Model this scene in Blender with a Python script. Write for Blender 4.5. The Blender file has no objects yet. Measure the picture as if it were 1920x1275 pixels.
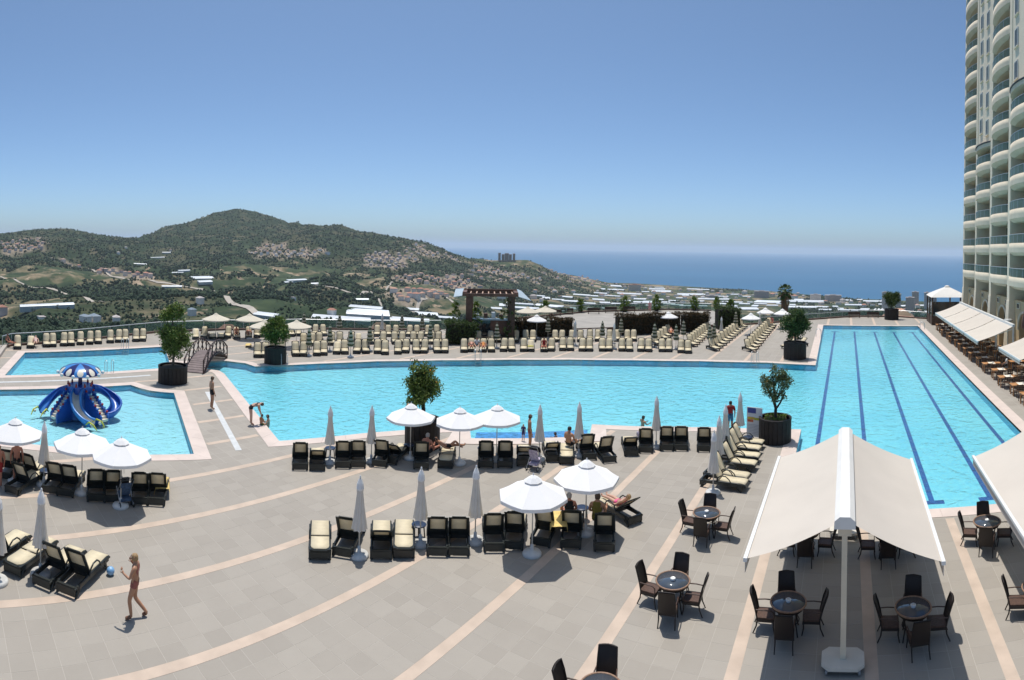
import bpy, bmesh, math, random
import numpy as np
from mathutils import Vector, Matrix
from mathutils.geometry import tessellate_polygon
R = math.radians
random.seed(7)
rng = np.random.default_rng(11)
sc = bpy.context.scene
COL = sc.collection

# ------------------------------------------------------------------ camera (stitched panorama: cylindrical projection)
EYE = 9.7
cd = bpy.data.cameras.new('camera')
cd.type = 'PANO'
cd.panorama_type = 'CENTRAL_CYLINDRICAL'
FPX = 1087.0
cd.central_cylindrical_range_u_min = -960.0 / FPX
cd.central_cylindrical_range_u_max = 960.0 / FPX
cd.central_cylindrical_range_v_min = -(1275 - 462.6) / FPX
cd.central_cylindrical_range_v_max = 462.6 / FPX
cd.clip_start = 0.1
cd.clip_end = 200000
cam = bpy.data.objects.new('camera', cd)
COL.objects.link(cam)
YAW = (1588.4 - 960) / FPX
cam.matrix_world = (Matrix.Translation((0, 0, EYE)) @ Matrix.Rotation(YAW, 4, 'Z')
                    @ Matrix.Rotation(R(90), 4, 'X') @ Matrix.Rotation(0.0172, 4, 'Z'))
sc.camera = cam

# ------------------------------------------------------------------ sky, sun, exposure
SUN_EL, SUN_AZ = R(75), R(-48.3)
world = bpy.data.worlds.new('World')
sc.world = world
world.use_nodes = True
wn = world.node_tree
bg = wn.nodes['Background']
sky = wn.nodes.new('ShaderNodeTexSky')
sky.sky_type = 'NISHITA'
sky.sun_disc = False
sky.sun_elevation = SUN_EL
sky.sun_rotation = SUN_AZ
sky.altitude = 200
sky.air_density = 0.6
sky.dust_density = 1.5
sky.ozone_density = 4.5
tint = wn.nodes.new('ShaderNodeVectorMath'); tint.operation = 'MULTIPLY'; tint.inputs[1].default_value = (0.895, 1.025, 1.02)
wn.links.new(sky.outputs[0], tint.inputs[0]); wn.links.new(tint.outputs[0], bg.inputs[0])
bg.inputs[1].default_value = 0.15
sl = bpy.data.lights.new('sun', 'SUN')
sl.energy = 4.2
sl.angle = R(0.53)
sl.color = (1.0, 0.955, 0.89)
sun = bpy.data.objects.new('sun', sl)
COL.objects.link(sun)
sdir = Vector((math.sin(SUN_AZ) * math.cos(SUN_EL), math.cos(SUN_AZ) * math.cos(SUN_EL), math.sin(SUN_EL)))
sun.rotation_euler = sdir.to_track_quat('Z', 'Y').to_euler()
sun.location = (0, 0, 300)
sc.view_settings.view_transform = 'Standard'
sc.view_settings.look = 'None'
sc.view_settings.gamma = 1
sc.view_settings.exposure = 0.0
sc.view_settings.use_curve_mapping = False
sc.render.engine = 'CYCLES'
sc.cycles.use_denoising = True
sc.cycles.max_bounces = 6
sc.cycles.diffuse_bounces = 3
sc.cycles.glossy_bounces = 2
sc.cycles.transmission_bounces = 3
sc.cycles.transparent_max_bounces = 12
sc.cycles.volume_bounces = 1
sc.cycles.caustics_reflective = False
sc.cycles.caustics_refractive = False

# ------------------------------------------------------------------ materials
MATS = {}
def mat(name, col, rough=0.6, var=0.12, scale=3.0, metal=0.0, spec=0.5, bump=0.0, bscale=None, col2=None, rnd=0.0, trans=0.0, alpha=1.0, detail=4.0):
    """principled material, colour broken up by noise in the object's own space; rnd = per-object brightness spread"""
    if name in MATS: return MATS[name]
    m = bpy.data.materials.new(name); m.use_nodes = True
    nt = m.node_tree; N = nt.nodes; L = nt.links
    p = N['Principled BSDF']
    p.inputs['Roughness'].default_value = rough
    p.inputs['Metallic'].default_value = metal
    p.inputs['Specular IOR Level'].default_value = spec
    if trans: p.inputs['Transmission Weight'].default_value = trans
    if alpha < 1: p.inputs['Alpha'].default_value = alpha
    tc = N.new('ShaderNodeTexCoord')
    no = N.new('ShaderNodeTexNoise'); no.inputs['Scale'].default_value = scale; no.inputs['Detail'].default_value = detail
    L.new(tc.outputs['Object'], no.inputs['Vector'])
    ra = N.new('ShaderNodeValToRGB')
    c2 = col2 or tuple(min(1, c * (1 + var)) for c in col)
    c1 = col if col2 else tuple(c * (1 - var) for c in col)
    ra.color_ramp.elements[0].position = 0.32; ra.color_ramp.elements[0].color = (*c1, 1)
    ra.color_ramp.elements[1].position = 0.68; ra.color_ramp.elements[1].color = (*c2, 1)
    L.new(no.outputs['Fac'], ra.inputs['Fac'])
    out = ra.outputs['Color']
    if rnd:
        oi = N.new('ShaderNodeObjectInfo')
        mr = N.new('ShaderNodeMapRange'); mr.inputs['To Min'].default_value = 1 - rnd; mr.inputs['To Max'].default_value = 1 + rnd
        L.new(oi.outputs['Random'], mr.inputs['Value'])
        mx = N.new('ShaderNodeVectorMath'); mx.operation = 'SCALE'
        L.new(out, mx.inputs[0]); L.new(mr.outputs[0], mx.inputs['Scale'])
        out = mx.outputs[0]
    L.new(out, p.inputs['Base Color'])
    if bump:
        b = N.new('ShaderNodeBump'); b.inputs['Strength'].default_value = bump; b.inputs['Distance'].default_value = 0.02
        n2 = N.new('ShaderNodeTexNoise'); n2.inputs['Scale'].default_value = bscale or scale * 6; n2.inputs['Detail'].default_value = 5
        L.new(tc.outputs['Object'], n2.inputs['Vector']); L.new(n2.outputs['Fac'], b.inputs['Height'])
        L.new(b.outputs[0], p.inputs['Normal'])
    MATS[name] = m
    return m

def fabric(name, col, tl=0.35, rough=0.85, var=0.05, scale=2.0, rnd=0.03):
    """cloth that lets some light through"""
    if name in MATS: return MATS[name]
    m = mat(name, col, rough=rough, var=var, scale=scale, spec=0.15, rnd=rnd)
    nt = m.node_tree; N = nt.nodes; L = nt.links
    p = N['Principled BSDF']; o = N['Material Output']
    t = N.new('ShaderNodeBsdfTranslucent'); mx = N.new('ShaderNodeMixShader'); mx.inputs[0].default_value = tl
    src = p.inputs['Base Color'].links[0].from_socket
    L.new(src, t.inputs['Color']); L.new(p.outputs[0], mx.inputs[1]); L.new(t.outputs[0], mx.inputs[2]); L.new(mx.outputs[0], o.inputs['Surface'])
    return m

def leafmat(name, dark, light, tl=0.25, rough=0.5):
    """foliage: leaf colour differs from leaf to leaf (one random value per mesh island)"""
    if name in MATS: return MATS[name]
    m = bpy.data.materials.new(name); m.use_nodes = True
    nt = m.node_tree; N = nt.nodes; L = nt.links
    p = N['Principled BSDF']; o = N['Material Output']
    p.inputs['Roughness'].default_value = rough; p.inputs['Specular IOR Level'].default_value = 0.3
    g = N.new('ShaderNodeNewGeometry'); ra = N.new('ShaderNodeValToRGB')
    ra.color_ramp.elements[0].color = (*dark, 1); ra.color_ramp.elements[1].color = (*light, 1)
    L.new(g.outputs['Random Per Island'], ra.inputs['Fac'])
    L.new(ra.outputs[0], p.inputs['Base Color'])
    t = N.new('ShaderNodeBsdfTranslucent'); L.new(ra.outputs[0], t.inputs['Color'])
    mx = N.new('ShaderNodeMixShader'); mx.inputs[0].default_value = tl
    L.new(p.outputs[0], mx.inputs[1]); L.new(t.outputs[0], mx.inputs[2]); L.new(mx.outputs[0], o.inputs['Surface'])
    MATS[name] = m
    return m

# ------------------------------------------------------------------ mesh building
class MB:
    def __init__(s): s.v = []; s.f = []; s.sm = []
    def add(s, vs, fs, smooth=False):
        n = len(s.v); s.v += [tuple(v) for v in vs]
        s.f += [tuple(i + n for i in f) for f in fs]; s.sm += [smooth] * len(fs)
        return s
    def box(s, x0, x1, y0, y1, z0, z1):
        v = [(x, y, z) for z in (z0, z1) for y in (y0, y1) for x in (x0, x1)]
        return s.add(v, [(0, 2, 3, 1), (4, 5, 7, 6), (0, 1, 5, 4), (2, 6, 7, 3), (0, 4, 6, 2), (1, 3, 7, 5)])
    def obox(s, c, d, M):
        """box of half size d, oriented by the 3x3 matrix M"""
        v = [Vector(c) + M @ Vector((x * d[0], y * d[1], z * d[2])) for z in (-1, 1) for y in (-1, 1) for x in (-1, 1)]
        return s.add(v, [(0, 2, 3, 1), (4, 5, 7, 6), (0, 1, 5, 4), (2, 6, 7, 3), (0, 4, 6, 2), (1, 3, 7, 5)])
    def bar(s, a, b, w, h, up=(0, 0, 1)):
        """rectangular bar from a to b"""
        a = Vector(a); b = Vector(b); d = (b - a); l = d.length; d.normalize()
        u = Vector(up); x = d.cross(u)
        if x.length < 1e-4: x = d.cross(Vector((0, 1, 0)))
        x.normalize(); z = x.cross(d)
        M = Matrix((x, d, z)).transposed()
        return s.obox((a + b) / 2, (w / 2, l / 2, h / 2), M)
    def cyl(s, a, b, r0, r1=None, n=8, caps=True, smooth=True):
        r1 = r0 if r1 is None else r1
        return s.tube([a, b], [r0, r1], n, caps, smooth)
    def tube(s, pts, r, n=6, caps=True, smooth=True, closed=False):
        pts = [Vector(p) for p in pts]; k = len(pts)
        rs = r if isinstance(r, (list, tuple)) else [r] * k
        rings = []; prev = None
        for i, p in enumerate(pts):
            if closed: t = pts[(i + 1) % k] - pts[i - 1]
            else: t = pts[min(i + 1, k - 1)] - pts[max(i - 1, 0)]
            t.normalize()
            if prev is None:
                a = Vector((0, 0, 1)) if abs(t.z) < 0.9 else Vector((1, 0, 0))
                x = t.cross(a).normalized()
            else:
                x = (prev - t * prev.dot(t)); x.normalize()
            prev = x; y = t.cross(x)
            rings.append([p + (x * math.cos(2 * math.pi * j / n) + y * math.sin(2 * math.pi * j / n)) * rs[i] for j in range(n)])
        vs = [q for g in rings for q in g]; fs = []
        for i in range(k if closed else k - 1):
            a = i * n; b = ((i + 1) % k) * n
            for j in range(n): fs.append((a + j, a + (j + 1) % n, b + (j + 1) % n, b + j))
        s.add(vs, fs, smooth)
        if caps and not closed:
            s.add(rings[0], [tuple(reversed(range(n)))]); s.add(rings[-1], [tuple(range(n))])
        return s
    def lathe(s, prof, n=12, c=(0, 0), smooth=True, phase=0.0):
        vs = []; fs = []; k = len(prof)
        for r, z in prof:
            for j in range(n):
                a = 2 * math.pi * j / n + phase
                vs.append((c[0] + r * math.cos(a), c[1] + r * math.sin(a), z))
        for i in range(k - 1):
            for j in range(n): fs.append((i * n + j, i * n + (j + 1) % n, (i + 1) * n + (j + 1) % n, (i + 1) * n + j))
        s.add(vs, fs, smooth)
        if prof[0][0] > 1e-4: s.add(vs[:n], [tuple(reversed(range(n)))])
        if prof[-1][0] > 1e-4: s.add(vs[-n:], [tuple(range(n))])
        return s
    def ball(s, c, r, nu=8, nv=6, sc=(1, 1, 1)):
        prof = [(max(1e-5, math.sin(math.pi * i / nv)), -math.cos(math.pi * i / nv)) for i in range(nv + 1)]
        vs = []; fs = []
        for pr, pz in prof:
            for j in range(nu):
                a = 2 * math.pi * j / nu
                vs.append((c[0] + r * sc[0] * pr * math.cos(a), c[1] + r * sc[1] * pr * math.sin(a), c[2] + r * sc[2] * pz))
        for i in range(nv):
            for j in range(nu): fs.append((i * nu + j, i * nu + (j + 1) % nu, (i + 1) * nu + (j + 1) % nu, (i + 1) * nu + j))
        return s.add(vs, fs, True)
    def prism(s, poly, z0, z1, bottom=True):
        """flat plate with the outline poly"""
        n = len(poly)
        if area(poly) < 0: poly = list(reversed(poly))
        tr = tessellate_polygon([[Vector((x, y, 0)) for x, y in poly]])
        top = [(x, y, z1) for x, y in poly]; bot = [(x, y, z0) for x, y in poly]
        s.add(top, [fix(t, poly) for t in tr])
        if bottom: s.add(bot, [tuple(reversed(fix(t, poly))) for t in tr])
        return s.add(bot + top, [(i, (i + 1) % n, n + (i + 1) % n, n + i) for i in range(n)])
    def sheet(s, poly, z, holes=()):
        loops = [[Vector((x, y, 0)) for x, y in poly]] + [[Vector((x, y, 0)) for x, y in h] for h in holes]
        flat = [(x, y) for x, y in poly] + [(x, y) for h in holes for x, y in h]
        tr = tessellate_polygon(loops)
        return s.add([(x, y, z) for x, y in flat], [fix(t, flat) for t in tr])
    def xf(s, M, start=0):
        s.v[start:] = [tuple(M @ Vector(v)) for v in s.v[start:]]; return s
    def mesh(s, name, m):
        me = bpy.data.meshes.new(name)
        me.from_pydata(s.v, [], s.f)
        me.polygons.foreach_set('use_smooth', s.sm)
        me.materials.append(m)
        me.update()
        return me
def area(p): return sum(p[i][0] * p[(i + 1) % len(p)][1] - p[(i + 1) % len(p)][0] * p[i][1] for i in range(len(p))) / 2
def fix(t, pts):
    a, b, c = (pts[i] for i in t)
    return tuple(t) if (b[0] - a[0]) * (c[1] - a[1]) - (c[0] - a[0]) * (b[1] - a[1]) > 0 else (t[0], t[2], t[1])
def npmesh(name, V, F, m, smooth=False):
    me = bpy.data.meshes.new(name)
    V = np.asarray(V, np.float32); F = np.asarray(F, np.int32); k = F.shape[1]
    me.vertices.add(len(V)); me.vertices.foreach_set('co', V.ravel())
    me.loops.add(F.size); me.loops.foreach_set('vertex_index', F.ravel())
    me.polygons.add(len(F)); me.polygons.foreach_set('loop_start', np.arange(0, F.size, k, dtype=np.int32))
    me.polygons.foreach_set('loop_total', np.full(len(F), k, np.int32))
    me.polygons.foreach_set('use_smooth', np.full(len(F), smooth))
    me.materials.append(m); me.update(calc_edges=True)
    return me
def inside(p, poly):
    x, y = p; r = False; n = len(poly); j = n - 1
    for i in range(n):
        xi, yi = poly[i]; xj, yj = poly[j]
        if (yi > y) != (yj > y) and x < (xj - xi) * (y - yi) / (yj - yi) + xi: r = not r
        j = i
    return r
def offset(poly, d):
    """polygon grown by d (counter-clockwise input)"""
    out = []; n = len(poly)
    for i in range(n):
        a = Vector(poly[i - 1]); b = Vector(poly[i]); c = Vector(poly[(i + 1) % n])
        e1 = (b - a).normalized(); e2 = (c - b).normalized()
        n1 = Vector((e1.y, -e1.x)); n2 = Vector((e2.y, -e2.x))
        k = n1 + n2; k = k / max(0.35, k.dot(n1)) if k.length > 1e-4 else n1
        out.append((b.x + k.x * d, b.y + k.y * d))
    return out
def arc(a, b, bulge, n=6):
    """points from a to b (b not included) bowed sideways by bulge metres"""
    a = Vector(a); b = Vector(b); d = b - a; nn = Vector((d.y, -d.x)).normalized()
    return [tuple(a + d * (i / n) + nn * bulge * 4 * (i / n) * (1 - i / n)) for i in range(n)]

# ------------------------------------------------------------------ objects
def obj(name, me, parent=None, loc=None, rz=0.0):
    o = bpy.data.objects.new(name, me); COL.objects.link(o)
    if parent is not None: o.parent = parent
    if loc is not None: o.location = loc
    if rz: o.rotation_euler = (0, 0, rz)
    return o
def tag(o, label, cat, group=None):
    o['label'] = label; o['category'] = cat
    if group: o['group'] = group
    return o
def struct(name, me, parent=None):
    o = obj(name, me, parent)
    if parent is None: o['kind'] = 'structure'
    return o
def thing(name, label, cat, loc=(0, 0, 0), rz=0.0, group=None, parts=(), scale=None):
    """parts: (name, mesh) or (name, mesh, subparts) or (name, mesh, subparts, label)"""
    e = bpy.data.objects.new(name, None); COL.objects.link(e)
    e.empty_display_size = 0.2
    if len(loc) == 2: loc = (*loc, 0)
    e.location = loc; e.rotation_euler = (0, 0, rz)
    if scale: e.scale = scale if isinstance(scale, tuple) else (scale,) * 3
    tag(e, label, cat, group)
    for p in parts:
        o = obj(p[0], p[1], e)
        if len(p) > 3: o['label'] = p[3]
        for q in (p[2] if len(p) > 2 else ()): obj(q[0], q[1], o)
    return e
def single(name, me, label, cat, loc=(0, 0, 0), rz=0.0, group=None):
    if len(loc) == 2: loc = (*loc, 0)
    return tag(obj(name, me, None, loc, rz), label, cat, group)
ORD = ['first', 'second', 'third', 'fourth', 'fifth', 'sixth', 'seventh', 'eighth', 'ninth', 'tenth', 'eleventh', 'twelfth', 'thirteenth',
       'fourteenth', 'fifteenth', 'sixteenth', 'seventeenth', 'eighteenth', 'nineteenth', 'twentieth', 'twenty-first', 'twenty-second',
       'twenty-third', 'twenty-fourth', 'twenty-fifth', 'twenty-sixth', 'twenty-seventh', 'twenty-eighth', 'twenty-ninth', 'thirtieth']
def face(p, q=(0.0, 0.0)):
    """rotation that turns local +Y from p towards q"""
    return math.atan2(-(q[0] - p[0]), q[1] - p[1])

# ================================================================== the setting
# TERRAIN-BEGIN
SEA_Z = -200.0
RIDGE_LINE = [(-94.28, 0.0149, 3000), (-83.74, 0.0149, 3000), (-80.58, 0.0192, 3100), (-76.89, 0.0199, 3100), (-74.25, 0.0113, 3000), (-70.03, 0.0077, 3100), (-67.93, 0.0220, 3500), (-65.31, 0.0319, 3600), (-62.68, 0.0472, 3700), (-60.58, 0.0561, 3700), (-58.47, 0.0520, 3700), (-55.29, 0.0318, 3600), (-53.19, 0.0342, 3300), (-50.02, 0.0323, 3200), (-47.90, 0.0219, 3100), (-45.79, 0.0170, 3000), (-43.68, 0.0121, 2900), (-41.56, 0.0035, 2900), (-38.91, -0.0113, 2900), (-37.32, -0.0209, 2900), (-35.21, -0.0240, 2900), (-33.73, -0.0226, 2900), (-31.52, -0.0220, 2900), (-30.46, -0.0290, 2900), (-28.86, -0.0423, 2950), (-26.75, -0.0481, 3000), (-24.11, -0.0575, 3050), (-20.41, -0.0601, 3420), (-15.14, -0.0640, 3255), (-7.76, -0.0693, 2998), (0.68, -0.0800, 2610), (11.22, -0.0848, 2478), (27.01, -0.0884, 2380)]
_ra = np.array([math.radians(p[0]) for p in RIDGE_LINE]); _rt = np.array([p[1] for p in RIDGE_LINE]); _rr = np.array([p[2] for p in RIDGE_LINE], float)
_lw = np.array([60., 100, 300, 500, 700, 900, 1300, 1800, 2300]); _lt = np.array([-.50, -.36, -.178, -.152, -.130, -.110, -.088, -.058, -.021])
_blend = (math.radians(-49.98), math.radians(-23.10))
def _hash(ix, iy, s):
    h = (ix * 374761393 + iy * 668265263 + s * 144665) & 0x7fffffff
    h = ((h ^ (h >> 13)) * 1274126177) & 0x7fffffff
    return ((h ^ (h >> 16)) & 0xffff) / 65535.0
def vnoise(x, y, s=0):
    ix = np.floor(x).astype(np.int64); iy = np.floor(y).astype(np.int64); fx = x - ix; fy = y - iy
    fx = fx * fx * (3 - 2 * fx); fy = fy * fy * (3 - 2 * fy)
    a = _hash(ix, iy, s); b = _hash(ix + 1, iy, s); c = _hash(ix, iy + 1, s); d = _hash(ix + 1, iy + 1, s)
    return (a + (b - a) * fx) * (1 - fy) + (c + (d - c) * fx) * fy
def fbm(x, y, oct=5, s=0):
    t = 0; a = 0.5
    for o in range(oct): t = t + a * (vnoise(x, y, s + o) * 2 - 1); x = x * 2.03 + 17.1; y = y * 2.03 - 9.7; a *= 0.5
    return t
def ground_z(x, y):
    x = np.asarray(x, float); y = np.asarray(y, float)
    r = np.hypot(x, y); a = np.arctan2(x, y)
    rt = np.interp(a, _ra, _rt); R0 = np.interp(a, _ra, _rr)
    w = np.clip((a - _blend[0]) / (_blend[1] - _blend[0]), 0, 1); w = w * w * (3 - 2 * w)
    left = np.interp(r, _lw, _lt)
    plain = -0.20 - 0.22 * np.exp(-(r - 60) / 200.0)
    zp = np.maximum(plain * r, -186.0) - np.clip((r - 1150) / 1500, 0, 1) * 11.0
    tp = (zp - EYE) / np.maximum(r, 1)
    t = left * (1 - w) + tp * w
    # from 2300 m on the land climbs to the skyline (or runs out flat to the shore)
    t23 = np.interp(2300.0, _lw, _lt) * (1 - w) + (-197.0 - EYE) / 2300.0 * w
    k = np.clip((r - 2300) / np.maximum(R0 - 2300, 1), 0, 1)
    shore = np.clip((a - math.radians(-24.16)) / math.radians(3.0), 0, 1)
    up = t23 + (rt - t23) * np.power(k, 0.9)
    flat = (SEA_Z + 1.5 - EYE) / np.maximum(r, 1)
    t = np.where(r > 2300, up * (1 - shore) + flat * shore, t)
    z = EYE + r * t
    amp = (1 - w) * np.clip((r - 250) / 900, 0, 1) + 0.10 * w
    damp = 1 - 0.62 * np.clip((r - R0 + 700) / 700, 0, 1)
    n1 = fbm(x / 420.0, y / 420.0, 5, 3); n2 = 1 - 2 * np.abs(fbm(x / 260.0 + 5, y / 260.0, 4, 9))
    z = z + (n1 * 58 + (n2 - 0.55) * 30) * amp * damp * (1 - 0.9 * shore)
    # behind the skyline the land falls away into the sea
    back = np.clip((r - R0) / 900.0, 0, 1.6)
    zR = EYE + R0 * rt
    z = np.where(r > R0, np.minimum(z, zR - back * (zR - SEA_Z + 40)), z)
    return z
# TERRAIN-END
def land(x, y): return float(ground_z(np.array([x]), np.array([y]))[0])

def terrain_mat():
    m = bpy.data.materials.new('hillside'); m.use_nodes = True
    nt = m.node_tree; N = nt.nodes; L = nt.links; p = N['Principled BSDF']
    p.inputs['Roughness'].default_value = 0.95; p.inputs['Specular IOR Level'].default_value = 0.1
    tc = N.new('ShaderNodeTexCoord')
    def noise(s, d=6, off=0):
        n = N.new('ShaderNodeTexNoise'); n.inputs['Scale'].default_value = s; n.inputs['Detail'].default_value = d; n.inputs['Roughness'].default_value = 0.62
        mp = N.new('ShaderNodeMapping'); mp.inputs['Location'].default_value = (off, off * 2, off)
        L.new(tc.outputs['Object'], mp.inputs[0]); L.new(mp.outputs[0], n.inputs['Vector']); return n
    def ramp(src, a, b, c1, c2):
        r = N.new('ShaderNodeValToRGB'); r.color_ramp.elements[0].position = a; r.color_ramp.elements[1].position = b
        r.color_ramp.elements[0].color = (*c1, 1); r.color_ramp.elements[1].color = (*c2, 1); L.new(src, r.inputs[0]); return r
    def mix(f, a, b):
        x = N.new('ShaderNodeMix'); x.data_type = 'RGBA'; L.new(f, x.inputs[0]); L.new(a, x.inputs[6]); L.new(b, x.inputs[7]); return x.outputs[2]
    green = ramp(noise(0.02, 8).outputs['Fac'], 0.36, 0.66, (0.024, 0.042, 0.022), (0.066, 0.09, 0.043)).outputs[0]
    dry = ramp(noise(0.03, 8, 40).outputs['Fac'], 0.35, 0.65, (0.13, 0.11, 0.06), (0.27, 0.215, 0.14)).outputs[0]
    f1 = ramp(noise(0.0075, 7, 11).outputs['Fac'], 0.50, 0.60, (0, 0, 0), (1, 1, 1)).outputs[0]
    c = mix(f1, green, dry)
    f2 = ramp(noise(0.014, 6, 77).outputs['Fac'], 0.59, 0.63, (0, 0, 0), (1, 1, 1)).outputs[0]
    bare = ramp(noise(0.08, 5, 5).outputs['Fac'], 0.3, 0.7, (0.27, 0.19, 0.12), (0.42, 0.33, 0.24)).outputs[0]
    c = mix(f2, c, bare)
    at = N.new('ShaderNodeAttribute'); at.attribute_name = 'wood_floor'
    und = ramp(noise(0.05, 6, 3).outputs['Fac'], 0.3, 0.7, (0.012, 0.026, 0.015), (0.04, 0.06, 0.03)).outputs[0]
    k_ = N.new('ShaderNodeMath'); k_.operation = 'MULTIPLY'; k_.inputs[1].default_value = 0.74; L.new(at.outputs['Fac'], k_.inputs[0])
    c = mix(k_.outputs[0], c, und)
    a2 = N.new('ShaderNodeAttribute'); a2.attribute_name = 'cleared'
    soil = ramp(noise(0.11, 5, 19).outputs['Fac'], 0.3, 0.7, (0.22, 0.165, 0.12), (0.46, 0.375, 0.30)).outputs[0]
    c = mix(a2.outputs['Fac'], c, soil)
    L.new(c, p.inputs['Base Color'])
    return m

def wood_field(x, y):
    """where woods grow: positive inside them"""
    r_ = np.hypot(x, y); a = np.arctan2(x, y); w = np.clip((a - _blend[0]) / (_blend[1] - _blend[0]), 0, 1)
    f = fbm(x / 330.0, y / 330.0, 4, 21) + fbm(x / 70.0, y / 70.0, 3, 33) * 0.55 + 0.75 * np.clip((r_ - 1700) / 800, 0, 1) * (1 - w)
    return f - 0.24 * w
def build_land():
    na, nr = 760, 330
    az = np.linspace(math.radians(-93.73), math.radians(25.91), na)
    rr = np.concatenate([np.exp(np.linspace(math.log(62), math.log(2300), nr - 110)), np.linspace(2315, 4700, 110)])
    A, Rr = np.meshgrid(az, rr)
    X = Rr * np.sin(A); Y = Rr * np.cos(A); Z = ground_z(X, Y)
    V = np.stack([X, Y, Z], -1).reshape(-1, 3)
    i = np.arange(nr - 1)[:, None] * na + np.arange(na - 1)[None, :]
    F = np.stack([i, i + 1, i + na + 1, i + na], -1).reshape(-1, 4)[:, ::-1]
    me = npmesh('hillside', V, F, terrain_mat(), True)
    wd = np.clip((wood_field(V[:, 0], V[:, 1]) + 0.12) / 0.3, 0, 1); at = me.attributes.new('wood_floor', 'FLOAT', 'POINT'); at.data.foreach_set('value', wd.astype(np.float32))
    o = struct('hillside', me)
    return o
hill = build_land()

# ---- sea
def sea_mat():
    m = bpy.data.materials.new('sea_water'); m.use_nodes = True
    nt = m.node_tree; N = nt.nodes; L = nt.links; p = N['Principled BSDF']
    p.inputs['Roughness'].default_value = 0.32; p.inputs['IOR'].default_value = 1.33; p.inputs['Specular IOR Level'].default_value = 0.16
    tc = N.new('ShaderNodeTexCoord'); n = N.new('ShaderNodeTexNoise'); n.inputs['Scale'].default_value = 0.0009; n.inputs['Detail'].default_value = 4
    mp = N.new('ShaderNodeMapping'); mp.inputs['Scale'].default_value = (0.35, 1.6, 1)
    L.new(tc.outputs['Object'], mp.inputs[0]); L.new(mp.outputs[0], n.inputs['Vector'])
    r = N.new('ShaderNodeValToRGB'); r.color_ramp.elements[0].position = 0.35; r.color_ramp.elements[1].position = 0.65
    r.color_ramp.elements[0].color = (0.016, 0.100, 0.205, 1); r.color_ramp.elements[1].color = (0.022, 0.118, 0.23, 1)
    L.new(n.outputs['Fac'], r.inputs[0]); L.new(r.outputs[0], p.inputs['Base Color'])
    return m
SEA_R = 60000
mb = MB()
n = 96
mb.add([(0, 0, SEA_Z)] + [(SEA_R * math.sin(2 * math.pi * i / n), SEA_R * math.cos(2 * math.pi * i / n), SEA_Z) for i in range(n)],
       [(0, (i + 1) % n + 1, i + 1) for i in range(n)])
struct('sea', mb.mesh('sea', sea_mat()))

# ---- pools: outlines in metres on the deck
MAIN = ([(9.54, 21.85), (9.54, 76.8), (-3.0, 76.6), (-2.55, 49.55), (-6.85, 49.95), (-12.6, 49.0), (-18.1, 47.1), (-23.0, 44.7), (-27.15, 41.7), (-31.35, 37.65),
         (-34.74, 33.2), (-36.8, 28.8), (-38.2, 24.8), (-38.5, 23.75), (-39.9, 23.7), (-41.4, 22.7), (-41.9, 20.6), (-41.9, 18.0),
         (-45.5, 19.25), (-49.1, 20.5), (-48.95, 7.65), (-40.81, 4.93), (-40.78, 17.1), (-39.9, 18.5), (-39.45, 19.9), (-38.4, 20.55), (-37.4, 20.42),
         (-23.42, 15.9), (-21.84, 20.2), (-20.7, 22.3), (-18.74, 24.84), (-17.53, 23.4), (-12.71, 27.07), (-13.45, 28.95),
         (-7.18, 31.0), (-2.36, 31.6), (-2.25, 21.85)])
KID = [(-37.2, -1.0), (-36.95, 4.2), (-36.64, 12.9), (-35.7, 13.2), (-34.9, 13.6), (-34.3, 14.2), (-33.85, 14.85), (-23.75, 11.45), (-24.4, 9.5), (-26.7, 5.1), (-27.6, 3.1), (-28.3, -1.0)]
def ccw(p): return p if area(p) > 0 else list(reversed(p))
MAIN, KID = ccw(MAIN), ccw(KID)
MAIN_O, KID_O = offset(MAIN, 0.72), offset(KID, 0.72)
WATER_Z = -0.05

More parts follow.
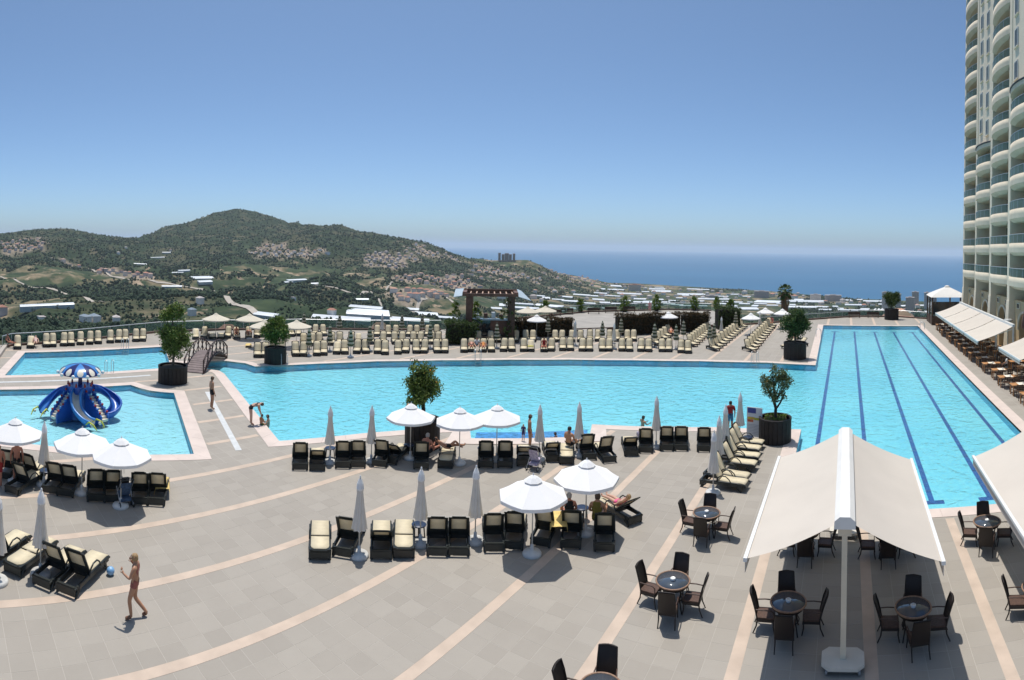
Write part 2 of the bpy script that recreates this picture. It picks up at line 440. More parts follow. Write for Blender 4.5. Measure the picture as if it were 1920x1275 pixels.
S, O0 = 3.174, -5.643            # stone bands: spacing and the x of one of them
def tile_ground_mat(name, tile, c1, c2, joint, jw, rough, ph=(0.0, 0.0), sx=None):
    """small square tiles: colour changes from tile to tile, pale joints; for surfaces too far off to build the tiles"""
    m = bpy.data.materials.new(name); m.use_nodes = True
    nt = m.node_tree; N = nt.nodes; L = nt.links; p = N['Principled BSDF']; p.inputs['Roughness'].default_value = rough
    tc = N.new('ShaderNodeNewGeometry'); mp = N.new('ShaderNodeMapping'); mp.inputs['Location'].default_value = (-ph[0] / (sx or tile), -ph[1] / tile, 0)
    mp.inputs['Scale'].default_value = (1 / (sx or tile), 1 / tile, 0)
    # the rows start afresh at every stone band
    s0 = N.new('ShaderNodeSeparateXYZ'); L.new(tc.outputs['Position'], s0.inputs[0])
    d0 = N.new('ShaderNodeMath'); d0.operation = 'SUBTRACT'; d0.inputs[1].default_value = O0 - 40 * S; L.new(s0.outputs[0], d0.inputs[0])
    m0 = N.new('ShaderNodeMath'); m0.operation = 'MODULO'; m0.inputs[1].default_value = S; L.new(d0.outputs[0], m0.inputs[0])
    k0 = N.new('ShaderNodeCombineXYZ'); L.new(m0.outputs[0], k0.inputs[0]); L.new(s0.outputs[1], k0.inputs[1]); L.new(k0.outputs[0], mp.inputs[0])
    fl = N.new('ShaderNodeVectorMath'); fl.operation = 'FLOOR'; L.new(mp.outputs[0], fl.inputs[0])
    wn_ = N.new('ShaderNodeTexWhiteNoise'); wn_.noise_dimensions = '2D'; L.new(fl.outputs[0], wn_.inputs['Vector'])
    no = N.new('ShaderNodeTexNoise'); no.inputs['Scale'].default_value = 0.45; no.inputs['Detail'].default_value = 9; no.inputs['Roughness'].default_value = 0.68; L.new(tc.outputs['Position'], no.inputs['Vector'])
    wsc = N.new('ShaderNodeMath'); wsc.operation = 'MULTIPLY_ADD'; wsc.inputs[1].default_value = 0.45; wsc.inputs[2].default_value = 0.28; L.new(wn_.outputs['Value'], wsc.inputs[0])
    av = N.new('ShaderNodeMath'); av.operation = 'ADD'; L.new(wsc.outputs[0], av.inputs[0]); L.new(no.outputs['Fac'], av.inputs[1])
    r = N.new('ShaderNodeValToRGB'); r.color_ramp.elements[0].position = 0.35; r.color_ramp.elements[1].position = 0.95
    hv = N.new('ShaderNodeMath'); hv.operation = 'MULTIPLY'; hv.inputs[1].default_value = 0.62; L.new(av.outputs[0], hv.inputs[0])
    r.color_ramp.elements[0].color = (*c1, 1); r.color_ramp.elements[1].color = (*c2, 1); L.new(hv.outputs[0], r.inputs[0])
    fr = N.new('ShaderNodeVectorMath'); fr.operation = 'FRACTION'; L.new(mp.outputs[0], fr.inputs[0])
    sp = N.new('ShaderNodeSeparateXYZ'); L.new(fr.outputs[0], sp.inputs[0])
    mn = N.new('ShaderNodeMath'); mn.operation = 'MINIMUM'; L.new(sp.outputs[0], mn.inputs[0]); L.new(sp.outputs[1], mn.inputs[1])
    lt = N.new('ShaderNodeMath'); lt.operation = 'LESS_THAN'; lt.inputs[1].default_value = jw; L.new(mn.outputs[0], lt.inputs[0])
    mx = N.new('ShaderNodeMix'); mx.data_type = 'RGBA'; L.new(lt.outputs[0], mx.inputs[0]); L.new(r.outputs[0], mx.inputs[6]); mx.inputs[7].default_value = (*joint, 1)
    L.new(mx.outputs[2], p.inputs['Base Color'])
    return m
TILE_C1, TILE_C2, GROUT = (0.282, 0.252, 0.213), (0.358, 0.323, 0.276), (0.405, 0.368, 0.318)
deck_mat = tile_ground_mat('deck_tiles', 0.585, TILE_C1, TILE_C2, GROUT, 0.024, 0.7, ph=(0.16 - 0.007, 13.45 - 0.007), sx=0.5708)

DECK = ccw([(-60, -8)] + [(-52.27, 6.73), (-52.72, 7.88), (-53.82, 12.67), (-56.25, 19.42), (-57.32, 23.41), (-56.31, 30.63), (-53.28, 38.61), (-47.98, 45.23), (-42.84, 51.36), (-41.8, 64.37), (-37.1, 77.32), (-27.59, 86.28), (-20.28, 87.89), (-13.48, 73.52), (-11.48, 76.38), (-5.63, 82.08), (-0.52, 86.32), (1.89, 87.68), (7.55, 87.74), (12.06, 84.93)] + [(17.5, 86), (17.5, -8)])
DECK[0:0] = []
mb = MB(); mb.sheet(DECK, -0.003, [MAIN_O, KID_O])
deck = struct('deck', mb.mesh('deck', deck_mat))
mb = MB(); nD = len(DECK)
mb.add([(x, y, -0.006) for x, y in DECK] + [(x, y, -9.0) for x, y in DECK], [(i, i + nD, (i + 1) % nD + nD, (i + 1) % nD) for i in range(nD)])
obj('retaining_wall', mb.mesh('retaining_wall', mat('retaining_concrete', (0.32, 0.29, 0.25), 0.9, 0.2, 0.4)), deck)

def off_pools(p, both=True): return not inside(p, MAIN_O) and not inside(p, KID_O)
# stone bands running down to the sea side
band_mat = mat('salmon_stone', (0.50, 0.395, 0.31), 0.7, 0.1, 1.6, detail=6)
for k in range(-14, 7):
    x = O0 + S * k
    ys = np.arange(-7.5, 87, 0.15); run = []
    ok = [inside((x, y), DECK) and off_pools((x - .16, y)) and off_pools((x + .16, y)) for y in ys]
    i = 0
    while i < len(ys):
        if ok[i]:
            j = i
            while j + 1 < len(ys) and ok[j + 1]: j += 1
            if j - i > 3: run.append((ys[i], ys[j]))
            i = j + 1
        else: i += 1
    mb = MB()
    for y0, y1 in run: mb.box(x - 0.16, x + 0.16, y0, y1, -0.02, 0.003)
    if mb.v: obj('stone_band', mb.mesh('stone_band', band_mat), deck)
# near paving: every tile built; the ones that show largest are objects of their own, the others one mesh
tile_m = mat('paving_stone', TILE_C1, 0.7, 0.1, 1.1, col2=TILE_C2, rnd=0.035, bump=0.15, bscale=30, detail=7)
TW, TL = 0.5708, 0.585
mb = MB(); g = 0.006
mb.box(-TW / 2 + g, TW / 2 - g, -TL / 2 + g, TL / 2 - g, -0.02, 0.0)
tile_me = mb.mesh('tile', deck_mat)
tiles = []
for k in range(-7, 4):
    for c in range(5):
        x = O0 + S * k + 0.16 + TW * (c + 0.5)
        for j in range(-30, 26):
            y = 13.45 + TL * (j + 0.5); r = math.hypot(x, y); a = math.atan2(x, y)
            if 11.6 < r < 25.5 and R(-86) < a < R(21) and all(off_pools((x + dx, y + dy)) for dx in (-.29, .29) for dy in (-.3, .3)): tiles.append((r, x, y))
tiles.sort()
for r, x, y in tiles[:300]: obj('tile', tile_me, deck, (x, y, random.uniform(-0.0012, 0.0008)))
mb = MB()
for r, x, y in tiles[300:]:
    n0 = len(mb.v); mb.box(-TW / 2 + g, TW / 2 - g, -TL / 2 + g, TL / 2 - g, -0.02, random.uniform(-0.0015, 0.0012)); mb.xf(Matrix.Translation((x, y, 0)), n0)
def isl_mat():
    m = bpy.data.materials.new('paving_stone_field'); m.use_nodes = True
    nt = m.node_tree; N = nt.nodes; L = nt.links; p = N['Principled BSDF']; p.inputs['Roughness'].default_value = 0.7
    ge = N.new('ShaderNodeNewGeometry'); tc = N.new('ShaderNodeTexCoord'); no = N.new('ShaderNodeTexNoise'); no.inputs['Scale'].default_value = 1.1; no.inputs['Detail'].default_value = 7
    L.new(tc.outputs['Object'], no.inputs['Vector'])
    r = N.new('ShaderNodeValToRGB'); r.color_ramp.elements[0].position = 0.32; r.color_ramp.elements[1].position = 0.68
    r.color_ramp.elements[0].color = (*TILE_C1, 1); r.color_ramp.elements[1].color = (*TILE_C2, 1); L.new(no.outputs['Fac'], r.inputs[0])
    mr = N.new('ShaderNodeMapRange'); mr.inputs['To Min'].default_value = 0.965; mr.inputs['To Max'].default_value = 1.035; L.new(ge.outputs['Random Per Island'], mr.inputs[0])
    sc_ = N.new('ShaderNodeVectorMath'); sc_.operation = 'SCALE'; L.new(r.outputs[0], sc_.inputs[0]); L.new(mr.outputs[0], sc_.inputs['Scale']); L.new(sc_.outputs[0], p.inputs['Base Color'])
    return m
o = obj('tile_field', mb.mesh('tile_field', deck_mat), deck); o['kind'] = 'stuff'
# the sheet below the built tiles shows only in their joints
mb = MB(); mb.box(0, 1, 0, 1, 0, 1)

# pale stone rims
rim_mat = mat('pale_rim_stone', (0.60, 0.50, 0.44), 0.65, 0.07, 1.3, detail=6)
def rim(inner, outer, name):
    mb = MB(); n = len(inner)
    for i in range(n):
        j = (i + 1) % n
        a, b, c, d = inner[i], inner[j], outer[j], outer[i]
        L1 = math.hypot(b[0] - a[0], b[1] - a[1]); k = max(1, round(L1 / 1.2))
        for q in range(k):
            t0, t1 = q / k + 0.0035 / L1, (q + 1) / k - 0.0035 / L1
            P4 = [(a[0] + (b[0] - a[0]) * t, a[1] + (b[1] - a[1]) * t) for t in (t0, t1)] + [(d[0] + (c[0] - d[0]) * t, d[1] + (c[1] - d[1]) * t) for t in (t1, t0)]
            if area(P4) > 0: P4.reverse()
            P4.reverse()
            mb.add([(x, y, 0.012) for x, y in P4] + [(x, y, -0.12) for x, y in P4], [(0, 1, 2, 3), (4, 5, 1, 0), (5, 6, 2, 1), (6, 7, 3, 2), (7, 4, 0, 3)])
    return struct(name, mb.mesh(name, rim_mat))
rim_main = rim(MAIN, MAIN_O, 'pool_rim')
rim_kid = rim(KID, KID_O, 'pool_rim')

def mosaic(name, c1, c2):
    m = mat(name, c1, 0.35, 0.1, 0.5, col2=c2, detail=7); return m
def pool_water():
    m = bpy.data.materials.new('pool_water'); m.use_nodes = True
    nt = m.node_tree; N = nt.nodes; L = nt.links; N.remove(N['Principled BSDF']); o = N['Material Output']
    tr = N.new('ShaderNodeBsdfTransparent'); tr.inputs[0].default_value = (0.90, 0.985, 1, 1)
    gl = N.new('ShaderNodeBsdfGlossy'); gl.inputs['Roughness'].default_value = 0.03; gl.inputs[0].default_value = (1, 1, 1, 1)
    fr = N.new('ShaderNodeFresnel'); fr.inputs['IOR'].default_value = 1.33
    tc = N.new('ShaderNodeTexCoord'); n = N.new('ShaderNodeTexNoise'); n.inputs['Scale'].default_value = 1.9; n.inputs['Detail'].default_value = 5; n.inputs['Distortion'].default_value = 0.8
    b = N.new('ShaderNodeBump'); b.inputs['Strength'].default_value = 0.5; b.inputs['Distance'].default_value = 0.22
    L.new(tc.outputs['Object'], n.inputs['Vector']); L.new(n.outputs['Fac'], b.inputs['Height']); L.new(b.outputs[0], gl.inputs['Normal']); L.new(b.outputs[0], fr.inputs['Normal'])
    mx = N.new('ShaderNodeMixShader'); L.new(fr.outputs[0], mx.inputs[0]); L.new(tr.outputs[0], mx.inputs[1]); L.new(gl.outputs[0], mx.inputs[2]); L.new(mx.outputs[0], o.inputs['Surface'])
    return m
PW = pool_water()
def caustic_floor(name, c1, c2):
    """mosaic floor; bright and dark mottling of rippled water painted into its colour"""
    m = bpy.data.materials.new(name); m.use_nodes = True
    nt = m.node_tree; N = nt.nodes; L = nt.links; p = N['Principled BSDF']; p.inputs['Roughness'].default_value = 0.5
    tc = N.new('ShaderNodeTexCoord')
    n1 = N.new('ShaderNodeTexNoise'); n1.inputs['Scale'].default_value = 3.6; n1.inputs['Detail'].default_value = 4; n1.inputs['Distortion'].default_value = 1.6
    n2 = N.new('ShaderNodeTexNoise'); n2.inputs['Scale'].default_value = 0.12; n2.inputs['Detail'].default_value = 3
    L.new(tc.outputs['Object'], n1.inputs['Vector']); L.new(tc.outputs['Object'], n2.inputs['Vector'])
    ad = N.new('ShaderNodeMath'); ad.operation = 'MULTIPLY_ADD'; ad.inputs[1].default_value = 0.5; L.new(n2.outputs['Fac'], ad.inputs[0]); 
    hf = N.new('ShaderNodeMath'); hf.operation = 'MULTIPLY'; hf.inputs[1].default_value = 0.5; L.new(n1.outputs['Fac'], hf.inputs[0]); L.new(hf.outputs[0], ad.inputs[2])
    r = N.new('ShaderNodeValToRGB'); r.color_ramp.elements[0].position = 0.36; r.color_ramp.elements[1].position = 0.64
    r.color_ramp.elements[0].color = (*c1, 1); r.color_ramp.elements[1].color = (*c2, 1); L.new(ad.outputs[0], r.inputs[0]); L.new(r.outputs[0], p.inputs['Base Color'])
    return m
def basin(poly, depth, floor_m, wall_m, name):
    mb = MB(); mb.sheet(poly, -depth); f = struct(name, mb.mesh(name, floor_m))
    mb = MB(); n = len(poly)
    mb.add([(x, y, 0) for x, y in poly] + [(x, y, -depth) for x, y in poly], [((i + 1) % n, i, i + n, (i + 1) % n + n) for i in range(n)])
    obj('pool_wall', mb.mesh('pool_wall', wall_m), f)
    return f
floor_main = caustic_floor('mosaic_painted_ripples', (0.155, 0.55, 0.69), (0.255, 0.685, 0.76))
floor_kid = caustic_floor('kid_mosaic_painted_ripples', (0.30, 0.63, 0.72), (0.36, 0.70, 0.77))
wall_m = mat('pool_wall_mosaic', (0.11, 0.46, 0.68), 0.4, 0.12, 3.0)
basin_main = basin(MAIN, 0.5, floor_main, wall_m, 'pool_floor')
basin_kid = basin(KID, 0.38, floor_kid, wall_m, 'pool_floor')
mb = MB(); mb.sheet(MAIN, WATER_Z); struct('pool_water', mb.mesh('pool_water', PW))
mb = MB(); mb.sheet(KID, WATER_Z); struct('pool_water', mb.mesh('pool_water', PW))
# lane markings on the pool floor
lane_m = mat('lane_tile_blue', (0.016, 0.075, 0.27), 0.5, 0.25, 5.0)
for x in (-1.42, 1.08, 3.62, 6.08, 8.5):
    mb = MB(); mb.box(x - 0.115, x + 0.115, 23.4, 74.5, -0.52, -0.494); mb.box(x - 0.5, x - 0.115, 23.4, 23.75, -0.52, -0.494); mb.box(x + 0.115, x + 0.5, 23.4, 23.75, -0.52, -0.494)
    mb.box(x - 0.5, x - 0.115, 74.15, 74.5, -0.52, -0.494); mb.box(x + 0.115, x + 0.5, 74.15, 74.5, -0.52, -0.494)
    obj('lane_line', mb.mesh('lane_line', lane_m), basin_main)
# shallow step bay in the near edge of the main pool: darker tiles
mb = MB(); mb.prism(ccw([(-18.3, 24.9), (-17.5, 23.6), (-12.9, 27.1), (-13.55, 28.6)]), -0.48, -0.22)
obj('pool_step', mb.mesh('pool_step', mat('deep_blue_mosaic', (0.06, 0.25, 0.58), 0.4, 0.35, 4.0)), basin_main)
# pale stone steps and the broad landing around that bay
mb = MB(); mb.prism(ccw([(-19.2, 24.2), (-18.0, 21.9), (-11.6, 26.8), (-12.6, 28.9), (-12.25, 27.15), (-17.6, 23.0)]), -0.05, 0.03)
struct('bay_landing', mb.mesh('bay_landing', mat('landing_stone', (0.60, 0.51, 0.45), 0.65, 0.07, 1.2)))
# white drain strip beside the paddling pool
for a, b in (((-33.3, 16.95), (-23.3, 13.55)), ((-38.9, 4.0), (-38.9, 15.2))):
    mb = MB(); mb.bar((*a, 0.001), (*b, 0.001), 0.3, 0.012); obj('drain_strip', mb.mesh('drain_strip', mat('drain_white', (0.55, 0.56, 0.55), 0.6, 0.1, 3.0)), deck)
# kerb along the left end of the deck
mb = MB(); mb.bar((-44.0, 4.35, 0.14), (-52.0, 6.4, 0.14), 0.35, 0.3); struct('kerb', mb.mesh('kerb', mat('kerb_stone', (0.42, 0.37, 0.32), 0.8, 0.1, 1.5)))

# ================================================================== hotel tower and restaurant side
XF, BAY, FL, Z1 = 15.6, 7.4, 3.1, 7.2
plaster = mat('hotel_plaster', (0.76, 0.665, 0.51), 0.85, 0.06, 0.5, detail=6)
plaster2 = mat('hotel_band_plaster', (0.66, 0.575, 0.44), 0.85, 0.07, 0.7, detail=6)
ochre = mat('hotel_ochre_plaster', (0.62, 0.46, 0.27), 0.85, 0.08, 0.6)
dark_glass = mat('dark_window_glass', (0.018, 0.025, 0.03), 0.08, 0.2, 0.6, spec=0.8)
rail_metal = mat('rail_metal', (0.55, 0.57, 0.58), 0.35, 0.05, 2.0, metal=0.7)
def glass_mat(name, tint, gloss=0.35, clear=0.6):
    m = bpy.data.materials.new(name); m.use_nodes = True
    nt = m.node_tree; N = nt.nodes; L = nt.links; p = N['Principled BSDF']; o = N['Material Output']
    p.inputs['Base Color'].default_value = (*tint, 1); p.inputs['Roughness'].default_value = 0.1
    t = N.new('ShaderNodeBsdfTransparent'); t.inputs[0].default_value = (*(min(1, c * 1.0 + 0.45) for c in tint), 1)
    mx = N.new('ShaderNodeMixShader'); mx.inputs[0].default_value = clear
    L.new(p.outputs[0], mx.inputs[1]); L.new(t.outputs[0], mx.inputs[2]); L.new(mx.outputs[0], o.inputs['Surface'])
    return m
green_glass = glass_mat('green_rail_glass', (0.20, 0.34, 0.32), clear=0.74)
hotel = thing('hotel_tower', 'tall cream hotel tower with curved glass-fronted balconies on the right', 'building', (0, 0, 0))
BY = [76.3, 69.0, 61.7, 54.4, 47.1, 39.8]        # bay boundaries along the front
NFL = 15
ZTOP = Z1 + NFL * FL
# body behind the balconies
mb = MB(); mb.box(XF + 1.7, XF + 14, 30.0, 76.0, -6, ZTOP)
obj('body_wall', mb.mesh('body_wall', ochre), hotel)
for i, y in enumerate(BY):
    mb = MB(); mb.box(XF - 0.05, XF + 1.9, y - 0.42, y + 0.42, 5.2, ZTOP)
    mb.prism([(XF - 0.35, y - 0.75), (XF + 1.9, y - 0.75), (XF + 1.9, y + 0.75), (XF - 0.35, y + 0.75)], -0.5, 0.6)
    mb.add([(XF - 0.3, y - 0.7, 0.6), (XF + 1.9, y - 0.7, 0.6), (XF + 1.9, y + 0.7, 0.6), (XF - 0.3, y + 0.7, 0.6),
            (XF - 0.08, y - 0.46, 5.2), (XF + 1.9, y - 0.46, 5.2), (XF + 1.9, y + 0.46, 5.2), (XF - 0.08, y + 0.46, 5.2)],
           [(0, 1, 5, 4), (1, 2, 6, 5), (2, 3, 7, 6), (3, 0, 4, 7), (4, 5, 6, 7)])
    obj('pilaster', mb.mesh('pilaster', plaster), hotel)
def bow(bulge, inset=0.0, n=12):
    """plan points of a bowed balcony front, y from 0 to BAY"""
    return [(-bulge * (math.sin(math.pi * i / n) ** 0.7) , 0.45 + inset + (BAY - 0.9 - 2 * inset) * i / n) for i in range(n + 1)]
B = 0.68
mb = MB(); pl = bow(B); mb.prism([(1.9, 0.45)] + pl + [(1.9, BAY - 0.45)], -0.42, -0.05)
up = bow(B); inn = bow(B - 0.16, 0.1)
k = len(up)
mb.add([(x, y, z) for x, y in up for z in (-0.06, 0.42)] + [(x, y, z) for x, y in inn for z in (-0.06, 0.42)],
       [f for i in range(k - 1) for f in ((2 * i, 2 * i + 2, 2 * i + 3, 2 * i + 1), (2 * k + 2 * i + 1, 2 * k + 2 * i + 3, 2 * k + 2 * i + 2, 2 * k + 2 * i), (2 * i + 1, 2 * i + 3, 2 * k + 2 * i + 3, 2 * k + 2 * i + 1))], True)
# soffit bowl under the slab
low = bow(B * 0.45, 0.9)
mb.add([(x, y, -0.42) for x, y in up] + [(x * 0.8 + 0.1, y, -0.72) for x, y in low], [(i, k + i, k + i + 1, i + 1) for i in range(k - 1)], True)
mb.add([(x * 0.8 + 0.1, y, -0.72) for x, y in low] + [(1.7, BAY - 0.5, -0.72), (1.7, 0.5, -0.72)], [tuple(range(k + 1, -1, -1))])
bal_me = mb.mesh('balcony', plaster2)
mb = MB(); gp = bow(B - 0.05, 0.05)
for i in range(0, k - 1, 2):
    a, b, c = gp[i], gp[i + 1], gp[i + 2]
    mb.add([(*a, 0.44), (*b, 0.44), (*c, 0.44), (*a, 1.2), (*b, 1.2), (*c, 1.2)], [(0, 1, 4, 3), (1, 2, 5, 4)], True)
bal_glass = mb.mesh('glass_panel', green_glass)
mb = MB(); mb.tube([(x, y, 1.22) for x, y in gp], 0.035, 5)
for i in range(0, k, 2): mb.cyl((*gp[i], 0.4), (*gp[i], 1.2), 0.02, n=5)
bal_rail = mb.mesh('hand_rail', rail_metal)
bal_frame = []
for y0 in (0.9, 2.2, 3.85, 5.15):
    mb = MB(); mb.box(1.5, 1.6, y0 - 0.03, y0 + 0.03, -0.05, 2.25); bal_frame.append(('door_stile', mb.mesh('door_stile', rail_metal)))
bal_door = []; bal_cur = []
curtain = mat('drawn_curtain', (0.50, 0.42, 0.30), 0.9, 0.2, 3)
for y0 in (0.9, 3.85):
    mb = MB(); mb.box(1.55, 1.66, y0, y0 + 2.65, -0.05, 2.25); bal_door.append(('sliding_door', mb.mesh('sliding_door', dark_glass))); bal_cur.append(('curtained_door' if y0 < 1 else 'sliding_door', mb.mesh('sliding_door', curtain if y0 < 1 else dark_glass)))
mb = MB(); mb.box(1.5, 1.62, 0, 0.55, 0, 1.3)
capm = mat('slate_cap', (0.05, 0.05, 0.055), 0.6, 0.1, 2)
stop = {1: 5, 3: 6}                             # bays that change from balconies to plain wall higher up
def win_mesh():
    w = MB(); w.box(-0.06, 0.0, -0.55, 0.55, 0.0, 1.75); return w
mb = MB(); mb.box(-0.05, 0.02, -0.42, 0.42, 0.08, 1.67); pane_me = mb.mesh('pane', dark_glass)
mb = MB()
for b_ in ((-0.5, -0.42, 0, 1.75), (0.42, 0.5, 0, 1.75), (-0.42, 0.42, 0, 0.08), (-0.42, 0.42, 1.67, 1.75), (-0.02, 0.02, 0.08, 1.67)): mb.box(-0.1, 0.01, b_[0], b_[1], b_[2], b_[3])
frame_me = mb.mesh('window', mat('window_frame_white', (0.6, 0.6, 0.58), 0.5, 0.05, 2))
mb = MB(); mb.box(-0.16, 0.02, -0.6, 0.6, -0.1, 0.0); sill_me = mb.mesh('sill', plaster)
for i in range(5):
    y0 = BY[i + 1]
    n = stop.get(i, NFL)
    for f in range(NFL):
        if f < n:
            o = obj('balcony', bal_me, hotel, (XF, y0, Z1 + FL * f))
            for nm, me in (('glass_panel', bal_glass), ('hand_rail', bal_rail), *(bal_cur if (f * 7 + i * 3) % 5 < 2 else bal_door), *bal_frame): obj(nm, me, o)
        else:
            for yy in ((2.2, 5.2) if i == 1 else (2.0, 5.4)):
                w = obj('window', frame_me, hotel, (XF - 0.0, y0 + yy, Z1 + FL * f + 0.5 + (0.75 if (i == 1 and yy > 3) else 0)))
                obj('pane', pane_me, w); obj('sill', sill_me, w)
    if n < NFL:
        mb = MB(); mb.box(XF + 0.02, XF + 1.9, y0 + 0.4, y0 + BAY - 0.42, Z1 + FL * n - 0.3, ZTOP); obj('plain_wall', mb.mesh('plain_wall', plaster), hotel)
        mb = MB(); mb.prism([(XF + 0.5, y0 + 0.45)] + [(XF + x * 1.08, y0 + y) for x, y in up] + [(XF + 0.5, y0 + BAY - 0.45)], Z1 + FL * n - 1.0, Z1 + FL * n - 0.55); obj('balcony_roof', mb.mesh('balcony_roof', plaster2), hotel)
        mb = MB(); mb.tube([(XF + x * 1.1, y0 + y, Z1 + FL * n - 0.5) for x, y in up], 0.1, 5); obj('roof_edge', mb.mesh('roof_edge', capm), hotel)
    # arcade at ground level
    mb = MB(); q = BAY; rad = 1.55
    hw = [(0.45, 0), (0.45, 5.3), (q - 0.45, 5.3), (q - 0.45, 0), (q / 2 + rad, 0), (q / 2 + rad, 2.6)] + [(q / 2 + rad * math.cos(t), 2.6 + rad * 1.05 * math.sin(t)) for t in np.linspace(0, math.pi, 13)[1:]] + [(q / 2 - rad, 0)]
    tr = tessellate_polygon([[Vector((a, b, 0)) for a, b in hw]])
    mb.add([(XF + 0.5, y0 + a, b) for a, b in hw], [tuple(t) for t in tr])
    nn = len(hw); mb.add([(XF + 0.5, y0 + a, b) for a, b in hw] + [(XF + 1.2, y0 + a, b) for a, b in hw], [(j, (j + 1) % nn, nn + (j + 1) % nn, nn + j) for j in range(nn)])
    obj('arcade_wall', mb.mesh('arcade_wall', ochre), hotel)
    mb = MB(); mb.tube([(XF + 0.42, y0 + q / 2 + (rad + .12) * math.cos(t), 2.6 + (rad + .12) * 1.05 * math.sin(t)) for t in np.linspace(0, math.pi, 13)], 0.13, 5); obj('arch_moulding', mb.mesh('arch_moulding', plaster), hotel)
    mb = MB(); mb.box(XF + 1.05, XF + 1.12, y0 + q / 2 - rad, y0 + q / 2 + rad, 0, 4.3); d = obj('arch_door', mb.mesh('arch_door', dark_glass), hotel)
    for t in (-1, 0, 1): mb = MB(); mb.box(XF + 0.98, XF + 1.06, y0 + q / 2 + t * 1.0 - 0.05, y0 + q / 2 + t * 1.0 + 0.05, 0, 4.0); obj('door_stile', mb.mesh('door_stile', rail_metal), d)
    for z in (2.3, 2.62): mb = MB(); mb.box(XF + 0.98, XF + 1.06, y0 + q / 2 - rad, y0 + q / 2 + rad, z, z + 0.07); obj('door_rail', mb.mesh('door_rail', rail_metal), d)
    for t in (-1.6, 1.6):
        mb = MB(); mb.box(XF + 0.36, XF + 0.52, y0 + q / 2 + t - 0.42, y0 + q / 2 + t + 0.42, 4.55, 5.1)
        w = obj('wall_vent', mb.mesh('wall_vent', plaster2), hotel)
        mb = MB(); mb.box(XF + 0.34, XF + 0.37, y0 + q / 2 + t - 0.3, y0 + q / 2 + t + 0.3, 4.63, 5.02); obj('grille', mb.mesh('grille', dark_glass), w)
# rooftop slab
mb = MB(); mb.box(XF - 0.3, XF + 14.2, 29.8, 76.5, ZTOP, ZTOP + 0.8); obj('roof', mb.mesh('roof', plaster), hotel)

# ---- row of cream awnings over the restaurant tables
awn_cloth = fabric('cream_awning_cloth', (0.635, 0.575, 0.505), tl=0.15, var=0.03, scale=0.8, rnd=0.02)
white_metal = mat('white_powder_metal', (0.72, 0.72, 0.70), 0.4, 0.04, 2)
wood = mat('honey_table_wood', (0.42, 0.20, 0.075), 0.5, 0.3, 3.0, detail=8)
dark_wood = mat('dark_wood', (0.07, 0.037, 0.022), 0.55, 0.35, 4.0, detail=8)
brown_wood = mat('rust_brown_wood', (0.125, 0.058, 0.034), 0.6, 0.3, 2.5, detail=8)
XA, XB, ZA, ZB = 11.05, 14.1, 2.35, 3.55
n = 10
mb = MB(); vs = []; W = 5.7
for i in range(n + 1):
    t = i / n; x = XB + (XA - XB) * t; z = ZB + (ZA - ZB) * t - 0.10 * math.sin(math.pi * t)
    vs += [(x - XB, -W / 2, z), (x - XB, W / 2, z)]
mb.add(vs, [(2 * i, 2 * i + 2, 2 * i + 3, 2 * i + 1) for i in range(n)], True)
aw_sheet = mb.mesh('cloth', awn_cloth)
mb = MB(); mb.box(XA - XB - 0.07, XA - XB + 0.03, -W / 2 - .05, W / 2 + .05, ZA - 0.10, ZA + 0.03); aw_bar = mb.mesh('front_bar', white_metal)
mb = MB(); kk = 16; mb.add([(XA - XB - 0.05, -W / 2 + W * i / kk, z) for i in range(kk + 1) for z in (ZA - 0.08, ZA - 0.30 - 0.03 * (i % 2))], [(2 * i, 2 * i + 2, 2 * i + 3, 2 * i + 1) for i in range(kk)]); aw_val = mb.mesh('valance', awn_cloth)
mb = MB(); mb.box(-0.08, 0.14, -W / 2 - 0.1, W / 2 + 0.1, ZB - 0.06, ZB + 0.16); aw_box = mb.mesh('roller_box', white_metal)
aw_arm = []
for s_ in (-1, 1): mb = MB(); mb.bar((0, s_ * (W / 2 - 0.3), ZB - 0.3), ((XA - XB) * 0.5, s_ * (W / 2 - 1.2), ZA + 0.22), 0.06, 0.06); mb.bar(((XA - XB) * 0.5, s_ * (W / 2 - 1.2), ZA + 0.22), (XA - XB, s_ * (W / 2 - 0.3), ZA - 0.05), 0.06, 0.06); aw_arm.append(('folding_arm', mb.mesh('folding_arm', white_metal)))
aw_post = []
for y in (-W / 2 + 0.1, W / 2 - 0.1): mb = MB(); mb.cyl((0.05, y, 0), (0.05, y, ZB), 0.06, n=8); aw_post.append(('post', mb.mesh('post', white_metal)))
AW_Y = [68.2, 62.3, 56.4, 50.5]
for i, y in enumerate(AW_Y):
    thing('restaurant_awning', 'cream restaurant awning beside the lap pool, %s from the tent pavilion' % ORD[i], 'awning', (XB, y, 0), 0, 'cream awnings along the restaurant',
          [('cloth', aw_sheet), ('front_bar', aw_bar), ('valance', aw_val), ('roller_box', aw_box), *aw_arm, *aw_post])
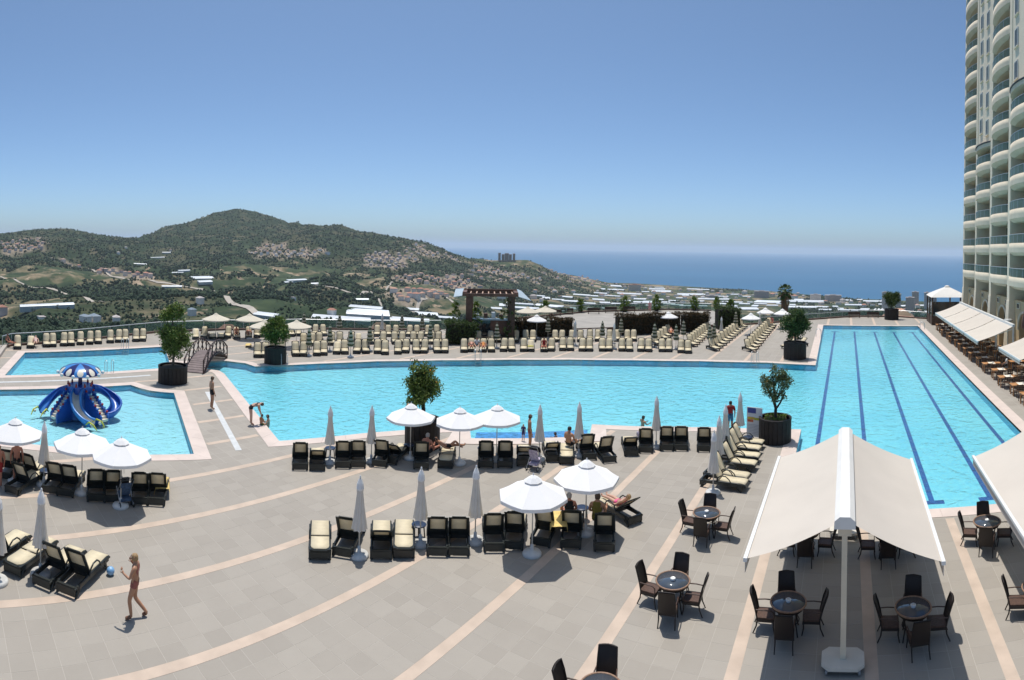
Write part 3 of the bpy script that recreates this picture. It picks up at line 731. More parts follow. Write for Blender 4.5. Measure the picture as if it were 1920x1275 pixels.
# last awning of the row: drawn half in, in front of a wooden arch
thing('restaurant_awning', 'half-extended cream awning at the right edge below the brown wooden arch', 'awning', (15.2, 42.0, -0.1), 0, 'cream awnings along the restaurant',
      [('cloth', aw_sheet), ('front_bar', aw_bar), ('valance', aw_val), ('roller_box', aw_box), *aw_arm, *aw_post])
mb = MB(); mb.tube([(15.1, 44.6 + 3.0 * math.cos(t), 3.4 + 2.2 * math.sin(t)) for t in np.linspace(0, math.pi, 15)], 0.28, 6)
mb2 = MB(); nn = 15; mb2.add([(15.25, 44.6 + 3.0 * math.cos(t), 3.4 + 2.2 * math.sin(t)) for t in np.linspace(0, math.pi, nn)], [tuple(range(nn))])
thing('arch_canopy', 'brown wooden arched canopy on the hotel front behind the last awning', 'canopy', (0, 0, 0), 0, None, [('arch_beam', mb.mesh('arch_beam', brown_wood)), ('arch_panel', mb2.mesh('arch_panel', mat('arch_panel_tan', (0.40, 0.22, 0.12), 0.7, 0.15, 1.5)))])
# globe-topped disc lamp at the corner of the awning
px_, py_ = (14.52, 50.74)
mb = MB(); mb.cyl((0, 0, 0), (0, 0, 3.55), 0.055, 0.045, 8); mb.lathe([(0.16, 0), (0.16, 0.06), (0.06, 0.12)], 10)
mb2 = MB(); mb2.lathe([(0.06, 3.5), (0.42, 3.62), (0.46, 3.7), (0.30, 3.82), (0.0, 3.86)], 16)
thing('lamp_post', 'grey disc-topped lamp post at the near end of the awning row', 'lamp post', (px_, py_, 0), 0, None, [('pole', mb.mesh('pole', mat('lamp_grey', (0.42, 0.42, 0.40), 0.5, 0.08, 3))), ('lamp_head', mb2.mesh('lamp_head', mat('lamp_head_grey', (0.36, 0.37, 0.36), 0.5, 0.08, 3)))])
# tent pavilion behind the row
mb = MB(); e = 2.6; z0, z1 = 3.75, 5.0
ring = [(-e, -e), (e, -e), (e, e), (-e, e)]
for i in range(4):
    a, b = ring[i], ring[(i + 1) % 4]
    g0 = [(a[0] + (b[0] - a[0]) * t / 6, a[1] + (b[1] - a[1]) * t / 6) for t in range(7)]
    rows = []
    for lv in range(7):
        s_ = 1 - lv / 6; z = z0 + (z1 - z0) * (1 - s_) ** 0.85; f_ = 0.12 + 0.88 * s_
        rows.append([(x * f_, y * f_, z) for x, y in g0])
    mb.add([p for r_ in rows for p in r_], [(l * 7 + j, l * 7 + j + 1, l * 7 + 8 + j, l * 7 + 7 + j) for l in range(6) for j in range(6)], True)
roof_me = mb.mesh('tent_roof', fabric('tent_white', (0.80, 0.77, 0.72), tl=0.2, var=0.03))
mb = MB(); mb.lathe([(0.42, z1 - 0.06), (0.46, z1 + 0.12), (0.30, z1 + 0.2), (0.0, z1 + 0.26)], 4, phase=math.pi / 4); cap_me = mb.mesh('roof_cap', fabric('tent_white', (0.8, 0.77, 0.72)))
pp = []
for x, y in ((-2.4, -2.4), (2.4, -2.4), (2.4, 2.4), (-2.4, 2.4), (0, -2.4), (-2.4, 0)):
    mb = MB(); mb.box(x - 0.09, x + 0.09, y - 0.09, y + 0.09, 0, z0); pp.append(('post', mb.mesh('post', dark_wood)))
for (x0, y0_, x1, y1_) in ((-2.3, -2.4, 2.3, -2.4), (-2.4, -2.3, -2.4, 2.3)):
    for q in range(4):
        t0, t1 = q / 4, (q + 1) / 4
        mb = MB(); a = (x0 + (x1 - x0) * t0, y0_ + (y1_ - y0_) * t0); b = (x0 + (x1 - x0) * t1, y0_ + (y1_ - y0_) * t1)
        mb.bar((*a, 2.3), (*b, 2.3), 0.03, 1.7); pp.append(('window_panel', mb.mesh('window_panel', dark_glass)))
        mb = MB(); mb.bar((*a, 0.6), (*b, 0.6), 0.08, 1.2); pp.append(('base_panel', mb.mesh('base_panel', dark_wood)))
thing('pavilion', 'white pyramid-roofed tent pavilion with dark glazed sides beyond the awnings', 'pavilion', (14.0, 80.0, 0), 0, None, [('tent_roof', roof_me), ('roof_cap', cap_me)] + pp)

# ---- restaurant tables and chairs
mb = MB(); mb.box(-0.75, 0.75, -0.42, 0.42, 0.71, 0.75); tb_top = mb.mesh('table_top', wood)
legs_t = []
for x in (-0.66, 0.66):
    for y in (-0.34, 0.34):
        mb = MB(); mb.box(x - 0.035, x + 0.035, y - 0.035, y + 0.035, 0, 0.71); legs_t.append(('leg', mb.mesh('leg', wood)))
mb = MB(); mb.box(-0.26, 0.26, -0.41, 0.41, 0.752, 0.757); tb_runner = mb.mesh('table_runner', mat('runner_cream', (0.72, 0.66, 0.55), 0.9, 0.06, 3))
mb = MB(); mb.lathe([(0.05, 0.757), (0.06, 0.83), (0.035, 0.88)], 8, (0.1, -0.1))
tb_set = mb.mesh('cruet', mat('white_china', (0.75, 0.75, 0.73), 0.3, 0.03, 4))
mb = MB(); mb.box(-0.23, 0.23, -0.22, 0.23, 0.42, 0.46); rc_seat = mb.mesh('seat', dark_wood)
mb = MB(); mb.bar((-0.2, -0.22, 0.44), (-0.2, -0.32, 0.92), 0.04, 0.04); mb.bar((0.2, -0.22, 0.44), (0.2, -0.32, 0.92), 0.04, 0.04)
for z in (0.6, 0.72, 0.86): mb.bar((-0.2, -0.22 - (z - 0.44) * 0.21, z), (0.2, -0.22 - (z - 0.44) * 0.21, z), 0.025, 0.08)
rc_back = mb.mesh('backrest', dark_wood)
rc_leg = []
for x in (-0.2, 0.2):
    for y in (-0.2, 0.2):
        mb = MB(); mb.box(x - 0.02, x + 0.02, y - 0.02, y + 0.02, 0, 0.42); rc_leg.append(('leg', mb.mesh('leg', dark_wood)))
rows_t = [(11.95, 'pool side'), (14.2, 'hotel side')]
for ri, (x, side) in enumerate(rows_t):
    for k_ in range(15):
        y = 72.5 - 2.62 * k_ + (0.5 if ri else 0)
        if ri and y < 44: continue
        xx = x + random.uniform(-0.12, 0.12); rz = random.uniform(-0.06, 0.06)
        thing('restaurant_table', 'wooden restaurant table on the %s of the awnings, %s from the pavilion' % (side, ORD[k_]), 'table', (xx, y, 0), rz, 'restaurant tables', [('table_top', tb_top), ('table_runner', tb_runner), ('cruet', tb_set)] + legs_t)
        for ci, (dx, dy) in enumerate(((-0.38, -0.72), (0.38, -0.72), (-0.38, 0.72), (0.38, 0.72))):
            px_, py_ = xx + dx + random.uniform(-.05, .05), y + dy + random.uniform(-.06, .1)
            thing('restaurant_chair', 'dark wooden chair at the %s %s restaurant table from the pavilion, %s corner' % (ORD[k_], side.replace(' ', '-'), ('near pool', 'near hotel', 'far pool', 'far hotel')[ci]), 'chair', (px_, py_, 0),
                  (0 if dy < 0 else math.pi) + random.uniform(-.12, .12), 'restaurant chairs', [('seat', rc_seat), ('backrest', rc_back)] + rc_leg)

# ================================================================== terrace edge, kiosk, bridge, slide
pale_glass = glass_mat('balustrade_glass', (0.14, 0.26, 0.22), clear=0.62)
kerb_m = mat('brown_kerb', (0.17, 0.10, 0.07), 0.7, 0.2, 1.5)
def balustrade(label, pts, h=1.1, step=2.2, kerb=0.18):
    t = thing('glass_balustrade', label, 'balustrade', (pts[0][0], pts[0][1], 0), 0, 'glass balustrades round the deck'); ox, oy = pts[0]
    rail = MB(); kb = MB()
    P3 = [(x - ox, y - oy) for x, y in pts]
    rail.tube([(x, y, h) for x, y in P3], 0.045, 6)
    for (a, b) in zip(P3, P3[1:]):
        L1 = math.hypot(b[0] - a[0], b[1] - a[1]); k = max(1, round(L1 / step))
        kb.bar((*a, kerb / 2), (*b, kerb / 2), 0.3, kerb)
        for i in range(k):
            p = (a[0] + (b[0] - a[0]) * i / k, a[1] + (b[1] - a[1]) * i / k); q = (a[0] + (b[0] - a[0]) * (i + 1) / k, a[1] + (b[1] - a[1]) * (i + 1) / k)
            mb = MB(); mb.cyl((*p, kerb), (*p, h), 0.025, n=6); obj('post', mb.mesh('post', rail_metal), t)
            d = Vector((q[0] - p[0], q[1] - p[1])).normalized() * 0.05
            mb = MB(); mb.add([(p[0] + d.x, p[1] + d.y, kerb + 0.06), (q[0] - d.x, q[1] - d.y, kerb + 0.06), (q[0] - d.x, q[1] - d.y, h - 0.06), (p[0] + d.x, p[1] + d.y, h - 0.06)], [(0, 1, 2, 3)])
            obj('pane', mb.mesh('pane', pale_glass), t)
    obj('hand_rail', rail.mesh('hand_rail', rail_metal), t); obj('kerb', kb.mesh('kerb', kerb_m), t)
    return t
LB = [(-50.9, 5.9), (-52.2, 6.9), (-53.5, 12.6), (-55.9, 19.4), (-57.0, 23.4), (-56.0, 30.5), (-53.0, 38.5)]
balustrade('long glass balustrade behind the loungers at the left pool', LB)
balustrade('glass balustrade behind the far lounger rows left of the kiosk', [(-53.0, 38.5), (-47.8, 45.0), (-42.8, 51.0)])
# raised terrace behind the hedges
RT = ccw([(-40.5, 63.5), (-36.6, 76.6), (-27.3, 85.6), (-20.4, 87.3), (-14.6, 74.6), (-16.0, 71.3), (-22.6, 67.9), (-30.0, 60.5), (-34.2, 55.0)])
mb = MB(); mb.sheet(RT, 0.35); rt = struct('upper_terrace', mb.mesh('upper_terrace', mat('terrace_paving', (0.33, 0.305, 0.27), 0.75, 0.12, 0.6)))
mb = MB(); nR = len(RT); mb.add([(x, y, 0.0) for x, y in RT] + [(x, y, 0.35) for x, y in RT], [(i, (i + 1) % nR, nR + (i + 1) % nR, nR + i) for i in range(nR)])
obj('terrace_wall', mb.mesh('terrace_wall', mat('terrace_wall_brown', (0.16, 0.085, 0.065), 0.8, 0.2, 1.2)), rt)
t = balustrade('glass balustrade along the seaward edge of the upper terrace', [(-40.3, 63.8), (-36.5, 76.4), (-27.2, 85.4), (-20.6, 87.0)], h=1.1); t.location.z = 0.35
balustrade('low glass balustrade right of the round hedge', [(-13.8, 74.0), (-11.4, 76.2), (-5.8, 81.8), (-0.6, 86.1), (1.8, 87.4)], h=0.85)
balustrade('glass balustrade across the far end of the lap pool', [(1.8, 87.4), (7.6, 87.5), (12.0, 84.7)], h=1.0)
# ramp between the two hedges
mb = MB(); mb.add([(-27.5, 57.0, 0.005), (-24.8, 59.6, 0.005), (-29.0, 64.5, 0.352), (-31.5, 62.0, 0.352)], [(0, 1, 2, 3)])
struct('terrace_ramp', mb.mesh('terrace_ramp', mat('terrace_paving', (0.33, 0.305, 0.27))))

# ---- foliage helpers
def leaves(mb, pts, size, rnd, flat=0.0):
    """one small bent leaf (two triangles) at each point"""
    for p in pts:
        a = rnd.uniform(0, 6.283); e = rnd.uniform(-1.2, 1.2)
        d = Vector((math.cos(a) * math.cos(e), math.sin(a) * math.cos(e), math.sin(e)))
        s_ = d.cross(Vector((rnd.uniform(-1, 1), rnd.uniform(-1, 1), rnd.uniform(-1, 1)))).normalized()
        L1 = size * rnd.uniform(0.7, 1.3); w = L1 * 0.42
        p = Vector(p)
        mb.add([p - d * L1 * 0.5, p + s_ * w * 0.5, p + d * L1 * 0.5, p - s_ * w * 0.5], [(0, 1, 2, 3)])
def clump_pts(c, r, n, rnd, shell=0.55):
    out = []
    for _ in range(n):
        v = Vector((rnd.gauss(0, 1), rnd.gauss(0, 1), rnd.gauss(0, 1))).normalized() * (shell + (1 - shell) * rnd.random())
        out.append((c[0] + v.x * r[0], c[1] + v.y * r[1], c[2] + v.z * r[2]))
    return out
bark = mat('grey_bark', (0.13, 0.10, 0.07), 0.9, 0.3, 6.0, bump=0.4)
dark_bark = mat('dark_bark', (0.035, 0.028, 0.022), 0.9, 0.3, 6.0, bump=0.4)
leaf_citrus = leafmat('citrus_leaf', (0.03, 0.065, 0.014), (0.20, 0.26, 0.05))
leaf_dark = leafmat('dark_leaf', (0.02, 0.045, 0.014), (0.115, 0.165, 0.045))
leaf_olive = leafmat('olive_leaf', (0.05, 0.075, 0.03), (0.19, 0.22, 0.09))
leaf_bright = leafmat('bright_leaf', (0.05, 0.10, 0.012), (0.22, 0.30, 0.04))
leaf_cypress = leafmat('feathery_leaf', (0.045, 0.085, 0.016), (0.22, 0.28, 0.06))
leaf_red = leafmat('russet_leaf', (0.022, 0.026, 0.010), (0.13, 0.075, 0.032))
planter_m = mat('black_brown_planter', (0.016, 0.011, 0.009), 0.75, 0.3, 5.0)
soil_m = mat('planter_soil', (0.07, 0.05, 0.03), 0.95, 0.3, 8.0)
def planter_tree(label, loc, pot_r, pot_h, trunk, blobs, leaf, nleaf, lsize, seed, fruit=0, grass=False, limbs=(), bk=None, pot_label='round dark brown planter tub'):
    """a small tree in a round slatted tub: tub (slats, rim, soil) and the tree are two things"""
    rnd = random.Random(seed)
    k = 22; parts = []
    for i in range(k):
        a0 = 2 * math.pi * i / k; mb = MB()
        m_ = Matrix.Rotation(a0, 3, 'Z'); mb.obox(m_ @ Vector((pot_r, 0, pot_h / 2)), (0.025, math.pi * pot_r / k * 0.93, pot_h / 2), m_)
        parts.append(('slat', mb.mesh('slat', planter_m)))
    mb = MB(); mb.lathe([(pot_r - 0.06, pot_h - 0.06), (pot_r + 0.05, pot_h - 0.06), (pot_r + 0.05, pot_h + 0.03), (pot_r - 0.06, pot_h + 0.03), (pot_r - 0.06, pot_h - 0.06)], 24, smooth=False); parts.append(('rim', mb.mesh('rim', planter_m)))
    mb = MB(); mb.lathe([(pot_r - 0.03, 0.02), (pot_r - 0.03, pot_h - 0.07)], 22); mb.lathe([(pot_r - 0.05, pot_h - 0.09), (pot_r * 0.5, pot_h - 0.02), (0, pot_h + 0.01)], 22); parts.append(('soil', mb.mesh('soil', soil_m)))
    if grass:
        mb = MB(); leaves(mb, [(rnd.uniform(-1, 1) * pot_r * .65, rnd.uniform(-1, 1) * pot_r * .65, pot_h + rnd.uniform(0, .07)) for _ in range(260)], 0.13, rnd); parts.append(('ground_cover', mb.mesh('ground_cover', leaf_bright)))
    thing('planter_tub', pot_label, 'planter', (*loc, 0), 0, 'tree planters round the pools', parts)
    zt = pot_h - 0.02
    mb = MB(); tp = [(x, y, z) for x, y, z, r_ in trunk]; mb.tube(tp, [r_ for *_, r_ in trunk], 8)
    for lm in limbs: mb.tube([(x, y, z) for x, y, z, r_ in lm], [r_ for *_, r_ in lm], 6)
    for (c, r3) in blobs:                      # a branch to each clump
        s_ = tp[-1] if c[2] >= tp[-1][2] else tp[len(tp) // 2]
        mid = (s_[0] * .5 + c[0] * .5, s_[1] * .5 + c[1] * .5, s_[2] * .5 + c[2] * .5 - 0.05)
        mb.tube([s_, mid, c], [trunk[-1][3] * .8, trunk[-1][3] * .5, 0.008], 5)
    blobs = [(c, tuple(v * 1.18 for v in r3)) for c, r3 in blobs]
    tot = sum(r3[0] * r3[1] * r3[2] for _, r3 in blobs) ; cr = MB()
    for (c, r3) in blobs:
        nl = int(nleaf * r3[0] * r3[1] * r3[2] / tot)
        subs = clump_pts(c, r3, max(4, nl // 26), rnd, 0.35)
        for q in subs: leaves(cr, clump_pts(q, (lsize * 1.9,) * 3, 26, rnd, 0.1), lsize, rnd)
    parts = [('trunk', mb.mesh('trunk', bk or bark)), ('crown', cr.mesh('crown', leaf))]
    for _ in range(fruit):
        c, r3 = rnd.choice(blobs); p = clump_pts(c, r3, 1, rnd, 0.8)[0]; f_ = MB(); f_.ball(p, 0.05, 6, 5); parts.append(('orange', f_.mesh('orange', mat('orange_fruit', (0.62, 0.24, 0.02), 0.5, 0.1, 4))))
    return thing('potted_tree', label, 'tree', (*loc, zt * 0), 0, 'potted trees', parts)

# tall cypress-like tree in two tiers by the bridge
planter_tree('two-tiered feathery evergreen tree in a tub beside the arched bridge', (-36.5, 15.9), 0.98, 1.15,
    [(0, 0, 1.0, .10), (.02, .05, 2.0, .09), (-.08, .0, 3.4, .07), (-.12, -.05, 4.6, .05)],
    [((-.2, -.25, 4.72), (.50, .62, .42)), ((-.15, .1, 4.95), (.45, .6, .42)), ((-.1, -.55, 4.5), (.3, .35, .35)), ((-.1, .5, 4.55), (.3, .4, .4)), ((0, .35, 3.2), (.65, .8, .6)), ((0, -.35, 3.4), (.65, .7, .55)), ((0, .75, 2.65), (.5, .6, .5)), ((0, -.2, 2.5), (.6, .65, .5)), ((0, .1, 2.0), (.4, .55, .35))],
    leaf_cypress, 10500, 0.16, 3, pot_label='black tub of the two-tiered evergreen beside the arched bridge')
planter_tree('dense rounded green tree at the left end of the far pool edge', (-38.9, 25.9), 0.86, 1.25,
    [(0, 0, 1.1, .09), (.02, 0, 1.7, .08), (0, .05, 2.4, .05)],
    [((0, 0, 2.75), (.8, .9, .7)), ((.1, .55, 2.6), (.6, .65, .55)), ((-.1, -.6, 2.5), (.6, .6, .5)), ((0, .1, 3.35), (.6, .65, .4)), ((0, -.1, 1.9), (.55, .7, .35)), ((0, .8, 2.1), (.4, .4, .35))],
    leaf_citrus, 9500, 0.17, 5, pot_label='black tub of the dense green tree at the far pool edge')
planter_tree('orange tree in a dark tub standing behind the white open parasols', (-18.6, 20.9), 0.82, 1.3,
    [(0, 0, 1.2, .11), (.03, .02, 1.75, .10), (.02, 0, 2.2, .07), (-.03, -.05, 2.9, .05)],
    [((-.05, -.1, 2.6), (.55, .6, .45)), ((0, .35, 2.75), (.5, .5, .4)), ((-.1, -.3, 3.15), (.45, .5, .4)), ((.05, .1, 3.45), (.4, .45, .4)), ((-.05, -.35, 3.75), (.3, .32, .32)), ((0, .75, 2.95), (.28, .35, .25)), ((0, -.7, 2.3), (.3, .4, .2))],
    leaf_citrus, 6200, 0.16, 8, fruit=11, bk=dark_bark, pot_label='black tub of the orange tree behind the open parasols')
planter_tree('sparse olive-leaved tree with open branches in a grassy tub by the notice board', (-3.55, 29.55), 0.80, 1.18,
    [(0, 0, 1.1, .085), (.02, 0, 1.65, .075), (-.05, 0, 2.0, .06)],
    [((-.32, 0, 2.75), (.34, .34, .40)), ((-.1, .1, 3.1), (.32, .34, .42)), ((.45, 0, 2.95), (.34, .34, .42)), ((.28, -.1, 3.4), (.28, .28, .28)), ((-.05, -.1, 2.35), (.3, .3, .26)), ((.42, .05, 2.15), (.16, .2, .15)), ((-.55, .1, 3.0), (.22, .22, .25)), ((.75, 0, 3.2), (.2, .2, .2)), ((-.2, .05, 3.6), (.24, .24, .22))],
    leaf_olive, 3000, 0.125, 11, fruit=4, grass=True, bk=dark_bark, limbs=([(.02, 0, 1.6, .06), (.25, 0, 1.95, .05), (.5, 0, 2.5, .035)], [(0, 0, 1.7, .06), (-.2, 0, 2.2, .04), (-.6, .1, 2.9, .02)]), pot_label='dark tub of the sparse olive-leaved tree by the notice board')
planter_tree('dense dark green tree in a black tub at the corner of the lap pool', (-4.6, 52.5), 1.0, 1.45,
    [(0, 0, 1.3, .1), (0, 0, 2.2, .08)],
    [((-.1, 0, 3.3), (1.0, .9, .75)), ((.55, 0, 3.0), (.7, .7, .6)), ((-.65, 0, 3.1), (.7, .7, .6)), ((.1, 0, 3.95), (.75, .7, .45)), ((0, 0, 2.4), (.7, .7, .45)), ((-.45, 0, 2.0), (.3, .4, .3))],
    leaf_dark, 9500, 0.19, 13, pot_label='black tub of the dense dark tree at the lap pool corner')
planter_tree('dark green tree in a black tub at the far end of the lap pool', (6.6, 84.3), 1.0, 1.5,
    [(0, 0, 1.4, .1), (0, 0, 2.2, .08)],
    [((-.3, 0, 3.0), (.75, .7, .65)), ((.5, 0, 3.0), (.6, .7, .6)), ((-.5, 0, 3.55), (.5, .5, .4)), ((.75, 0, 3.6), (.4, .5, .4)), ((0, 0, 2.4), (.7, .7, .4))],
    leaf_dark, 6000, 0.22, 17, pot_label='black tub of the tree at the far end of the lap pool')

# ---- hedges
def hedge(label, a, b, w, h, leaf, n, seed, lsize=0.16):
    rnd = random.Random(seed); d = Vector((b[0] - a[0], b[1] - a[1])); L1 = d.length; rz = math.atan2(d.y, d.x)
    cr = MB()
    for _ in range(n):
        f = rnd.random(); x = rnd.uniform(0, L1); 
        if f < 0.42: y, z = rnd.uniform(-w / 2, w / 2), h + rnd.gauss(0, 0.07)
        elif f < 0.8: y, z = -w / 2 + rnd.gauss(0, 0.06), rnd.uniform(0.1, h)
        else: y, z = rnd.uniform(-w / 2, w / 2), rnd.uniform(0.2, h)
        z += 0.09 * math.sin(x * 1.7) + 0.06 * math.sin(x * 4.1)
        leaves(cr, clump_pts((x, y, z), (lsize,) * 3, 5, rnd, 0.1), lsize, rnd)
    st = MB()
    for i in range(max(2, int(L1 / 0.5))): st.cyl((0.25 + i * 0.5, rnd.uniform(-.1, .1), 0), (0.25 + i * 0.5 + rnd.uniform(-.1, .1), rnd.uniform(-.1, .1), h * 0.8), 0.03, 0.015, 5)
    co = MB(); co.box(0.15, L1 - 0.15, -w / 2 + 0.15, w / 2 - 0.15, 0.05, h - 0.18)  # near-black solid core behind the leaf layer
    return thing('hedge', label, 'hedge', (*a, 0), rz, 'hedges along the upper terrace', [('foliage', cr.mesh('foliage', leaf)), ('stems', st.mesh('stems', bark)), ('inner_growth', co.mesh('inner_growth', mat('hedge_core_twigs', (0.02, 0.018, 0.010), 0.95, 0.4, 6.0)))])
hedge('dark green clipped hedge left of the kiosk', (-36.6, 44.2), (-34.4, 46.4), 1.5, 2.1, leaf_dark, 900, 1)
hedge('russet brown hedge right of the kiosk behind the cream parasols', (-34.1, 51.9), (-29.2, 57.3), 1.1, 1.9, leaf_red, 1500, 2)
hedge('long russet brown hedge in front of the upper terrace', (-25.2, 60.0), (-19.3, 65.4), 1.3, 2.2, leaf_red, 1700, 3)
hedge('russet hedge behind the diagonal lounger rows', (-19.1, 65.6), (-16.6, 68.2), 1.3, 2.1, leaf_red, 900, 4)
hedge('rounded dark green hedge right of the russet hedges', (-15.9, 69.6), (-13.3, 71.2), 1.9, 2.55, leaf_dark, 900, 5)

# ---- clipped shrubs in a row along the seaward balustrade
SH = [(-40.77, 71.36), (-37.13, 75.25), (-32.03, 79.72), (-28.17, 83.07), (-23.11, 86.29), (-20.05, 88.39), (-18.16, 89.52)]
def shrub(label, loc, z, h, w, leaf, seed):
    rnd = random.Random(seed); cr = MB()
    for lv in range(5):
        zc = 0.45 + (h - 0.6) * lv / 4; rw = w * (0.5, 0.62, 0.62, 0.52, 0.3)[lv]
        for q in clump_pts((0, 0, zc), (rw, rw, h * .12), 16, rnd, 0.5): leaves(cr, clump_pts(q, (.2,) * 3, 18, rnd, .1), 0.2, rnd)
    mb = MB(); mb.cyl((0, 0, 0.1), (0, 0, h * .7), 0.05, 0.02, 6)
    pt = MB(); pt.lathe([(0.26, 0), (0.34, 0.38), (0.36, 0.42), (0.0, 0.4)], 12)
    thing('clipped_shrub', label, 'shrub', (*loc, z), 0, 'clipped shrubs along the terrace edge', [('stem', mb.mesh('stem', bark)), ('foliage', cr.mesh('foliage', leaf)), ('pot', pt.mesh('pot', planter_m))])
for i, p in enumerate(SH):
    shrub('round bright green potted shrub by the sea balustrade, %s from the kiosk' % ORD[i], p, 0.35, (1.75, 1.9, 2.3, 2.3, 2.1, 1.9, 1.6)[i], (1.15, 1.1, 1.3, 1.3, 1.3, 1.2, 1.1)[i], leaf_bright, 40 + i)
shrub('leafy green shrub growing left of the kiosk top', (-38.0, 47.6), 0, 3.6, 1.5, leaf_bright, 51)
shrub('leafy green shrub growing in front of the kiosk opening', (-35.6, 47.9), 0, 3.7, 1.2, leaf_bright, 52)
shrub('tall dark green shrub at the right post of the kiosk', (-32.7, 49.6), 0, 4.1, 1.6, leaf_dark, 53)

# ---- palm beyond the deck edge
rnd = random.Random(5)
pb = [(-8.28, 77.79)][0]
mb = MB(); mb.tube([(0, 0, -6), (0.05, 0, -1), (0.0, 0, 3.6)], [.3, .28, .26], 9)
sk = MB()
for i in range(130):
    a = rnd.uniform(0, 6.28); z = rnd.uniform(1.6, 4.1); r_ = 0.32 + 0.3 * ((z - 1.6) / 2.5)
    p = Vector((math.cos(a) * r_, math.sin(a) * r_, z)); sk.add([p + Vector((0, 0, .35)), p + Vector((-math.sin(a) * .07, math.cos(a) * .07, 0)), p + Vector((math.cos(a) * .1, math.sin(a) * .1, -.55)), p + Vector((math.sin(a) * .07, -math.cos(a) * .07, 0))], [(0, 1, 2, 3)])
fr_ = []
for i in range(30):
    a = 2.4 * i; e = 1.35 - 2.3 * (i / 30); L1 = rnd.uniform(0.6, 0.85); d = Vector((math.cos(a) * math.cos(e), math.sin(a) * math.cos(e), math.sin(e)))
    f_ = MB(); o0 = Vector((0, 0, 4.3)); tip = o0 + d * L1; f_.tube([o0, o0 + d * L1 * .6, tip], [.03, .025, .02], 4)
    s_ = d.cross(Vector((0, 0, 1))).normalized(); u = s_.cross(d)
    for j in range(15):
        t = (j - 7) / 7 * 1.35; dd = d * math.cos(t) + s_ * math.sin(t); L2 = 0.62 * (1 - .25 * abs(t)); w = u.cross(dd) * 0.075
        m1 = tip + dd * L2 * .6 - Vector((0, 0, .04)); e1 = tip + dd * L2 - Vector((0, 0, .22 + .1 * rnd.random()))
        f_.add([tip, m1 + w, e1, m1 - w], [(0, 1, 2, 3)])
    fr_.append(('frond', f_.mesh('frond', leaf_dark)))
thing('palm_tree', 'fan palm with brown skirt standing beyond the deck edge', 'palm', (*pb, 0), 0, None, [('trunk', mb.mesh('trunk', bark)), ('dead_skirt', sk.mesh('dead_skirt', mat('palm_skirt_brown', (0.15, 0.085, 0.05), 0.9, 0.3, 3.0)))] + fr_)

# ---- bar kiosk
kp = []
def kpart(name, m, *boxes, sub=None):
    mb = MB()
    for b_ in boxes: mb.box(*b_)
    kp.append((name, mb.mesh(name, m)))
for x in (-2.0, 2.35):
    for y in (-1.2, 1.6): kpart('post', brown_wood if x < 0 else dark_wood, (x - 0.33, x + 0.33, y - 0.3, y + 0.3, 0, 4.6))
kpart('roof_beam', brown_wood, (-2.7, 3.0, -1.75, -1.45, 4.6, 4.9)); kpart('roof_beam', brown_wood, (-2.7, 3.0, 1.75, 2.05, 4.62, 5.1))
kpart('roof_beam', brown_wood, (-2.7, -2.3, -1.45, 1.75, 4.63, 5.0)); kpart('roof_beam', brown_wood, (2.6, 3.0, -1.45, 1.75, 4.63, 5.0))
for x in np.arange(-1.9, 2.5, 0.62): kpart('rafter', mat('pale_rafter', (0.45, 0.30, 0.21), 0.6, 0.15, 3), (x - 0.06, x + 0.06, -1.45, 1.75, 4.7, 4.86))
mb = MB(); mb.add([(-2.72, -1.7, 4.65), (-2.72, 1.9, 5.15), (-3.6, 1.9, 5.05), (-3.6, -1.7, 4.5), (-2.72, -1.7, 4.6), (-2.72, 1.9, 5.1), (-3.6, 1.9, 5.0), (-3.6, -1.7, 4.45)], [(0, 1, 2, 3), (7, 6, 5, 4), (0, 3, 7, 4), (2, 1, 5, 6), (3, 2, 6, 7)]); kp.append(('side_canopy', mb.mesh('side_canopy', mat('pale_blue_canopy', (0.36, 0.44, 0.49), 0.5, 0.08, 2))))
mb = MB(); mb.add([(3.02, -1.7, 4.65), (3.02, 1.9, 5.15), (3.5, 1.9, 4.95), (4.3, -1.7, 4.25), (3.02, -1.7, 4.6), (3.02, 1.9, 5.1), (3.5, 1.9, 4.9), (4.3, -1.7, 4.2)], [(3, 2, 1, 0), (4, 5, 6, 7), (4, 7, 3, 0), (6, 5, 1, 2), (7, 6, 2, 3)]); kp.append(('side_canopy', mb.mesh('side_canopy', mat('pale_blue_canopy', (0.42, 0.55, 0.62)))))
kpart('counter', mat('counter_steel', (0.30, 0.36, 0.40), 0.3, 0.1, 2, metal=0.5), (-1.7, 2.1, -1.0, -0.4, 2.1, 2.25))
kpart('counter_front', brown_wood, (0.2, 2.0, -0.95, -0.8, 0.3, 2.1)); kpart('counter_front', dark_glass, (-1.66, 0.2, -0.95, -0.8, 0.3, 2.1))
kpart('step', dark_wood, (-0.9, 1.9, -2.0, -1.5, 0, 0.22)); kpart('step', dark_wood, (-0.9, 1.9, -1.5, -1.0, 0, 0.5))
kpart('floor_slab', dark_wood, (-2.3, 2.6, -1.2, 1.9, 0, 0.12))
for i in range(4): kpart('wine_crate', (mat('white_china', (.75, .75, .73)), brown_wood)[i % 2], (-1.3 + i * .8, -0.9 + i * .8, -0.3, 0.2, 2.26, 2.6 + 0.12 * (i % 3)))
thing('bar_kiosk', 'brown timber bar kiosk with open roof frame and pale blue side canopies', 'kiosk', (-35.0, 49.4, 0), face((0, 0), (35.0, -49.4)) + math.pi, None, kp)

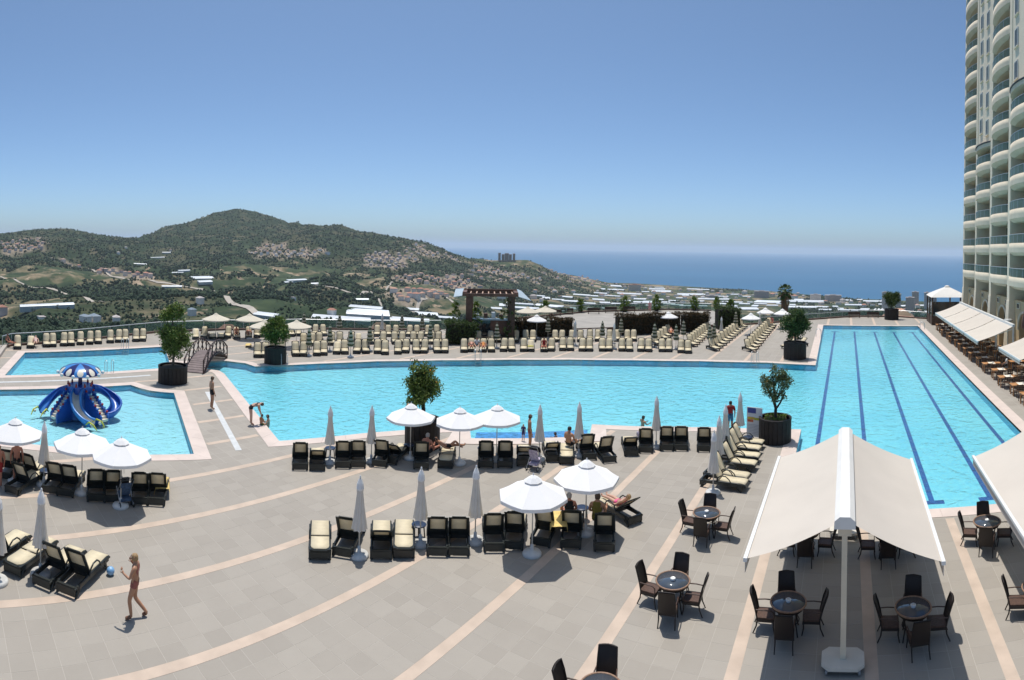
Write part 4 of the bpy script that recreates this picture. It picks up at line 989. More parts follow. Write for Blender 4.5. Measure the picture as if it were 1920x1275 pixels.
# ---- arched footbridge over the channel
br = []
A0, B0 = Vector((-38.5, 18.45)), Vector((-43.0, 22.9)); bd = (B0 - A0); BL = bd.length; bu = bd.normalized()
def bz(t): return 0.05 + 1.0 * math.sin(math.pi * t) ** 0.9 if 0 < t < 1 else 0.05
NB = 26; hw_ = 0.72
plank_m = mat('grey_violet_planks', (0.20, 0.155, 0.15), 0.75, 0.15, 3, rnd=0.08)
rail_w = mat('bridge_rail_wood', (0.055, 0.028, 0.026), 0.65, 0.25, 4)
for i in range(NB):
    t0, t1 = i / NB + .003, (i + 1) / NB - .003; y0, y1 = t0 * BL, t1 * BL
    mb = MB(); mb.add([(x, y, z + dz) for dz in (0, -0.05) for (y, z) in ((y0, bz(t0)), (y1, bz(t1))) for x in (-hw_, hw_)], [(0, 1, 3, 2), (4, 6, 7, 5), (0, 4, 5, 1), (2, 3, 7, 6), (0, 2, 6, 4), (1, 5, 7, 3)]); br.append(('plank', mb.mesh('plank', plank_m)))
for s_ in (-1, 1):
    x = s_ * (hw_ + 0.03)
    mb = MB(); mb.tube([(x, t * BL, bz(t) - 0.1) for t in np.linspace(0, 1, 15)], 0.09, 5); br.append(('beam', mb.mesh('beam', rail_w)))
    mb = MB(); mb.tube([(x, t * BL, bz(t) + 0.92) for t in np.linspace(0, 1, 15)], 0.05, 5); br.append(('hand_rail', mb.mesh('hand_rail', rail_w)))
    for i in range(7):
        t = i / 6; mb = MB(); mb.cyl((x, t * BL, bz(t) - 0.1), (x, t * BL, bz(t) + 0.98), 0.05, n=6); br.append(('post', mb.mesh('post', rail_w)))
        if i < 6:
            tm, t2 = t + 1 / 12, t + 1 / 6
            for (ta, tb_, za, zb) in ((t, tm, 0.45, 0.9), (t, tm, 0.45, 0.02), (tm, t2, 0.9, 0.45), (tm, t2, 0.02, 0.45)):
                mb = MB(); mb.bar((x, ta * BL, bz(ta) + za), (x, tb_ * BL, bz(tb_) + zb), 0.035, 0.045); br.append(('lattice_bar', mb.mesh('lattice_bar', rail_w)))
thing('arched_bridge', 'dark timber arched footbridge with lattice rails over the pool channel', 'bridge', (A0.x, A0.y, 0), face((A0.x, A0.y), (B0.x, B0.y)), None, br)

# ---- water slide tower in the paddling pool
blue = mat('slide_blue', (0.018, 0.095, 0.40), 0.3, 0.15, 1.0); lblue = mat('slide_light_blue', (0.05, 0.22, 0.55), 0.3, 0.12, 1.0)
navy = mat('slide_navy', (0.008, 0.012, 0.11), 0.3, 0.1, 1); red = mat('slide_red', (0.42, 0.03, 0.02), 0.4, 0.15, 3); yellow = mat('slide_yellow', (0.50, 0.52, 0.05), 0.4, 0.1, 3); cream = mat('slide_cream', (0.72, 0.66, 0.56), 0.4, 0.05, 2)
sp_ = []
mb = MB(); mb.lathe([(1.25, -0.3), (1.1, 0.8), (1.0, 1.7), (1.05, 1.75)], 12); mb.lathe([(1.06, 1.75), (1.06, 2.35)], 12); sp_.append(('tower', mb.mesh('tower', blue)))
mb = MB(); mb.cyl((0, 0, 1.7), (0, 0, 3.7), 0.2, 0.16, 10); sp_.append(('mast', mb.mesh('mast', navy)))
# canopy: alternating blue and cream gores, with bobbles on the rim
NG = 10
for i in range(NG):
    a0, a1 = 2 * math.pi * i / NG, 2 * math.pi * (i + 1) / NG; mb = MB(); vs = []
    for lv in range(7):
        t = lv / 6; r_ = 1.75 * math.sin(t * 1.5); z = 3.25 + 0.85 * math.cos(t * 1.5)
        for q in range(4): a = a0 + (a1 - a0) * q / 3; vs.append((r_ * math.cos(a), r_ * math.sin(a), z))
    mb.add(vs, [(l * 4 + q, l * 4 + 4 + q, l * 4 + 5 + q, l * 4 + 1 + q) for l in range(6) for q in range(3)], True)
    sp_.append(('canopy_gore', mb.mesh('canopy_gore', (navy, lblue)[i % 2])))
    mb = MB(); am = (a0 + a1) / 2; vs = []
    for lv in range(5):
        t = 0.55 + 0.42 * lv / 4; r_ = 1.78 * math.sin(t * 1.5); z = 3.27 + 0.86 * math.cos(t * 1.5); w = 0.16 * math.sin(math.pi * (0.15 + 0.7 * lv / 4))
        vs += [(r_ * math.cos(am - w), r_ * math.sin(am - w), z), (r_ * math.cos(am + w), r_ * math.sin(am + w), z)]
    mb.add(vs, [(2 * l, 2 * l + 2, 2 * l + 3, 2 * l + 1) for l in range(4)], True); sp_.append(('cream_patch', mb.mesh('cream_patch', cream)))
    mb = MB(); mb.ball((1.86 * math.cos(a0), 1.86 * math.sin(a0), 3.38), 0.15, 8, 6); sp_.append(('white_bobble', mb.mesh('white_bobble', mat('white_china', (.75, .75, .73)))))
def chute(path, w, m_in, m_out, depth=0.45):
    pts = [Vector(p) for p in path]; vs_in = []; vs_out = []
    for i, p in enumerate(pts):
        t = pts[min(i + 1, len(pts) - 1)] - pts[max(0, i - 1)]; s_ = Vector((t.y, -t.x, 0)).normalized()
        for q in range(7):
            a = math.pi * q / 6; vs_in.append(p + s_ * (-math.cos(a) * w / 2) + Vector((0, 0, depth * (1 - math.sin(a)))))
            vs_out.append(p + s_ * (-math.cos(a) * (w / 2 + 0.09)) + Vector((0, 0, depth * (1 - math.sin(a)) - 0.12 * math.sin(a))))
    k = len(pts); f_ = [(i * 7 + q, i * 7 + 7 + q, i * 7 + 8 + q, i * 7 + 1 + q) for i in range(k - 1) for q in range(6)]
    a = MB(); a.add(vs_in, f_, True); b = MB(); b.add(vs_out, f_, True)
    for e in (0, 6): b.tube([vs_in[i * 7 + e] for i in range(k)], 0.1, 6)
    return a.mesh('chute_bed', m_in), b.mesh('chute', m_out)
def slide(path, w, m_in, m_out):
    a, b = chute(path, w, m_in, m_out); sp_.append(('chute', b, [('chute_bed', a)]))
def spline(P, n=14):
    P = [Vector(p) for p in P]; Q = [P[0] * 2 - P[1]] + P + [P[-1] * 2 - P[-2]]; out = []
    for i in range(1, len(Q) - 2):
        for j in range(n // (len(P) - 1) + 1):
            t = j / (n // (len(P) - 1) + 1); a, b, c, d = Q[i - 1:i + 3]
            out.append(0.5 * ((2 * b) + (c - a) * t + (2 * a - 5 * b + 4 * c - d) * t * t + (3 * b - a - 3 * c + d) * t ** 3))
    return out + [P[-1]]
def yel(p, d):                                    # yellow fish-mouth lips at a chute's end
    d = Vector((d[0], d[1], 0)).normalized(); s_ = Vector((d.y, -d.x, 0)); p = Vector(p)
    for s in (-1, 1):
        mb = MB(); mb.tube([p + s_ * s * 0.38 + Vector((0, 0, .25)) - d * .5, p + s_ * s * 0.5 + Vector((0, 0, .55)) - d * .1, p + s_ * s * .55 + Vector((0, 0, .42)) + d * .35, p + s_ * s * .5 + d * .65 + Vector((0, 0, .05))], [.045, .07, .06, .04], 6); sp_.append(('yellow_lip', mb.mesh('yellow_lip', yellow)))
        mb = MB(); mb.ball(p + s_ * s * .5 + d * .22 + Vector((0, 0, .3)), .14, 8, 6); sp_.append(('eye', mb.mesh('eye', cream)))
# in the slide's own axes +x runs right and -y runs towards the poolside parasols
main_path = spline([(-0.2, -0.9, 1.75), (-0.35, -1.6, 1.35), (-0.2, -2.2, 0.6), (0.45, -2.9, 0.05), (1.0, -3.3, -0.1)])
slide(main_path, 0.75, cream, lblue); yel((1.1, -3.45, -0.15), (0.8, -0.6))
left_path = spline([(-0.9, 0.3, 1.7), (-1.8, 0.5, 1.3), (-2.6, 0.2, 0.6), (-3.1, -0.35, 0.0)])
slide(left_path, 0.75, lblue, blue); yel((-3.2, -0.5, -0.1), (-0.6, -0.8))
right_path = spline([(1.0, 0.4, 1.7), (1.8, 0.75, 1.45), (2.7, 0.5, 0.9), (3.0, -0.2, 0.4), (2.6, -0.8, 0.0), (1.9, -1.0, -0.15)])
slide(right_path, 0.85, blue, blue)
def stairs(a, b, w, n):                           # a stair between sloping blue cheeks dotted with red knobs
    a = Vector(a); b = Vector(b); d = b - a; s_ = Vector((d.y, -d.x, 0)).normalized()
    for i in range(n):
        p = a + d * ((i + .5) / n); mb = MB(); M = Matrix((s_, Vector((d.x, d.y, 0)).normalized(), Vector((0, 0, 1)))).transposed(); mb.obox(p, (w / 2, 0.16, 0.09), M); sp_.append(('tread', mb.mesh('tread', cream)))
    for s in (-1, 1):
        mb = MB(); o = s_ * s * (w / 2 + 0.07); P = [a + o + Vector((0, 0, .42)), b + o + Vector((0, 0, .42))]; Q = [a + o + Vector((0, 0, -a.z - .3)), b + o + Vector((0, 0, -b.z - .3))]
        th = s_ * 0.07; vs = [v + e for e in (th, -th) for v in (P[0], P[1], Q[1], Q[0])]; mb.add(vs, [(0, 1, 2, 3), (7, 6, 5, 4), (0, 4, 5, 1), (1, 5, 6, 2), (3, 2, 6, 7), (0, 3, 7, 4)]); sp_.append(('stair_cheek', mb.mesh('stair_cheek', blue)))
        for i in range(7):
            mb = MB(); mb.ball(P[0] + (P[1] - P[0]) * (i + .3) / 7 + Vector((0, 0, .1)), 0.1, 7, 5); sp_.append(('red_knob', mb.mesh('red_knob', (red, lblue)[i % 2])))
stairs((0.75, -0.75, 1.6), (2.0, -2.3, 0.0), 0.6, 9)
stairs((-0.85, -0.6, 1.6), (-2.1, -1.75, 0.0), 0.6, 9)
for i in range(9):
    a = 2 * math.pi * i / 9 + 0.2; mb = MB(); mb.lathe([(0.1, 2.33), (0.07, 2.55), (0.0, 2.68)], 7, (1.02 * math.cos(a), 1.02 * math.sin(a))); sp_.append(('red_finial', mb.mesh('red_finial', red)))
sl_c = (-31.6, 8.1)
thing('water_slide', 'blue climbing tower with curved slides and a blue mushroom canopy in the paddling pool', 'water slide', (*sl_c, -0.05), face(sl_c, (0, 0)) + math.pi, None, sp_, scale=0.68)

# ---- stainless ladders at the pool edges
lad_rail = []
for x in (-0.25, 0.25): mb = MB(); mb.tube([(x, 0.45, 0), (x, 0.45, 0.75), (x, 0.3, 0.9), (x, 0.05, 0.9), (x, -0.12, 0.7), (x, -0.12, -0.45)], 0.022, 6); lad_rail.append(('grab_rail', mb.mesh('grab_rail', rail_metal)))
for z in (-0.15, -0.4): mb = MB(); mb.box(-0.25, 0.25, -0.16, -0.08, z, z + 0.03); lad_rail.append(('tread', mb.mesh('tread', rail_metal)))
for lab, p, out in (('left of the far pool edge', (-37.9, 26.1), (-39, 26.6)), ('in the middle of the far pool edge', (-29.2, 39.75), (-30, 40.5)), ('at the right of the far pool edge', (-7.9, 49.85), (-7.8, 51)),
                    ('on the far side of the upper left pool', (-49.0, 16.7), (-50, 16.7)), ('behind the slide canopy', (-40.8, 12.6), (-39.8, 12.6)), ('at the far right corner of the lap pool', (9.55, 73.6), (10.5, 73.6)), ('on the left edge of the lap pool', (-2.95, 66.0), (-4, 66))):
    thing('pool_ladder', 'stainless steel pool ladder ' + lab, 'ladder', (*p, 0.01), face(p, out), 'pool ladders', lad_rail)
# ---- notice board by the olive tree
mb = MB(); mb.box(-0.42, 0.42, -0.02, 0.02, 0.12, 1.62); bd_ = mb.mesh('board', mat('board_white', (0.66, 0.67, 0.68), 0.5, 0.04, 2))
def panel(x0, x1, z0, z1, m): q = MB(); q.box(x0, x1, -0.026, -0.021, z0, z1); return q.mesh('printed_field', m)
nb = [('board', bd_), ('printed_field', panel(-0.38, 0.08, 1.32, 1.58, mat('sign_blue', (0.05, 0.07, 0.28), 0.5, 0.2, 8))), ('printed_field', panel(-0.38, 0.0, 1.0, 1.12, mat('sign_yellow', (0.62, 0.42, 0.06), 0.5, 0.1, 8))), ('printed_field', panel(0.0, 0.38, 0.98, 1.1, mat('sign_lime', (0.45, 0.46, 0.05), 0.5, 0.1, 8))), ('printed_field', panel(-0.38, -0.06, 0.86, 0.99, mat('sign_red', (0.55, 0.13, 0.06), 0.5, 0.1, 8)))]
for i in range(7): nb.append(('print_line', panel(-0.36, 0.36 - 0.06 * (i % 3), 0.26 + 0.075 * i, 0.29 + 0.075 * i, mat('sign_grey_print', (0.40, 0.42, 0.46), 0.5, 0.1, 12))))
for x in (-0.36, 0.36): q = MB(); q.box(x - 0.02, x + 0.02, -0.2, 0.2, 0, 0.12); nb.append(('foot', q.mesh('foot', rail_metal)))
bp = [(-4.63, 29.6)][0]
thing('notice_board', 'white notice board with blue, yellow and red printed fields beside the tubbed tree', 'notice board', (*bp, 0), face((0, 0), bp) - 0.35, None, nb)
# ---- yellow-flowering bush and grass bank beyond the kerb at far left
rnd = random.Random(77); cr = MB()
for q in clump_pts((0, 0, 0.5), (1.4, 1.0, .55), 60, rnd, .3): leaves(cr, clump_pts(q, (.2,) * 3, 12, rnd, .1), .18, rnd)
mb = MB(); mb.cyl((0, 0, -1), (0, 0, .4), .08, .03, 6)
thing('flowering_bush', 'yellow-green flowering bush beyond the kerb at the left picture edge', 'bush', (-53.4, 4.6, -.3), 0, None, [('foliage', cr.mesh('foliage', leafmat('yellow_bush_leaf', (0.08, 0.11, 0.015), (0.42, 0.38, 0.04)))), ('stem', mb.mesh('stem', bark))])

# ================================================================== hills, villages, glasshouses, roads
def ico():
    t = (1 + 5 ** .5) / 2
    V = np.array([(-1, t, 0), (1, t, 0), (-1, -t, 0), (1, -t, 0), (0, -1, t), (0, 1, t), (0, -1, -t), (0, 1, -t), (t, 0, -1), (t, 0, 1), (-t, 0, -1), (-t, 0, 1)], float)
    V /= np.linalg.norm(V[0])
    F = np.array([(0, 11, 5), (0, 5, 1), (0, 1, 7), (0, 7, 10), (0, 10, 11), (1, 5, 9), (5, 11, 4), (11, 10, 2), (10, 7, 6), (7, 1, 8), (3, 9, 4), (3, 4, 2), (3, 2, 6), (3, 6, 8), (3, 8, 9), (4, 9, 5), (2, 4, 11), (6, 2, 10), (8, 6, 7), (9, 8, 1)])
    return V, F
IV, IF = ico()
def blobs_mesh(name, P, S3, m):
    n = len(P); rot = rng.uniform(0, 6.283, n); c, s = np.cos(rot), np.sin(rot)
    V = np.repeat(IV[None], n, 0) * (1 + rng.uniform(-.32, .32, (n, 12, 1)))
    X = V[..., 0] * c[:, None] - V[..., 1] * s[:, None]; Y = V[..., 0] * s[:, None] + V[..., 1] * c[:, None]
    V = np.stack([X, Y, V[..., 2]], -1) * S3[:, None, :] + P[:, None, :]
    F = IF[None] + (np.arange(n) * 12)[:, None, None]
    return npmesh(name, V.reshape(-1, 3), F.reshape(-1, 3), m)
CLEAR = []           # (x, y, radius) kept free of trees
def free(x, y):
    ok = np.ones(len(x), bool)
    for cx, cy, r_ in CLEAR: ok &= (x - cx) ** 2 + (y - cy) ** 2 > r_ * r_
    return ok

# ---- roads
road_m = mat('pale_dirt_road', (0.40, 0.355, 0.30), 0.95, 0.15, 0.05)
def road(pts, w):
    P = []
    for a, b in zip(pts, pts[1:]):
        k = max(1, int(math.hypot(b[0] - a[0], b[1] - a[1]) / 14)); P += [(a[0] + (b[0] - a[0]) * i / k, a[1] + (b[1] - a[1]) * i / k) for i in range(k)]
    P.append(pts[-1])
    for _ in range(3): P = [P[0]] + [((P[i - 1][0] + P[i][0] * 2 + P[i + 1][0]) / 4, (P[i - 1][1] + P[i][1] * 2 + P[i + 1][1]) / 4) for i in range(1, len(P) - 1)] + [P[-1]]
    vs = []
    for i, p in enumerate(P):
        a = P[max(0, i - 1)]; b = P[min(len(P) - 1, i + 1)]; d = Vector((b[0] - a[0], b[1] - a[1])).normalized(); s_ = Vector((d.y, -d.x))
        for q in (-1, 0, 1):
            vs.append((p[0] + s_.x * q * w / 2, p[1] + s_.y * q * w / 2))
        CLEAR.append((p[0], p[1], w / 2 + 4))
    za = ground_z(np.array([v[0] for v in vs]), np.array([v[1] for v in vs])) + 1.3; vs = [(v[0], v[1], float(z)) for v, z in zip(vs, za)]
    mb = MB(); mb.add(vs, [(3 * i + q, 3 * i + 3 + q, 3 * i + 4 + q, 3 * i + 1 + q)[::-1] for i in range(len(P) - 1) for q in (0, 1)], True)
    struct('road', mb.mesh('road', road_m))
road([(-2021.44, 405.88), (-2096.55, 479.8), (-1824.09, 512.56), (-1610.82, 491.38), (-1451.09, 567.22), (-1401.63, 631.61), (-1374.06, 697.12), (-960.83, 507.81), (-762.5, 423.15), (-688.47, 403.17), (-627.36, 388.85)], 10)
road([(-1590.44, 175.93), (-1476.11, 204.81), (-1408.61, 238.14), (-1411.92, 289.86), (-1394.01, 326.7), (-864.07, 227.94), (-785.78, 232.34)], 9)
road([(-1281.43, 1287.28), (-1229.07, 1216.98), (-1126.96, 1040.65), (-1102.91, 1041.56), (-973.75, 937), (-888.76, 863.42)], 6)
road([(-1126.36, 1302.49), (-1080.12, 1282.35), (-974.91, 1193.14), (-911.2, 1154.16)], 6)
road([(-816.31, 881.11), (-989.78, 1087.52), (-1004.55, 1136.72)], 8)
road([(-638.72, 1965.18), (-621.88, 2073.91), (-631.1, 2335.99), (-594.98, 2470.41)], 12)
road([(-1134.31, 868.47), (-1040.85, 875.97), (-1004.57, 885.89), (-1116.94, 1031.49)], 6)

# ---- glasshouses: rows of low white arches
gh_m = mat('greenhouse_film', (0.66, 0.69, 0.71), 0.35, 0.10, 0.06, rnd=0.10)
def greenhouse(label, p, wpx, depth, rz=0.0, spans=4, h=4.0):
    r_ = math.hypot(*p); L1 = wpx * r_ / 1087.0; z = land(*p); th = -math.atan2(p[0], p[1]) + rz
    spans = max(2, int(depth / 7)); sw = depth / spans; mb = MB()
    prof = []
    for k in range(spans):
        for q in range(5 if k < spans - 1 else 6):
            t = q / 5; prof.append((-depth / 2 + (k + t) * sw, 2.6 + (h - 2.6) * math.sin(math.pi * t)))
    gx = np.array([-L1 / 2, L1 / 2, 0, 0]); gy = np.array([0, 0, -depth / 2, depth / 2])
    gc = ground_z(p[0] + gx * math.cos(th) - gy * math.sin(th), p[1] + gx * math.sin(th) + gy * math.cos(th)) - z
    sx_, sy_ = max(-.05, min(.05, (gc[1] - gc[0]) / L1)), max(-.05, min(.05, (gc[3] - gc[2]) / depth))
    def gz(x, y): return sx_ * x + sy_ * y + 0.6
    cols = max(1, int(L1 / 14)); n = len(prof); vs = []
    for j in range(cols + 1):
        x = -L1 / 2 + L1 * j / cols
        for (y, zz) in prof: vs.append((x, y, zz + gz(x, y) * 0.9))
    mb.add(vs, [(j * n + i, j * n + n + i, j * n + n + i + 1, j * n + i + 1) for j in range(cols) for i in range(n - 1)], True)
    roof = mb.mesh('film_roof', gh_m); mb = MB(); vs = []
    base = [(-L1 / 2, y, zz) for y, zz in prof] + [(L1 / 2, y, zz) for y, zz in reversed(prof)]
    m_ = len(base); mb.add([(x, y, zz + gz(x, y) * .9 - .02) for x, y, zz in base] + [(x, y, gz(x, y) - 5) for x, y, zz in base], [(i, (i + 1) % m_, m_ + (i + 1) % m_, m_ + i) for i in range(m_)])
    CLEAR.append((p[0], p[1], max(L1, depth) * 0.55))
    thing('greenhouse', label, 'greenhouse', (p[0], p[1], z), th, 'white greenhouses on the hills and plain', [('film_roof', roof), ('side_wall', mb.mesh('side_wall', mat('greenhouse_side', (0.42, 0.46, 0.46), 0.5, 0.2, 0.1)))])
GHL = [('long pale greenhouse on the bare bank at far left', 88, 576, 102, 13, .1), ('broad white greenhouse in the left valley', 378, 523, 42, 50, .1), ('white greenhouse below the broad one in the left valley', 384, 530, 26, 30, .2),
       ('small white greenhouse left of the broad one', 333, 513, 22, 14, 0), ('white greenhouse uphill of the broad one', 345, 509, 22, 20, .15), ('narrow greenhouse below the left valley road', 322, 539, 38, 12, .05),
       ('slim white greenhouse on the wooded left slope', 261, 497, 36, 12, .02), ('short white greenhouse above the slim one on the left slope', 296, 484, 27, 10, 0), ('highest small greenhouse on the left slope', 312, 475, 16, 9, .1),
       ('pale greenhouse on the mid slope behind the palm-green wood', 556, 527, 36, 26, .25), ('white greenhouse with angled roof on the mid slope', 540, 531, 20, 16, .6), ('short white greenhouse at the right end of the mid slope', 590, 534, 14, 10, 0),
       ('very large white greenhouse block left of the kiosk', 690, 590, 80, 45, 0), ('long white greenhouse behind the large block', 686, 580, 62, 24, -.12), ('white greenhouse right of the large block', 762, 581, 48, 24, -.08),
       ('white greenhouse in front of the hedge-side kiosk', 798, 591, 46, 34, .05), ('flat white greenhouse nearest the kiosk', 838, 598, 40, 34, 0), ('low wide greenhouse roof behind the middle loungers', 640, 601, 110, 26, -.05), ('low wide greenhouse roof behind the right middle loungers', 750, 602, 110, 24, -.05),
       ('thin greenhouse with a pink edge on the mid slope', 679, 564, 25, 12, 0), ('greenhouse roof just above the left parasols', 500, 594, 44, 20, -.4),
       ('white greenhouse right of the kiosk roof', 972, 571, 56, 38, .05), ('second white greenhouse right of the kiosk', 1030, 575, 52, 44, -.15), ('pale greenhouse below the two by the kiosk', 980, 579, 62, 26, .05),
       ('isolated white greenhouse on the green slope above the shrubs', 1091, 554, 32, 28, -.08), ('white greenhouse to the right of the isolated one', 1148, 556, 30, 26, -.05), ('white greenhouse at the slope foot', 1068, 566, 30, 26, 0),
       ('small greenhouse near the shore hotel', 1130, 543, 10, 40, 0), ('white greenhouse left of the shore hotel', 1152, 537, 26, 60, .1), ('clustered greenhouse below the shore hotel', 1180, 552, 46, 55, .05), ('greenhouse left of the clustered one', 1148, 544, 18, 30, 0),
       ('wide pale greenhouse on the plain behind the first shrubs', 1240, 547, 36, 90, -.05), ('wide greenhouse near the shore trees', 1296, 553, 52, 80, .05), ('pale greenhouse before the shore strip', 1232, 543, 30, 70, 0), ('long greenhouse band on the plain above the shrubs', 1340, 562, 62, 50, 0),
       ('greenhouse between the second and third terrace shrubs', 1205, 568, 36, 40, -.1), ('greenhouse between the third and fourth terrace shrubs', 1254, 571, 24, 36, -.15), ('pale low greenhouse behind the right shrubs', 1300, 575, 52, 30, .05),
       ('many-ridged grey greenhouse behind the round hedge', 1393, 580, 56, 70, .1), ('large bright greenhouse left of the palm', 1440, 567, 48, 90, -.15), ('long bright greenhouse right of the palm', 1515, 566, 66, 90, 0), ('greenhouse band behind the right deck edge', 1500, 577, 60, 50, .05),
       ('small greenhouse above the brown kerb', 1547, 582, 24, 30, 0), ('long thin greenhouse before the coast hotels', 1604, 573, 40, 40, .03), ('grey flat greenhouse behind the far balustrade', 1600, 583, 58, 26, 0), ('greenhouse right of the coast hotels', 1640, 566, 44, 60, 0)]
GHP = [(-767.68, 149.08), (-1477.2, 728.5), (-1409.02, 704.74), (-1602.94, 709.32), (-1602.16, 730.14), (-1380.84, 594.96), (-2029.25, 741.07), (-2255.17, 906.46), (-2276.86, 954.03), (-1252.2, 897.79), (-1251.24, 869.61), (-1139.38, 872.32), (-591.01, 546.5), (-621.45, 570.25), (-967.35, 1021.07), (-805.52, 909.01), (-754.46, 917.49), (-583.46, 491.88), (-577.54, 596.68), (-968.92, 877.22), (-616.7, 396.55), (-962.29, 1516.77), (-903.74, 1608.33), (-899.49, 1441.53), (-1044.81, 2129.27), (-974.12, 2280.3), (-953.18, 1843.77), (-1098.98, 2457.77), (-1175.26, 2777.12), (-964.99, 2456.17), (-1091.56, 2553.91), (-891.33, 2696.35), (-707.35, 2579.14), (-959.12, 2830.79), (-549.65, 2378.68), (-751.36, 2051.21), (-643.64, 2037.19), (-538.55, 1994.96), (-353.29, 1962.61), (-317.3, 2334.57), (-158.91, 2398.4), (-166.93, 2087.46), (-73.16, 2001.7), (34.9, 2218.48), (24.35, 1998.44), (119.44, 2449.33)]
for g_, p in zip(GHL, GHP): greenhouse(g_[0], p, g_[3], g_[4], g_[5])

PLAIN_G = [(-1066.89, 1818.24), (-1027.16, 1803.6), (-994.79, 1832.19), (-1023.19, 1952.1), (-937.67, 1872.47), (-881.65, 1853.64), (-924.03, 2028.05), (-850.77, 1923.72), (-802.65, 1919.11), (-833.47, 2077.63), (-752.24, 1969.36), (-677.12, 1942.57), (-750.48, 2244.38), (-670.71, 2177.81), (-694.81, 2363.14), (-573.95, 2205.29), (-522.03, 2101.27), (-469.86, 2123.43), (-466.83, 2225.25), (-409.95, 2048.86), (-418.9, 2219.39), (-382.21, 2155.73), (-375.6, 2237.33), (-329.69, 2082.2), (-324.78, 2179.94), (-272.55, 2123.79), (-254.17, 2204.15), (-246.44, 2407.16), (-201.81, 2170.27), (-202.68, 2471.36), (-90.69, 2106.19), (-40.92, 2136.06), (-20.34, 2052.53), (6.82, 2485.16), (57.93, 2523.49), (66.3, 2047), (147.81, 2258.77), (177.25, 2261.7), (208.13, 2189.23), (208, 1921.81), (284.8, 2215.37), (281.71, 1960.76), (-828.06, 2228.19), (-744.25, 2084.97), (-679.53, 2096.63), (-602.73, 2010.38), (-711.72, 2504.82), (-792.6, 2930.45), (-737.36, 2917.11), (-545.42, 2528.5), (-524, 2665.31), (-445.68, 2565.54), (-1009.62, 2152.02), (-1036.23, 2295.5), (-1089.64, 2629.33), (-948.3, 2623.66), (-989.78, 2956.56), (-922.83, 1337.84), (-947.94, 1423.83), (-845.59, 1430.56), (-812.78, 1518.08), (-832.92, 1641.52), (-793.45, 1692.9), (-763.24, 1752.69)]
for p in PLAIN_G:
    greenhouse('white greenhouse among the many on the coastal plain', p, random.uniform(10, 26), random.uniform(18, 48), random.uniform(-.15, .15))
# ---- houses
PLAIN = [(-1067.81, 2330.79), (-993.55, 2212.26), (-1036.15, 2376.34), (-1039.75, 2496.4), (-944.6, 2316.63), (-1116.34, 2779.73), (-867.97, 2258.71), (-966.79, 2570.93), (-876.87, 2378.95), (-1011.68, 2798.34), (-810.72, 2297.07), (-879.65, 2550.86), (-805.09, 2392.32), (-820.64, 2514.28), (-743.47, 2336.82), (-824.84, 2658.57), (-743.05, 2459.67), (-819.67, 2785.61), (-671.38, 2347.23), (-771.66, 2772.61), (-655.46, 2443.39), (-704.62, 2725.08), (-607.1, 2404.19), (-640.21, 2615.05), (-655.93, 2789.13), (-580.21, 2574.36), (-609.34, 2773.71), (-512.66, 2420.45), (-541.18, 2625.13), (-549.4, 2766.95), (-474.39, 2462.09), (-478.23, 2583.34), (-488.92, 2752.91), (-412.48, 2428.39), (-423.94, 2610.61), (-446.12, 2810.99), (-339.58, 2640.77), (-331.86, 2738.91), (-288.87, 2501.93), (-258.04, 2661.9), (-227.94, 2547.88), (-232.49, 2767.66), (-197.89, 2649.22), (-152.27, 2208.58), (-95.6, 2216.69), (-84.71, 2365.02), (-30.88, 2253.34), (-15.4, 2403.61), (2.27, 2238.57), (19.8, 2382.29), (52.86, 2293.39), (65.68, 2154.54), (86.77, 2297.47), (99.48, 2201.76), (149.12, 1993.02), (157.79, 1917.97), (179.28, 1882.01), (209, 2037.38), (218.25, 1886.37), (248.7, 1960.78), (249.01, 1852.97), (283.24, 1920.88), (261.41, 2125.19), (-1071.44, 1583.18), (-1077.98, 1640.95), (-1015.8, 1695.49), (-968.18, 1668.13), (-1035.42, 1923.51), (-1097.95, 2156.31), (-952.12, 1982.31), (-869.85, 2100.72), (-723.11, 2123.83), (-616.4, 2126.28)]
walls = [mat('house_wall_%d' % i, c, 0.9, 0.1, 0.3, rnd=0.12) for i, c in enumerate([(0.72, 0.62, 0.53), (0.60, 0.51, 0.45), (0.80, 0.75, 0.68), (0.50, 0.45, 0.43)])]
roofs = [mat('house_roof_%d' % i, c, 0.9, 0.15, 0.4, rnd=0.15) for i, c in enumerate([(0.42, 0.20, 0.14), (0.40, 0.27, 0.22), (0.42, 0.38, 0.36), (0.48, 0.27, 0.19)])]
winm = mat('house_window', (0.04, 0.045, 0.05), 0.3, 0.2, 1)
HW = []
for (w, d, h, rh) in ((10, 8, 6, 2.6), (13, 9, 7, 2.2), (9, 9, 9, 2.4), (12, 8, 5, 0.5)):
    a = MB(); a.box(-w / 2, w / 2, -d / 2, d / 2, -6, h)
    b = MB(); o = 0.6
    if rh > 1: b.add([(-w / 2 - o, -d / 2 - o, h), (w / 2 + o, -d / 2 - o, h), (w / 2 + o, d / 2 + o, h), (-w / 2 - o, d / 2 + o, h), (-w / 4, 0, h + rh), (w / 4, 0, h + rh)], [(0, 1, 5, 4), (1, 2, 5), (2, 3, 4, 5), (3, 0, 4), (3, 2, 1, 0)])
    else: b.box(-w / 2 - .3, w / 2 + .3, -d / 2 - .3, d / 2 + .3, h, h + rh)
    c = MB()
    for z in np.arange(1.4, h - 1, 2.8):
        for x in np.linspace(-w / 2 + 1.6, w / 2 - 1.6, 3): c.box(x - 0.7, x + 0.7, -d / 2 - 0.06, -d / 2 + 0.02, z, z + 1.5)
    HW.append((a, b, c))
HM = {}
